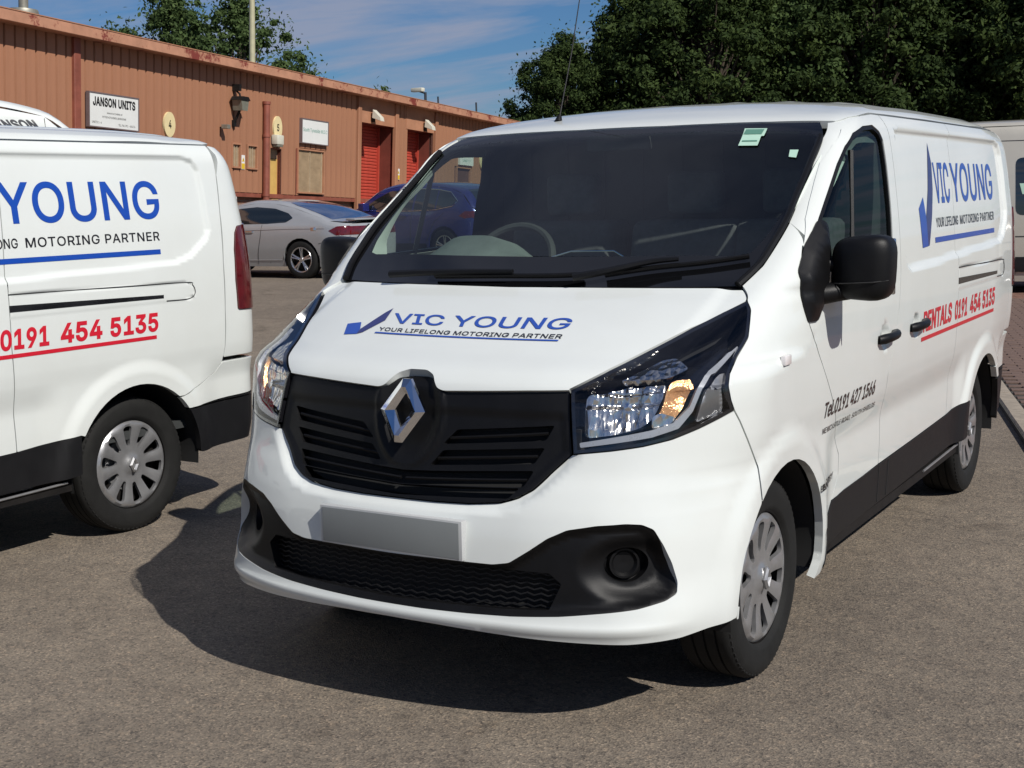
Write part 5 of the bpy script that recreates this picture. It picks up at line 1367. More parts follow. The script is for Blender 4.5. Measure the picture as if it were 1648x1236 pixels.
    inner = cy([(0,1.400),(.20,1.402),(.38,1.405),(.465,1.402),(.497,1.412),(.530,1.458),(.572,1.524),(.623,1.598),(.672,1.668),(.722,1.736),(.764,1.798),(.757,1.832),(.5,1.846),(.25,1.848),(0,1.848)])
    patch('windscreen_border', ws, 'cyl', 'screen_frit', van, holes=[inner], mirror=2, off=-.004, h=.022, gap=.002, depth=.012, round_=.006)
    patch('windscreen', inner, 'cyl', 'windscreen_glass', van, mirror=2, off=-.004, h=.03, gap=0, depth=0, round_=.006)
    # rubber strip up each side
    strip = [WS_BOT[-1]] + WS_SIDE[:-1]
    Pm = on_surf('cyl', [q[0]-.016 for q in catmull(strip, 4)], [q[1] for q in catmull(strip, 4)], .004)
    m = MB(); m.tube([tuple(q) for q in Pm], .0125, n=8); o = m.build('screen_seal', 'black_plastic', van, smooth=True); mirror_obj(o, van)
    # cowl below the screen, wipers, stickers
    cw = cy([(0,1.318),(.2,1.318),(.38,1.320),(.462,1.326),(.466,1.306),(.3,1.300),(0,1.298)])
    patch('scuttle', cw, 'cyl', 'black_plastic', van, mirror=2, off=-.010, h=.02, gap=0, depth=0, round_=0)
    def wiper(pts, arm):
        w_ = on_surf('cyl', [q[0] for q in catmull(pts, 5)], [q[1] for q in catmull(pts, 5)], .016)
        m = MB(); m.tube([tuple(q) for q in w_], [.0075]*len(w_), n=6); 
        w2 = w_.copy(); w2 -= grad(w2)*.010
        m.tube([tuple(q) for q in w2], .004, n=4)
        o = m.build('wiper', 'black_plastic', van, smooth=True)
        a_ = on_surf('cyl', [q[0] for q in catmull(arm, 4)], [q[1] for q in catmull(arm, 4)], .034)
        k_ = len(a_); m = MB(); m.tube([tuple(q) for q in a_], [.014 - .006*i/k_ for i in range(k_)], n=7); m.build('wiper_arm', 'black_plastic', o, smooth=True)
    wiper(cy([(.205,1.330),(.300,1.352),(.400,1.368),(.492,1.388)]), cy([(.145,1.306),(.22,1.330),(.30,1.357),(.355,1.366)]))
    wiper(cy([(-.20,1.318),(-.05,1.323),(.08,1.326),(.156,1.331)]), cy([(-.31,1.306),(-.22,1.315),(-.11,1.321),(.0,1.324)]))
    S1 = cy([(0.5665,1.848),(0.6411,1.845),(0.6169,1.816),(0.6077,1.815),(0.5842,1.779),(0.5249,1.781)])
    decal('sticker', S1, [tuple(range(6))], 'cyl', 'sticker_green', van, off=.001)
    decal('sticker_band', cy([(.5700,1.843),(.6300,1.841),(.6120,1.822),(.5540,1.824)]), [(0,1,2,3)], 'cyl', 'sticker_dark', van, off=.0022)
    decal('sticker_band', cy([(.5430,1.800),(.5900,1.799),(.5880,1.794),(.5400,1.795)]), [(0,1,2,3)], 'cyl', 'sticker_dark', van, off=.0022)
    decal('sticker', cy([(0.6681,1.759),(0.6901,1.758),(0.6722,1.729),(0.6548,1.733)]), [(0,1,2,3)], 'cyl', 'sticker_green', van, off=.001)
    # ---- doors and sides
    door = DOOR_F + DOOR_FRAME + BGAP2
    hnd = lambda yc, zc: (lambda a, b: -.024*sstep(1.0, .45, np.hypot((a-yc)/.062, (b-zc)/.056)))
    a, b = both('front_door', door, 'side', W, van, holes=[WIN], h=.026, gap=.0025, depth=.02, round_=.006, disp=hnd(1.115,1.035))
    seal = patch('window_seal', inset(fillet(WIN, .01), -.001), 'side', 'black_plastic', a, holes=[inset(fillet(WIN, .012), .015)], h=.02, gap=0, depth=.02, off=-.004, round_=0); mirror_obj_n(seal, b)
    gl = patch('door_glass', inset(fillet(WIN, .012), .013), 'side', 'side_glass', a, h=.05, gap=0, depth=0, off=-.012, round_=0); mirror_obj_n(gl, b)
    m = MB(); Pq = on_surf('side', [.70,.81], [1.37,1.755], -.012); m.tube([tuple(Pq[0]), tuple(Pq[1])], .012, n=6); o = m.build('window_divider', 'black_plastic', a, smooth=True); mirror_obj(o, b)
    # corner piece behind the mirror
    sail = [(.140,1.345),(.232,1.430),(.36,1.512),(.40,1.50),(.395,1.36),(.33,1.24),(.25,1.175),(.165,1.178),(.135,1.25)]
    s1 = patch('mirror_base', sail, 'side', 'black_plastic', a, h=.025, gap=0, depth=.012, off=.007, round_=.02, disp=lambda y, z: .018*sstep(0.0, -.05, poly_sdf(y, z, sail))); mirror_obj_n(s1, b)
    def handle(par, yc, zc):
        m = MB()
        P = on_surf('side', [yc-.105, yc-.085, yc-.03, yc+.04, yc+.085, yc+.102], [zc-.006, zc-.003, zc, zc+.002, zc+.001, zc-.002], 0)
        off = [.004, .022, .036, .036, .024, .004]
        m.tube([(p[0]+o_, p[1], p[2]) for p, o_ in zip(P, off)], [.017, .020, .018, .018, .021, .017], n=10)
        o = m.build('door_handle', 'black_plastic', par, smooth=True)
        for v in o.data.vertices: v.co.x = P[2][0] + (v.co.x-P[2][0])*.9
        return o
    mirror_obj(handle(a, 1.115, 1.035), b)
    slide = [(q[0], q[1]) for q in reversed(BGAP2)] + [(2.42,1.905),(2.40,1.6),(2.375,1.27),(2.372,1.0),(2.385,.75),(2.395,.521),(1.8,.507)]
    a2, b2 = both('sliding_door', slide, 'side', W, van, h=.015, gap=.0025, depth=.03, round_=.006, disp=hnd(1.600,1.035))
    mirror_obj(handle(a2, 1.600, 1.035), b2)
    RQ_SEAM = [(3.757,1.905),(3.755,1.75),(3.742,1.55),(3.728,1.30),(3.722,1.05),(3.716,.86),(3.702,.775),(3.655,.728),(3.52,.678),(3.392,.642)]
    rq = [(2.395,.521),(2.385,.75),(2.372,1.0),(2.375,1.27),(2.40,1.6),(2.42,1.905)] + RQ_SEAM + arch(WB, 50, 150) + [(2.725,.545)]
    def qdisp(y, z):
        rail = [(2.37,1.232),(3.44,1.214),(3.49,1.195),(3.503,1.165),(3.49,1.138),(3.43,1.128),(2.37,1.128)]
        s_ = poly_sdf(y, z, rail)
        d = -.004*np.exp(-((s_)/.004)**2)
        return d
    a3, b3 = both('rear_quarter', rq, 'side', W, van, h=.013, gap=.0025, depth=.03, round_=.006, disp=qdisp)
    rl = patch('door_rail', [(2.375,1.183),(3.28,1.163),(3.28,1.146),(2.375,1.153)], 'side', 'gloss_black', a3, h=.04, gap=0, depth=.002, off=.0012, round_=0); mirror_obj_n(rl, b3)
    for ln in ([(2.375,1.232),(3.0,1.222),(3.44,1.214),(3.485,1.200),(3.503,1.168),(3.49,1.142),(3.44,1.130),(3.30,1.132)],):
        Pq = on_surf('side', [q[0] for q in catmull(ln, 4)], [q[1] for q in catmull(ln, 4)], .0002)
        m = MB(); m.tube([tuple(q) for q in Pq], .0022, n=5); o = m.build('rail_cover_gap', 'seam_dark', a3); mirror_obj(o, b3)
    # sill trim: black cladding between the wheels
    sillp = SILL_TOP + [(2.725,.36),(2.60,.35),(1.6,.335),(.75,.325),(.47,.30),(.435,.262),(.457,.30),(.50,.40)]
    st, st2 = both('sill_trim', sillp, 'side', 'grey_plastic', van, h=.03, gap=.001, depth=.03, off=.004, round_=.006)
    for yg in (1.222, 1.36):
        Pq = on_surf('side', [yg, yg+.002], [.34, .492], .0045); m = MB(); m.tube([tuple(Pq[0]), tuple(Pq[1])], .0025, n=4); o = m.build('trim_gap', 'seam_dark', st); mirror_obj(o, st2)
    m = MB(); m.box(.86, .925, .46, 2.70, .285, .325); m.build('sill_rail', 'dark_metal', van)
    m = MB(); m.box(-.925, -.86, .46, 2.70, .285, .325); m.build('sill_rail', 'dark_metal', van)
    m = MB(); m.tube([(.93,2.0,.318),(.935,2.66,.330)], .006, n=6); m.build('sill_edge', 'silver_cap', van)
    # badge on the wing and side repeater
    v, f_ = text_shape('ENERGY', .035); pts = [(.335 + p_[0]*.235 , .568 + p_[1]*.026) for p_ in v]
    decal('wing_badge', pts, f_, 'side', 'grey_plastic', van, off=.008)
    m = MB(); p = on_surf('side', [-.05], [1.078], .004)[0]; m.bevbox(p[0]-.012, p[0]+.006, -.082, -.022, 1.062, 1.094, b=.005); o = m.build('side_repeater', 'lamp_white', van, smooth=True); mirror_obj(o, van)
    # ---- tail
    seam_c = rr(RQ_SEAM[:7])
    rc = seam_c + rr([(3.655,.728),(3.52,.678)])[0:0]
    inner_r = .60*RCY*.62
    xr = lambda x, z: (math.atan2(x, float(B_rear(z)) - .04 - 2.4)*RCY, z)
    lampo = [rr([(3.86,1.485)])[0], rr([(3.835,1.45)])[0], rr([(3.818,1.36)])[0], rr([(3.812,1.20)])[0], rr([(3.820,1.045)])[0], xr(.80,1.035), xr(.80,1.42), xr(.84,1.50)]
    corner = rr(RQ_SEAM[:6]) + rr([(3.705,.80)]) + [xr(.72,.80), xr(.70,1.2), xr(.70,1.87)] + rr([(3.80,1.885)])[0:0]
    a4 = patch('rear_corner', corner, 'rear', W, van, holes=[lampo], h=.024, gap=.0025, depth=.03, round_=.008); b4 = mirror_obj_n(a4, van)
    tl = patch('tail_lamp', lampo, 'rear', 'lamp_red', van, h=.02, gap=.002, depth=.03, off=.008, round_=.01); t2 = mirror_obj_n(tl, van)
    lw = patch('reversing_lamp', [xr(.83,1.16), xr(.83,1.24), xr(.90,1.24), xr(.90,1.16)], 'rear', 'lamp_white', tl, h=.02, gap=0, depth=.0, off=.0095, round_=.01); mirror_obj_n(lw, t2)
    m = MB(); p = surf('rear', [xr(.80,1.60)[0]], [1.60])[0]; m.bevbox(p[0]-.02, p[0]+.03, p[1]-.05, p[1]+.012, 1.54, 1.64, b=.008); o = m.build('door_hinge', W, van, smooth=True); mirror_obj(o, van)
    bw_ = rr([(3.702,.775),(3.655,.728),(3.52,.678),(3.392,.642)]) + rr(arch(WB, 49, 36, n=4)) + rr([(3.56,.575),(3.75,.582)]) + [xr(.80,.585), (0,.585), (0,.79), xr(.72,.79)]
    patch('rear_bumper', bw_, 'rear', W, van, mirror=2, h=.03, gap=.0025, depth=.03, round_=.006)
    bb_ = rr(arch(WB, 35, 1, n=8)) + rr([(3.51,.33),(3.80,.335)]) + [xr(.80,.335), (0,.335), (0,.583), xr(.80,.583)] + rr([(3.75,.580),(3.56,.573)])
    patch('bumper_trim', bb_, 'rear', 'grey_plastic', van, mirror=2, h=.03, gap=.001, depth=.03, off=.003, round_=.006)
    for sx in (0, 1):
        d_ = [(.004,.80),(.70,.80),(.69,1.2),(.68,1.6),(.66,1.86),(.004,1.88)]
        o = patch('rear_door', d_, 'back', W, van, h=.05, gap=.003, depth=.03, round_=.02)
        if sx: 
            mirror_obj_n(o, van); bpy.data.objects.remove(o)
    # ---- underneath and inside
    for y0 in (0., WB):
        m = MB(); vs = []; fs = []; n = 26
        for k in range(n+1):
            a_ = rad(-9 + 198*k/n)
            for x_ in (.935, .62):
                vs.append((x_, y0 + (ARCH_R+.006)*math.cos(a_), AX_Z + (ARCH_R+.006)*math.sin(a_)))
        for k in range(n): fs.append((2*k, 2*k+1, 2*k+3, 2*k+2))
        vs += [(.62, y0 + (ARCH_R+.006)*math.cos(rad(-9+198*k/n)), AX_Z + (ARCH_R+.006)*math.sin(rad(-9+198*k/n))) for k in range(n+1)]
        m.add(vs, fs); m.add([(.62, y0, AX_Z)] + [(.62, y0 + (ARCH_R+.006)*math.cos(rad(-9+198*k/n)), AX_Z + (ARCH_R+.006)*math.sin(rad(-9+198*k/n))) for k in range(n+1)], [(0, k+1, k+2) for k in range(n)])
        mirror_obj(m.build('wheel_arch_liner', 'underside', van, smooth=True), van)
    m = MB()
    m.box(-.60, .60, -.62, 3.80, .30, .42); m.box(-.87, .87, .46, 2.66, .34, .46); m.box(-.80, .80, 3.54, 3.92, .36, .50)
    m.box(-.56, .56, -.66, .10, .42, .92); m.box(-.80, .80, .44, .62, .46, .92)
    m.tube([(-.75,0,.27),(.75,0,.27)], .035, n=8); m.tube([(-.75,WB,.27),(.75,WB,.27)], .045, n=8)
    m.build('chassis', 'underside', van)
    floor_block = [(x_, -.835 + .24*x_*x_ + .35*max(0, abs(x_)-.42)**2 + 1.2*max(0, abs(x_)-.74)**1.6) for x_ in np.linspace(-.84, .84, 25)]
    m = MB(); m.prism(floor_block + [(.83,-.43),(-.83,-.43)], .340, .350, axes='xy'); m.build('floor_light_block', 'underside', van)  # hidden plate added under the nose, stops sun slipping out below the grille
    # inner linings (dark shell set in from the skin so no light leaks through the gaps)
    inn = [(.44,.46)] + arch(0, 20, 70, r=.43, n=5) + [(.14,1.10),(.16,1.26),(.20,1.36),(.345,1.513),(.425,1.570),(.525,1.638),(.625,1.706),(.735,1.772),(.855,1.826),(1.0,1.860),(1.24,1.885),(3.72,1.885),(3.72,.72),(3.5,.70)] + arch(WB, 40, 168, r=.43, n=10) + [(2.66,.46)]
    li = patch('side_lining', inn, 'side', 'interior_dark', van, holes=[inset(fillet(WIN, .012), .004)], h=.06, gap=0, depth=0, off=-.050, round_=.01); mirror_obj_n(li, van)
    patch('headlining', [(0,.86),(.5,.90),(.76,.97),(.80,1.2),(.80,3.7),(0,3.8)], 'top', 'interior_dark', van, mirror=2, off=-.045, h=.08, gap=0, depth=0, round_=0)
    def ribbon(name, A, B, mtl, bulge=.015):
        A = catmull(A, 3); B = catmull(B, 3); n = len(A); vs = []
        for a, b in zip(A, B):
            a = Vector(a); b = Vector(b)
            for t in (0, .25, .5, .75, 1): vs.append(tuple(a.lerp(b, t) + Vector((-bulge*math.sin(math.pi*t), -bulge*.6*math.sin(math.pi*t), 0))))
        fs = [(i_*5+k_, i_*5+k_+1, (i_+1)*5+k_+1, (i_+1)*5+k_) for i_ in range(n-1) for k_ in range(4)]
        o = new_obj(name, mesh_from(name, vs, fs, mtl, smooth=True), van); mirror_obj(o, van)
    OUT = [(.868,.165,1.330),(.868,.190,1.375),(.868,.222,1.404),(.868,.268,1.457),(.868,.336,1.526),(.868,.414,1.592),(.868,.494,1.648),(.868,.583,1.706),(.868,.672,1.750),(.865,.742,1.797),(.862,.86,1.828),(.86,.99,1.842),(.86,1.22,1.850)]
    INN = [(.915,.40,1.330),(.915,.419,1.362),(.915,.425,1.393),(.915,.430,1.445),(.915,.506,1.531),(.915,.578,1.589),(.915,.651,1.628),(.912,.726,1.673),(.912,.783,1.712),(.91,.833,1.739),(.91,.901,1.768),(.91,.97,1.785),(.91,1.19,1.790)]
    ribbon('pillar_trim', OUT[:9], INN[:9], 'interior_trim', .008)
    ribbon('header_trim', OUT[8:], INN[8:], 'dash_grey', .005)
    ribbon('door_pillar_trim', [(.90,1.24,1.84),(.92,1.30,1.70),(.93,1.30,1.50),(.93,1.28,1.36)], [(.905,1.19,1.775),(.91,1.172,1.688),(.92,1.142,1.585),(.925,1.10,1.40)], 'interior_dark', 0)
    m = MB()
    # dashboard
    dv = []; xs = np.linspace(-.84, .84, 57); prof = [(-.02,1.26),(.16,1.355),(.36,1.378),(.50,1.350),(.56,1.25),(.58,1.05),(.60,.80)]
    for x_ in xs:
        hump = .085*math.exp(-((x_+.44)/.17)**4)
        for (y_, z_) in prof: dv.append((x_, y_, z_ + (hump if .3 < y_ < .57 and z_ > 1.2 else 0) - .04*(abs(x_)/.84)**6))
    k = len(prof); m.add(dv, [(i*k+j, i*k+j+1, (i+1)*k+j+1, (i+1)*k+j) for i in range(len(xs)-1) for j in range(k-1)])
    m.build('dashboard', 'dash_grey', van, smooth=True)
    m = MB(); c_ = Vector((-.46, .66, 1.325)); ax = Vector((0, -.80, .55)).normalized(); t_ = Vector((1, 0, 0)); b_ = ax.cross(t_)
    ring = [c_ + (t_*math.cos(a_) + b_*math.sin(a_))*.195 for a_ in np.linspace(0, 2*math.pi, 40)]
    m.tube(ring, .016, n=8, cap=False)
    for a_ in (0.15, math.pi-.15, -math.pi/2): m.tube([c_, c_ + (t_*math.cos(a_) + b_*math.sin(a_))*.19], [.03, .014], n=6)
    m.lathe([(0,.03),(.06,.025),(.075,0)], c_, ax, n=20)
    m.build('steering_wheel', 'interior_dark', van, smooth=True)
    for xs_, wd in ((-.40, .24), (.18, .24), (.60, .20)):
        m = MB(); m.bevbox(xs_-wd, xs_+wd, .86, 1.10, .78, 1.50, b=.05, seg=3)
        for v_i in range(len(m.v)):
            q = m.v[v_i]; m.v[v_i] = (q[0], q[1] + (q[2]-.8)*.18, q[2])
        m.bevbox(xs_-wd, xs_+wd, .62, 1.02, .72, .88, b=.05, seg=3)
        s_ = m.build('seat', 'seat_fabric', van, smooth=True)
        m = MB(); m.bevbox(xs_-.12, xs_+.12, 1.08, 1.18, 1.52, 1.70, b=.035, seg=3); m.build('headrest', 'seat_fabric', s_, smooth=True)
    m = MB(); m.box(-.90, .90, 1.36, 1.38, .45, 1.86); m.box(-.88, .88, .50, 3.7, .46, .50)
    for k in range(9): m.box(-.78+.19*k, -.74+.19*k, 1.352, 1.36, .5, 1.84)
    m.build('bulkhead', 'interior_dark', van)
    m = MB(); m.tube([(-.16,.42,1.366),(-.04,.42,1.398),(.14,.425,1.400),(.20,.43,1.366)], .003, n=5); m.build('dash_edge', 'chrome', van, smooth=True)
    m = MB(); m.bevbox(-.16, .12, .79, .83, 1.785, 1.86, b=.012); m.build('rear_view_mirror', 'interior_dark', van, smooth=True)
    # ---- wheels
    for y0 in (0., WB):
        w_ = wheel(van, y0)
        r_ = mirror_obj(w_, van)
        for ch in list(bpy.data.objects):
            if ch.parent == w_: mirror_obj(ch, r_)
    # ---- mirrors
    mirror_shell(van, 1)
    tmp, other = mirror_shell(van, -1)
    for ch in [c_ for c_ in bpy.data.objects if c_.parent == tmp]: bpy.data.objects.remove(ch)
    bpy.data.objects.remove(tmp)
    # ---- lettering on the flank (reads towards the tail on this side)
    def side_text(s, y0, y1, z0, z1, mtl, bold=0., shear=0., zs=0., space=1.):
        v, f_ = text_shape(s, bold, space)
        pts = [(y0 + a_*(y1-y0) + shear*b_*(z1-z0), z0 + b_*(z1-z0) + zs*a_) for a_, b_ in v]
        return decal('lettering', pts, f_, 'side', mtl, van)
    side_text('VIC', 2.055, 2.345, 1.535, 1.722, 'blue_vinyl', bold=.012)
    side_text('YOUNG', 2.385, 3.330, 1.535, 1.722, 'blue_vinyl', bold=.012)
    side_text('YOUR LIFELONG', 2.030, 2.465, 1.430, 1.474, 'black_vinyl', bold=.010, space=1.05)
    side_text('MOTORING PARTNER', 2.507, 3.304, 1.430, 1.474, 'black_vinyl', bold=.010, space=1.1)
    decal('lettering', [(2.0,1.363),(3.30,1.363),(3.30,1.387),(2.0,1.387)], [(0,1,2,3)], 'side', 'blue_vinyl', van)
    decal('tick_logo', [(1.740,1.520),(1.828,1.568),(1.855,1.480),(1.870,1.354),(1.770,1.350)], [(0,1,2,3,4)], 'side', 'blue_vinyl', van)
    decal('tick_logo', [(1.871,1.354),(1.856,1.481),(1.927,1.600),(1.971,1.713),(2.014,1.806),(2.040,1.715),(2.016,1.600),(1.963,1.486),(1.892,1.356)], [(0,1,7,8),(1,2,6,7),(2,3,5,6),(3,4,5)], 'side', 'navy_vinyl', van)
    for tx, ya, yb in (('RENTALS', 1.715, 2.245), ('0191', 2.312, 2.573), ('454', 2.637, 2.880), ('5135', 2.928, 3.232)):
        side_text(tx, ya, yb, .987, 1.080, 'red_vinyl', bold=.030, shear=.05)
    decal('lettering', [(1.69,.951),(3.22,.951),(3.22,.969),(1.69,.969)], [(0,1,2,3)], 'side', 'red_vinyl', van)
    side_text('Tel.0191 427 1566', .375, 1.012, .818, .876, 'black_vinyl', bold=.020, shear=.12)
    side_text('NEWCASTLE ROAD, SOUTH SHIELDS', .383, 1.06, .757, .782, 'black_vinyl', bold=.006, shear=.12)
    # ---- lettering on the bonnet
    def bon_text(s, c00, c10, c01, c11, mtl, bold=0., arc=0.):
        v, f_ = text_shape(s, bold); q = quad_map(v, c00, c10, c01, c11)
        q[:, 1] += arc*4*v[:, 0]*(1-v[:, 0])
        return decal('lettering', q.tolist(), f_, 'top', mtl, van, off=.0022 - .0, lim=.03)
    bon_text('VIC YOUNG', (-.303,-.398), (.372,-.392), (-.347,-.322), (.365,-.316), 'blue_vinyl', .012, arc=-.020)
    bon_text('YOUR LIFELONG MOTORING PARTNER', (-.330,-.449), (.383,-.449), (-.340,-.424), (.378,-.422), 'black_vinyl', .012, arc=-.022)
    bq = lambda pts: decal('lettering', pts, [tuple(range(len(pts)))], 'top', 'blue_vinyl', van, off=.0022, lim=.03)
    xs_ = np.linspace(-.334, .380, 13); lo = [(x_, -.466 - .022*(1-((x_-.02)/.36)**2)) for x_ in xs_]; hi = [(x_, -.457 - .022*(1-((x_-.02)/.36)**2)) for x_ in xs_]
    v_ = lo + hi; decal('lettering', v_, [(i, i+1, 14+i, 13+i) for i in range(12)], 'top', 'blue_vinyl', van, off=.0022, lim=.05)
    decal('tick_logo', [(-.461,-.471),(-.503,-.393),(-.448,-.386),(-.416,-.436),(-.408,-.470)], [(0,1,2,3,4)], 'top', 'blue_vinyl', van, off=.0022, lim=.03)
    decal('tick_logo', [(-.4075,-.470),(-.389,-.459),(-.352,-.375),(-.380,-.285),(-.392,-.315),(-.4155,-.4355)], [(0,1,2,3,4,5)], 'top', 'navy_vinyl', van, off=.0022, lim=.03)
    return van

def mirror_obj_n(o, parent):
    """mirrored copy that keeps the smooth normals"""
    me = o.data.copy()
    nv = {}
    for l_, cn in zip(o.data.loops, o.data.corner_normals): nv[l_.vertex_index] = tuple(cn.vector)
    bm = bmesh.new(); bm.from_mesh(me)
    for v in bm.verts: v.co.x *= -1
    bmesh.ops.reverse_faces(bm, faces=bm.faces[:])
    bm.to_mesh(me); bm.free(); me.update()
    me.normals_split_custom_set_from_vertices([(-nv[i][0], nv[i][1], nv[i][2]) if i in nv else (0, 0, 1) for i in range(len(me.vertices))])
    return new_obj(o.name.split('.')[0], me, parent)

van = make_van('white panel van parked in front with its nose to the camera, tick logo on its bonnet', 'white rental panel vans')

# ================================================================== other vehicles
mat('car_silver', (0.40, 0.412, 0.425), rough=.30, metal=.35, coat=.8, noise=.05, nscale=3)
mat('car_blue', (0.020, 0.024, 0.150), rough=.25, metal=.3, coat=1.0, noise=.05, nscale=3)
mat('car_beige', (0.50, 0.475, 0.41), rough=.30, metal=.2, coat=.7, noise=.05, nscale=3)
mat('car_pale', (0.62, 0.70, 0.64), rough=.35, coat=.6, noise=.04, nscale=3)
mat('car_glass', (0.012, 0.016, 0.018), rough=.03, coat=1.0, noise=.1, nscale=2, spec=.8)
mat('car_glass_blue', (0.010, 0.035, 0.11), rough=.03, coat=1.0, noise=.2, nscale=2, spec=.8)
mat('alloy', (0.55, 0.55, 0.56), rough=.28, metal=.9, noise=.1, nscale=9)
mat('seat_pale', (0.42, 0.43, 0.28), rough=.8, noise=.2, nscale=12)

def make_f(top, W, gh=None, crown=.03, k=.12, plan=.10, y0=0, y1=4.4, taper=.12):
    T_ = pchip(*zip(*top)); Wz = pchip(*zip(*W))
    def f(x, y, z):
        x = np.abs(x); xc = np.minimum(x, 1.1); e = 2e-3
        t = T_(y); g = (T_(y+e) - T_(y-e))/(2*e)
        w = Wz(z) - taper*(sstep(y0+.75, y0-.05, y)**2 + .8*sstep(y1-.65, y1+.05, y)**2)
        a = (z - (t - crown*(xc/.8)**2))/np.sqrt(1 + g*g)
        b = x - w
        v = smax(a, b, k)
        fr = (y0 + plan*xc*xc + .10*np.maximum(0, .45-z) - y); bk = (y - (y1 - plan*xc*xc - .06*np.maximum(0, .45-z)))
        return smax(smax(v, fr, .14), bk, .14)
    return f

def car_wheel(parent, y, x, r, rim, w=.20, mtl='alloy', spokes=5):
    m = MB(); prof = [(rim,-w),(r-.04,-w),(r,-w*.88),(r,-w*.12),(r-.02,-.01),(r-.045,.0),(rim+.01,-.004),(rim,-.014)]
    m.lathe(prof, (x, y, r), (1,0,0), n=40); t = m.build('wheel', 'rubber', parent, smooth=True)
    m = MB(); m.lathe([(rim,-.014),(rim-.015,-.02),(rim-.03,-.10),(.0,-.13)], (x, y, r), (1,0,0), n=36); m.build('rim_barrel', 'dark_metal', t, smooth=True)
    m = MB(); m.lathe([(rim+.002,-.012),(rim-.004,-.004),(rim-.02,-.012),(rim-.022,-.03)], (x, y, r), (1,0,0), n=40)
    for k in range(spokes):
        for d in (-.13, .13):
            a = 2*math.pi*k/spokes + .3; p0 = Vector((x-.03, y + math.cos(a+d*.4)*.04, r + math.sin(a+d*.4)*.04)); p1 = Vector((x-.016, y + math.cos(a+d)*(rim-.015), r + math.sin(a+d)*(rim-.015)))
            m.tube([p0, p0.lerp(p1, .5) + Vector((.004,0,0)), p1], [.020, .014, .016], n=6)
    m.lathe([(0,-.01),(.035,-.012),(.05,-.03)], (x, y, r), (1,0,0), n=16)
    m.build('rim', mtl, t, smooth=True)
    return t

def build_car(name, label, cat, spec, loc, heading, group=None):
    """spec in car coordinates: nose at -y, y along the length"""
    f = make_f(**spec['f'])
    car = empty(name, label, cat, loc=loc, rz=heading, group=group)
    y0, y1 = spec['f']['y0'], spec['f']['y1']; P_ = spec['paint']; h = spec.get('h', .06)
    wl = spec['wheels']; r = spec['wr']
    ar = lambda yc, a0, a1: [(yc + (r+.045)*math.cos(a), r + (r+.045)*math.sin(a)) for a in np.linspace(rad(a0), rad(a1), 14)]
    zb = spec.get('zb', .22)
    a_ = math.degrees(math.asin((zb-r)/(r+.045)))
    side = [(y0+.02, zb)] + ar(wl[0], 180-a_, a_) + ar(wl[1], 180-a_, a_) + [(y1-.02, zb)]
    # the side: everything up to the roof in the wrap domain is one skin
    skin_top = spec['skin']                       # (y, z) line where the side skin meets the top skin
    sd_ol = side + skin_top[::-1]
    body = patch('side_panel', sd_ol, 'side', P_, car, f=f, h=h, gap=0, depth=.02, round_=0, disp=spec.get('crease')); mirror_obj_n(body, car)
    # top skin between the two side skins
    S = surf('side', [q[0] for q in skin_top], [q[1] for q in skin_top], f)
    half = [(0, skin_top[0][0])] + [(max(.02, float(p[0])), float(p[1])) for p in S] + [(0, skin_top[-1][0])]
    patch('top_panel', half, 'top', P_, car, f=f, h=h*1.2, gap=0, depth=0, mirror=2, round_=0)
    zf = spec.get('zf', (.75, .95))
    patch('front_end', [(0,zb),(.86,zb),(.86,zf[0]),(0,zf[0])], 'front', P_, car, f=f, h=h, gap=0, depth=0, mirror=2, round_=0)
    patch('rear_end', [(0,zb),(.80,zb),(.86,zb+.2),(.84,zf[1]),(0,zf[1])], 'back', P_, car, f=f, h=h, gap=0, depth=0, mirror=2, round_=0)
    for nm, ol, mt, dom, kw in spec['bits']:
        o = patch(nm, ol, dom, mt, car, f=f, **dict(dict(h=.05, gap=0, depth=.012, off=.004, round_=.02), **kw))
        if kw.get('mirror', 0) == 0 and dom in ('side', 'cyl'): mirror_obj_n(o, car)
    for nm, pts, rr_, mt in spec.get('lines', []):
        Pq = line_on('side', densify(pts, .12), .002, f)
        if len(Pq) < 2: continue
        m = MB(); m.tube([tuple(q) for q in Pq], rr_, n=5); o = m.build(nm, mt, car); mirror_obj(o, car)
    for nm, bx, mt in spec.get('boxes', []):
        m = MB(); m.bevbox(*bx, b=.012); o = m.build(nm, mt, car, smooth=True)
        if bx[0] > 0: mirror_obj(o, car)
    for yc in wl:
        w_ = car_wheel(car, yc, spec['wx'], r, spec['rim'], mtl=spec.get('wm', 'alloy'), spokes=spec.get('spokes', 5))
        r_ = mirror_obj(w_, car)
        for ch in list(bpy.data.objects):
            if ch.parent == w_: mirror_obj(ch, r_)
    m = MB()
    hw = spec['wx'] - .10
    m.box(-hw+.14, hw-.14, y0+.15, y1-.15, zb, .62)
    for yc in wl:
        for sx in (-1, 1):
            a_l = np.linspace(0, math.pi, 13); vs = []; 
            for a in a_l:
                for x_ in (hw+.08, hw-.25): vs.append((sx*x_, yc + (r+.05)*math.cos(a), r + (r+.05)*math.sin(a)))
            m.add(vs, [(2*i, 2*i+1, 2*i+3, 2*i+2) for i in range(12)])
            vs = [(sx*(hw-.25), yc, r)] + [(sx*(hw-.25), yc + (r+.05)*math.cos(a), r + (r+.05)*math.sin(a)) for a in a_l]; m.add(vs, [(0, i+1, i+2) for i in range(12)])
    m.build('underbody', 'underside', car)
    return car

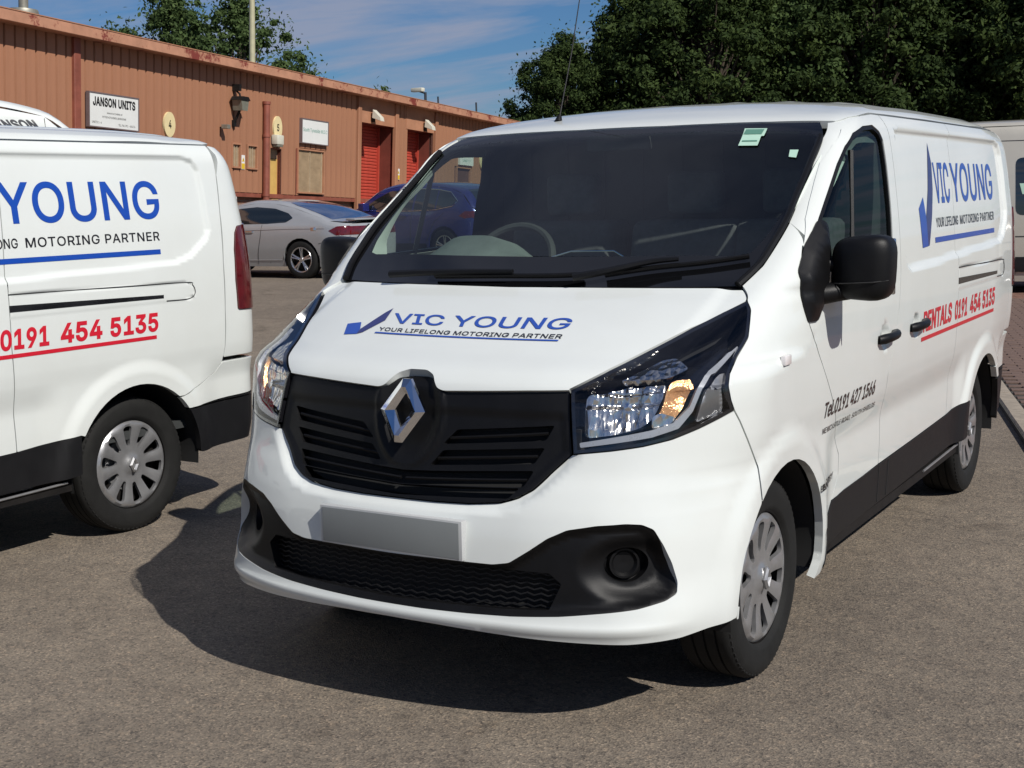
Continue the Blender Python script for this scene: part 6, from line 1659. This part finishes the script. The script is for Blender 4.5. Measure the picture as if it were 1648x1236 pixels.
# ---- silver coupe
coupe = dict(
 f=dict(top=[(-.1,.45),(0.0,.62),(.12,.74),(.6,.86),(1.15,.955),(1.30,1.01),(1.95,1.27),(2.35,1.325),(2.75,1.31),(3.15,1.24),(3.60,1.11),(3.98,.985),(4.10,.965),(4.33,.935),(4.40,.80),(4.5,.5)],
        W=[(.15,.80),(.35,.845),(.55,.875),(.70,.880),(.84,.865),(.93,.825),(1.05,.755),(1.20,.665),(1.33,.57)], y0=0, y1=4.38, k=.09, crown=.035, plan=.16),
 skin=[(.10,.64),(.6,.80),(1.20,.90),(1.40,.99),(1.95,1.205),(2.35,1.255),(2.75,1.245),(3.15,1.175),(3.60,1.050),(3.95,.945),(4.28,.905)],
 paint='car_silver', wheels=(.88,3.41), wr=.315, rim=.215, wx=.875, zb=.20, zf=(.70,.90),
 bits=[('side_window', [(1.42,.915),(1.75,1.075),(2.05,1.170),(2.40,1.195),(2.80,1.165),(3.10,1.085),(3.22,1.005),(3.10,.935),(2.70,.915),(2.0,.910)], 'car_glass', 'side', {}),
       ('rear_window', [(0,3.02),(.52,3.00),(.60,3.2),(.63,3.5),(.66,3.93),(0,3.98)], 'car_glass_blue', 'top', dict(mirror=2)),
       ('windscreen', [(0,1.30),(.62,1.36),(.50,1.95),(0,1.90)], 'car_glass', 'top', dict(mirror=2)),
       ('tail_light', [(3.98,.79),(4.12,.86),(4.28,.87),(4.34,.80),(4.30,.72),(4.12,.715)], 'lamp_red', 'side', dict(round_=.01)),
       ('tail_light', [(.50,.72),(.80,.72),(.80,.86),(.55,.86)], 'lamp_red', 'back', dict(mirror=2)),
       ('rear_plate', [(0,.52),(.26,.52),(.26,.63),(0,.63)], 'sign_cream', 'back', dict(mirror=2, round_=0))],
 lines=[('door_gap', [(2.62,.90),(2.60,.70),(2.52,.40),(2.50,.24)], .004, 'seam_dark'), ('door_gap', [(1.35,.90),(1.30,.60),(1.33,.26)], .004, 'seam_dark'),
        ('rear_bumper_gap', [(4.30,.70),(3.95,.62),(3.78,.58)], .004, 'seam_dark'), ('sill_line', [(1.32,.300),(3.0,.31)], .006, 'car_silver'), ('waist_crease', [(.7,.76),(2.0,.80),(3.2,.83),(3.9,.83)], .005, 'car_silver')],
 boxes=[('door_handle', (.85,.895,2.22,2.45,.765,.80), 'chrome'), ('rear_spoiler', (-.62,.62,4.16,4.34,.955,.985), 'car_silver'), ('wing_mirror', (.86,1.02,1.42,1.55,.93,1.06), 'car_silver'), ('filler_cap', (.845,.873,3.62,3.74,.755,.85), 'chrome')])
def zrot(hx, hy): return math.atan2(hx, -hy)      # nose (-y in car space) towards (hx, hy)
CH = Vector((-1, -.06)).normalized()
# rear wheel seen at its spot: the +x side must face the camera
def place(rear_xy, wy, hd, side=1, wx=.87):
    a = zrot(hd.x, hd.y); c, s_ = math.cos(a), math.sin(a)
    lx, ly = side*wx, wy
    return (rear_xy[0] - (c*lx - s_*ly), rear_xy[1] - (s_*lx + c*ly), float(ground_z(*rear_xy))), a
loc, a = place((-12.05, 13.35), 3.41, CH)
build_car('parked_coupe', 'silver two-door coupe parked between the two white vans', 'car', coupe, loc, a)

# ---- blue crossover
suv = dict(
 f=dict(top=[(-.1,.55),(0.0,.78),(.12,.90),(.6,1.0),(1.05,1.07),(1.20,1.14),(1.85,1.52),(2.3,1.59),(3.0,1.585),(3.6,1.52),(3.95,1.42),(4.22,1.12),(4.32,1.02),(4.40,.7)],
        W=[(.15,.84),(.35,.89),(.60,.905),(.85,.90),(1.0,.875),(1.15,.825),(1.35,.74),(1.55,.64),(1.62,.58)], y0=0, y1=4.36, k=.11, crown=.035, plan=.15),
 skin=[(.10,.80),(.6,.92),(1.15,1.02),(1.45,1.22),(1.85,1.44),(2.3,1.515),(3.0,1.515),(3.6,1.45),(3.92,1.34),(4.15,1.10),(4.26,1.0)],
 paint='car_blue', wheels=(.90,3.55), wr=.345, rim=.22, wx=.90, zb=.26, zf=(.85,1.0),
 bits=[('side_window', [(1.42,1.08),(1.72,1.27),(2.05,1.42),(2.50,1.455),(2.72,1.45),(2.72,1.045),(2.0,1.05)], 'car_glass', 'side', {}),
       ('side_window', [(2.77,1.45),(3.30,1.425),(3.30,1.06),(2.77,1.045)], 'car_glass', 'side', {}),
       ('side_window', [(3.33,1.42),(3.60,1.365),(3.80,1.21),(3.72,1.13),(3.33,1.065)], 'car_glass', 'side', {}),
       ('windscreen', [(0,1.22),(.66,1.26),(.56,1.84),(0,1.80)], 'car_glass', 'top', dict(mirror=2)),
       ('rear_window', [(.0,1.12),(.60,1.12),(.56,1.42),(0,1.45)], 'car_glass', 'back', dict(mirror=2)),
       ('tail_light', [(3.92,.93),(4.05,1.02),(4.26,1.0),(4.24,.90),(4.05,.88)], 'lamp_red', 'side', dict(round_=.01)),
       ('tail_light', [(.42,.90),(.82,.88),(.82,1.02),(.45,.98)], 'lamp_red', 'back', dict(mirror=2)),
       ('headlight', [(.06,.72),(.45,.86),(.50,.80),(.15,.68)], 'lens_glass', 'side', dict(round_=.01)),
       ('sill_cladding', [(1.33,.27),(3.1,.27),(3.1,.40),(1.33,.40)], 'black_plastic', 'side', dict(round_=.01))],
 lines=[('window_trim', [(1.38,1.06),(1.9,1.035),(2.7,1.03),(3.33,1.05),(3.74,1.115),(3.84,1.21),(3.62,1.385),(3.30,1.44),(2.72,1.468),(2.3,1.46)], .010, 'chrome'),
        ('door_gap', [(2.74,1.0),(2.72,.7),(2.70,.40)], .004, 'seam_dark'), ('door_gap', [(3.55,1.0),(3.30,.80),(3.12,.45)], .004, 'seam_dark'), ('door_gap', [(1.40,1.0),(1.32,.7),(1.33,.40)], .004, 'seam_dark')],
 boxes=[('door_handle', (.88,.925,2.42,2.62,.93,.96), 'car_blue'), ('wing_mirror', (.88,1.06,1.48,1.62,1.04,1.20), 'car_blue')])
SH = Vector((-.98, .10)).normalized()
loc, a = place((-12.0, 17.6), 3.55, SH, wx=.9)
build_car('parked_crossover', 'dark blue crossover parked behind the coupe, partly seen through the van cab', 'car', suv, loc, a)

# ---- tall vans: one pattern, three uses
def tallvan(H, L, paint, bits, lines=(), boxes=(), nose=.95, zroof=None, k=.14):
    return dict(
     f=dict(top=[(-.1,.6),(0,.95),(.12,1.08),(nose*.75,1.22),(nose,1.34),(nose+.62,H-.55),(nose+1.1,H-.16),(nose+1.9,H-.02),(nose+2.6,H),(L-.35,H-.02),(L-.06,H-.12),(L+.05,H-.9)],
            W=[(.15,.93),(.45,.985),(.9,1.0),(1.3,.995),(1.7,.965),(H-.35,.885),(H-.12,.82),(H,.72)], y0=0, y1=L, k=k, crown=.06, plan=.12, taper=.14),
     skin=[(.10,.98),(nose*.75,1.12),(nose,1.22),(nose+.62,H-.72),(nose+1.1,H-.28),(nose+1.9,H-.13),(nose+2.6,H-.11),(L-.35,H-.13),(L-.10,H-.24)],
     paint=paint, wheels=(.98,L-1.05), wr=.345, rim=.215, wx=1.0, zb=.30, zf=(1.0,H-.3), bits=bits, lines=lines, boxes=boxes, h=.08, wm='silver_cap', spokes=7)
# van with the JANSON name behind the left van, nose to the right
jv = tallvan(2.80, 5.4, 'white_paint', [('side_window', [(1.15,1.40),(1.95,1.42),(1.95,2.02),(1.62,2.0)], 'car_glass', 'side', {}), ('windscreen', [(0,1.0),(.78,1.05),(.66,1.60),(0,1.55)], 'car_glass', 'top', dict(mirror=2))],
             lines=[('door_gap', [(2.03,2.2),(2.05,1.2),(2.02,.40)], .004, 'seam_dark'), ('door_gap', [(1.1,1.5),(1.05,.9),(1.3,.45)], .004, 'seam_dark'), ('roof_seam', [(2.05,2.2),(2.05,2.50)], .003, 'seam_dark')])
JH = Vector((.50, .87)).normalized()
JPOS = (-9.02 + .50*2.05 - .85*.87, 5.62 + .87*2.05 + .85*.50)
a = zrot(JH.x, JH.y)
jan = build_car('works_van', 'white high-roof van with JANSON lettering, only its roof showing behind the left van', 'van', jv, (*JPOS, float(ground_z(*JPOS)) - .07), a)
fj = make_f(**jv['f'])
# lettering on the side that faces the camera (the car's -x side is on its right; nose at -y)
def side_letters(root, f, s, ya, yb, za, zb_, mtl, bold, shear, flip):
    v, F = text_shape(s, bold); pts = [(ya + (a_ + shear*b_)*(yb-ya), za + b_*(zb_-za)) for a_, b_ in v]
    o = decal('lettering', pts, F, 'side', mtl, root, off=.004, f=f)
    if flip:
        n = mirror_obj(o, root); bpy.data.objects.remove(o); return n
    return o
side_letters(jan, fj, 'JANSON', 2.58, 2.10, 2.385, 2.485, 'black_vinyl', .03, -.14, True)
# beige high-roof van at the right edge, seen side-on
bv = tallvan(2.52, 5.8, 'car_beige', [('side_window', [(1.20,1.20),(2.05,1.20),(2.05,1.92),(1.70,1.92)], 'car_glass', 'side', dict(round_=.06)), ('side_window', [(2.20,1.16),(3.05,1.16),(3.05,1.96),(2.20,1.96)], 'car_glass', 'side', dict(round_=.10)), ('side_window', [(3.22,1.16),(4.38,1.16),(4.40,1.96),(3.22,1.96)], 'car_glass', 'side', dict(round_=.10)),
       ('window_sticker', [(3.95,1.45),(4.30,1.45),(4.34,1.60),(3.95,1.60)], 'sticker_green', 'side', dict(round_=0, off=.010, depth=0)),
       ('side_moulding', [(.3,.36),(5.6,.36),(5.6,.57),(.3,.57)], 'grey_plastic', 'side', dict(depth=.02, off=.02)),
       ('windscreen', [(0,1.0),(.78,1.05),(.66,1.60),(0,1.55)], 'car_glass', 'top', dict(mirror=2)), ('tail_light', [(5.62,.95),(5.70,.95),(5.70,1.5),(5.62,1.5)], 'lamp_red', 'side', {})],
       lines=[('door_gap', [(2.12,2.2),(2.14,1.2),(2.12,.40)], .004, 'seam_dark'), ('door_gap', [(4.62,2.2),(4.62,.40)], .005, 'seam_dark'), ('door_gap', [(1.15,1.5),(1.08,.9),(1.35,.45)], .004, 'seam_dark'), ('waist_line', [(.6,.86),(5.5,.86)], .006, 'seam_dark'), ('roof_seam', [(1.2,2.20),(5.4,2.20)], .005, 'seam_dark')],
       boxes=[('door_handle', (.985,1.04,4.42,4.60,1.02,1.06), 'black_plastic'), ('door_handle', (.99,1.04,1.86,2.06,1.04,1.08), 'black_plastic')])
bv['zb'] = .22
BH = Vector((.96, .22)).normalized()
a = zrot(BH.x, BH.y)
build_car('minibus', 'beige high-roof minibus at the right edge behind the front van', 'minibus', bv, (2.85, 17.85, 0.0), a)
# pale van beyond the crossover, seen through the cab window
pv_ = tallvan(1.80, 4.4, 'car_pale', [('side_window', [(1.25,1.30),(1.95,1.30),(1.95,1.52),(1.60,1.52)], 'car_glass', 'side', {}), ('windscreen', [(0,1.0),(.78,1.05),(.66,1.60),(0,1.55)], 'car_glass', 'top', dict(mirror=2))], lines=[('door_gap', [(2.03,1.5),(2.05,1.2),(2.02,.40)], .004, 'seam_dark')])
a = zrot(-.95, .30)
build_car('pale_van', 'pale green-white van far off, glimpsed through the cab of the front van', 'van', pv_, (-15.2, 23.4, float(ground_z(-14, 23))), a)

# ================================================================== trees
def leaf_mat(name, a, b, c):
    m = bpy.data.materials.new(name); m.use_nodes = True; MATS[name] = m
    n = m.node_tree.nodes; l = m.node_tree.links; n.clear()
    o = n.new('ShaderNodeOutputMaterial'); mix = n.new('ShaderNodeMixShader'); d = n.new('ShaderNodeBsdfPrincipled'); t = n.new('ShaderNodeBsdfTranslucent')
    gi = n.new('ShaderNodeNewGeometry'); r = n.new('ShaderNodeValToRGB')
    tn = n.new('ShaderNodeTexNoise'); tn.inputs['Scale'].default_value = .55; tn.inputs['Detail'].default_value = 3
    tc = n.new('ShaderNodeTexCoord'); l.new(tc.outputs['Object'], tn.inputs['Vector'])
    ad = n.new('ShaderNodeMath'); ad.operation = 'MULTIPLY_ADD'; ad.inputs[1].default_value = .45
    l.new(gi.outputs['Random Per Island'], ad.inputs[0]); 
    sb = n.new('ShaderNodeMath'); sb.operation = 'SUBTRACT'; sb.inputs[1].default_value = .22; l.new(tn.outputs['Fac'], sb.inputs[0]); l.new(sb.outputs[0], ad.inputs[2])
    e = r.color_ramp.elements; e[0].position = .15; e[0].color = (*a, 1); e[1].position = .85; e[1].color = (*c, 1); q = e.new(.5); q.color = (*b, 1)
    l.new(ad.outputs[0], r.inputs[0]); l.new(r.outputs[0], d.inputs['Base Color']); l.new(r.outputs[0], t.inputs['Color'])
    d.inputs['Roughness'].default_value = .7; d.inputs['Specular IOR Level'].default_value = .12
    mix.inputs[0].default_value = .36; l.new(d.outputs[0], mix.inputs[1]); l.new(t.outputs[0], mix.inputs[2]); l.new(mix.outputs[0], o.inputs[0])
leaf_mat('leaf_dark', (.024,.040,.013), (.042,.068,.021), (.085,.122,.034))
leaf_mat('leaf_mid', (.045,.074,.026), (.075,.118,.040), (.12,.17,.06))
mat('bark', (.075,.058,.042), rough=.95, noise=.4, nscale=6, bump=.8, bscale=20)

def crown_mesh(seed, H, Wd, n_leaf, leaf, mtl, n_limb=150, low=.10, irregular=.40, clump=.155, loose=.22):
    """leaf clumps around the ends of many limbs inside an uneven crown"""
    r = np.random.default_rng(seed)
    ends = []
    for k in range(n_limb):
        t = low + (1-low)*(k+.5)/n_limb; a = k*2.39996 + r.uniform(-.4, .4)
        rad_ = Wd*(math.sin(math.pi*min(1, (t-low)/(1-low)*.86+.14))**.75)*r.uniform(1-irregular, 1+irregular*.35)
        rr_ = rad_*math.sqrt(r.uniform(.25, 1))
        ends.append((rr_*math.cos(a), rr_*math.sin(a), t*H*.95, r.uniform(.55, 1.25)))
    for k in range(n_limb//2):      # clumps on the outer shell
        t = r.uniform(low, 1); a = r.uniform(0, 6.283); rad_ = Wd*(math.sin(math.pi*min(1, (t-low)/(1-low)*.86+.14))**.75)*r.uniform(.85, 1.12)
        ends.append((rad_*math.cos(a), rad_*math.sin(a), t*H, r.uniform(.35, .8)))
    E = np.array(ends)
    w = E[:, 3]**2; idx = r.choice(len(E), n_leaf, p=w/w.sum())
    g = r.normal(size=(n_leaf, 3)); g /= np.linalg.norm(g, axis=1, keepdims=True)
    cr = (r.uniform(0.15, 1, n_leaf)**.45)[:, None]
    sz = (E[idx, 3]*Wd*clump)[:, None]
    P = E[idx, :3] + g*cr*sz*np.array([1, 1, .75])
    lo_ = r.random(n_leaf) < loose; P[lo_] += r.normal(size=(lo_.sum(), 3))*Wd*.085
    nrm = g + r.normal(size=(n_leaf, 3))*.55; nrm[:, 2] += .35; nrm /= np.linalg.norm(nrm, axis=1, keepdims=True)
    t1 = np.cross(nrm, r.normal(size=(n_leaf, 3))); t1 /= np.linalg.norm(t1, axis=1, keepdims=True); t2 = np.cross(nrm, t1)
    s_ = leaf*r.uniform(.6, 1.35, n_leaf)[:, None]
    a = P - t1*s_; b = P + t2*s_*.52 + nrm*s_*.10; c = P + t1*s_; d = P - t2*s_*.52 + nrm*s_*.10
    V = np.stack([a, b, c, d], 1).reshape(-1, 3); F = np.arange(n_leaf*4).reshape(-1, 4)
    me = bpy.data.meshes.new('crown'); me.vertices.add(len(V)); me.vertices.foreach_set('co', V.ravel())
    me.loops.add(n_leaf*4); me.loops.foreach_set('vertex_index', F.ravel()); me.polygons.add(n_leaf)
    me.polygons.foreach_set('loop_start', np.arange(n_leaf)*4); me.materials.append(MATS[mtl]); me.update(); me.validate()
    # trunk and limbs
    m = MB(); m.tube([(0,0,-1.5), (.05,0,H*.3), (-.05,.08,H*.6), (0,0,H*.88)], [H*.028, H*.021, H*.013, H*.004], n=9)
    for x, y, z, q in ends[:n_limb]:
        z0 = z*.62; m.tube([(0, 0, z0), (x*.45, y*.45, z0 + (z-z0)*.45), (x, y, z)], [H*.009, H*.006, H*.0015], n=5, cap=False)
    tr = mesh_from('trunk', m.v, m.f, 'bark', smooth=True)
    return me, tr
C_ = [crown_mesh(11, 11.5, 3.6, 80000, .095, 'leaf_dark'), crown_mesh(12, 12.5, 4.0, 90000, .095, 'leaf_dark', irregular=.45), crown_mesh(13, 10.5, 3.5, 72000, .095, 'leaf_mid', irregular=.4)]
L_ = [crown_mesh(21, 9.4, 3.0, 30000, .085, 'leaf_mid', n_limb=90, low=.3, irregular=.9, clump=.11, loose=.35), crown_mesh(22, 5.8, 1.7, 8000, .085, 'leaf_mid', n_limb=34, low=.3, irregular=.9, clump=.13, loose=.35)]
def tree(kind, x, y, sc, rz, label, group=None, z=0.0):
    t = empty('leafy_tree', label, 'tree', loc=(x, y, z), rz=rz, group=group)
    me, tr = kind
    for nm, d in (('crown', me), ('trunk', tr)):
        o = new_obj(nm, d, t); o.scale = (sc, sc, sc)
    return t
G = 'dense dark trees behind the parked vans'
rt_trees = [(-22.6,41.4,.42,0,'low tree at the left tip of the dark wood'), (-20.9,43.0,.68,1,'second tree from the left tip of the wood'), (-20.2,44.6,.95,0,'tall tree with the stepped top at the wood edge'),
 (-17.2,43.6,.93,1,'dense tree above the middle of the windscreen'), (-14.2,45.8,1.02,2,'dense tree right of the windscreen centre'), (-11.6,46.0,1.05,0,'dense tree above the windscreen sticker'), (-8.7,48.2,1.08,1,'dense tree above the cab corner of the van'), (-6.2,49.4,1.1,2,'dense tree above the cargo side of the van'), (-3.6,51.0,1.1,0,'rightmost dense tree, reaching the frame edge'),
 (-3.0,45.8,1.05,1,'front tree at the right frame edge'), (-18.8,48.5,1.1,2,'rear tree showing between the stepped tree and the wood'), (-13.0,51.5,1.22,1,'rear tree behind the middle of the wood'), (-8.0,53.5,1.25,0,'rear tree behind the right half of the wood'), (-16.0,50.6,1.15,0,'rear tree behind the left half of the wood')]
for i, (x, y, sc, k, lab) in enumerate(rt_trees):
    tree(C_[k], x-(1.6 if i < 2 else 0), y-(.9 if i < 2 else 0), sc, i*1.37, lab, G, z=-1.0 if sc > .6 else -.6)
# undergrowth filling the foot of the wood
und = [crown_mesh(31, 4.5, 3.0, 24000, .10, 'leaf_dark', n_limb=40, low=.02)]
for i in range(8):
    x = -23.0 + i*2.9; y = 40.6 + i*1.25
    tree(und[0], x, y, .85 + .12*(i % 3), i*.9, ['bush at the far left foot of the wood','second bush along the foot of the wood','third bush along the foot of the wood','fourth bush along the foot of the wood','fifth bush along the foot of the wood','sixth bush along the foot of the wood','seventh bush along the foot of the wood','rightmost bush along the foot of the wood'][i], 'bushes at the foot of the wood', z=-.8)
tree(L_[0], -32.6, 31.8, .96, .3, 'leafy tree behind the roof, left one of the pair')
tree(L_[0], -30.2, 32.5, .92, 2.2, 'leafy tree behind the roof, right one beside the pale pole')
tree(L_[1], -28.6, 33.4, 1.05, 1.0, 'small leafy treetop just right of the pair behind the roof')
tree(L_[1], -30.4, 41.2, 1.12, 2.0, 'small treetop peeping over the middle of the roof', z=-.4)

index_children()
van2 = copy_tree(van)
van2.location = (-3.5213, -2.5826, 0); van2.rotation_euler = (0, 0, -0.02213)
van2['label'] = 'white panel van at the left edge, rear wheel and red tail lamp in view'
van['label'] = 'white panel van facing the camera, tick logo on its bonnet'
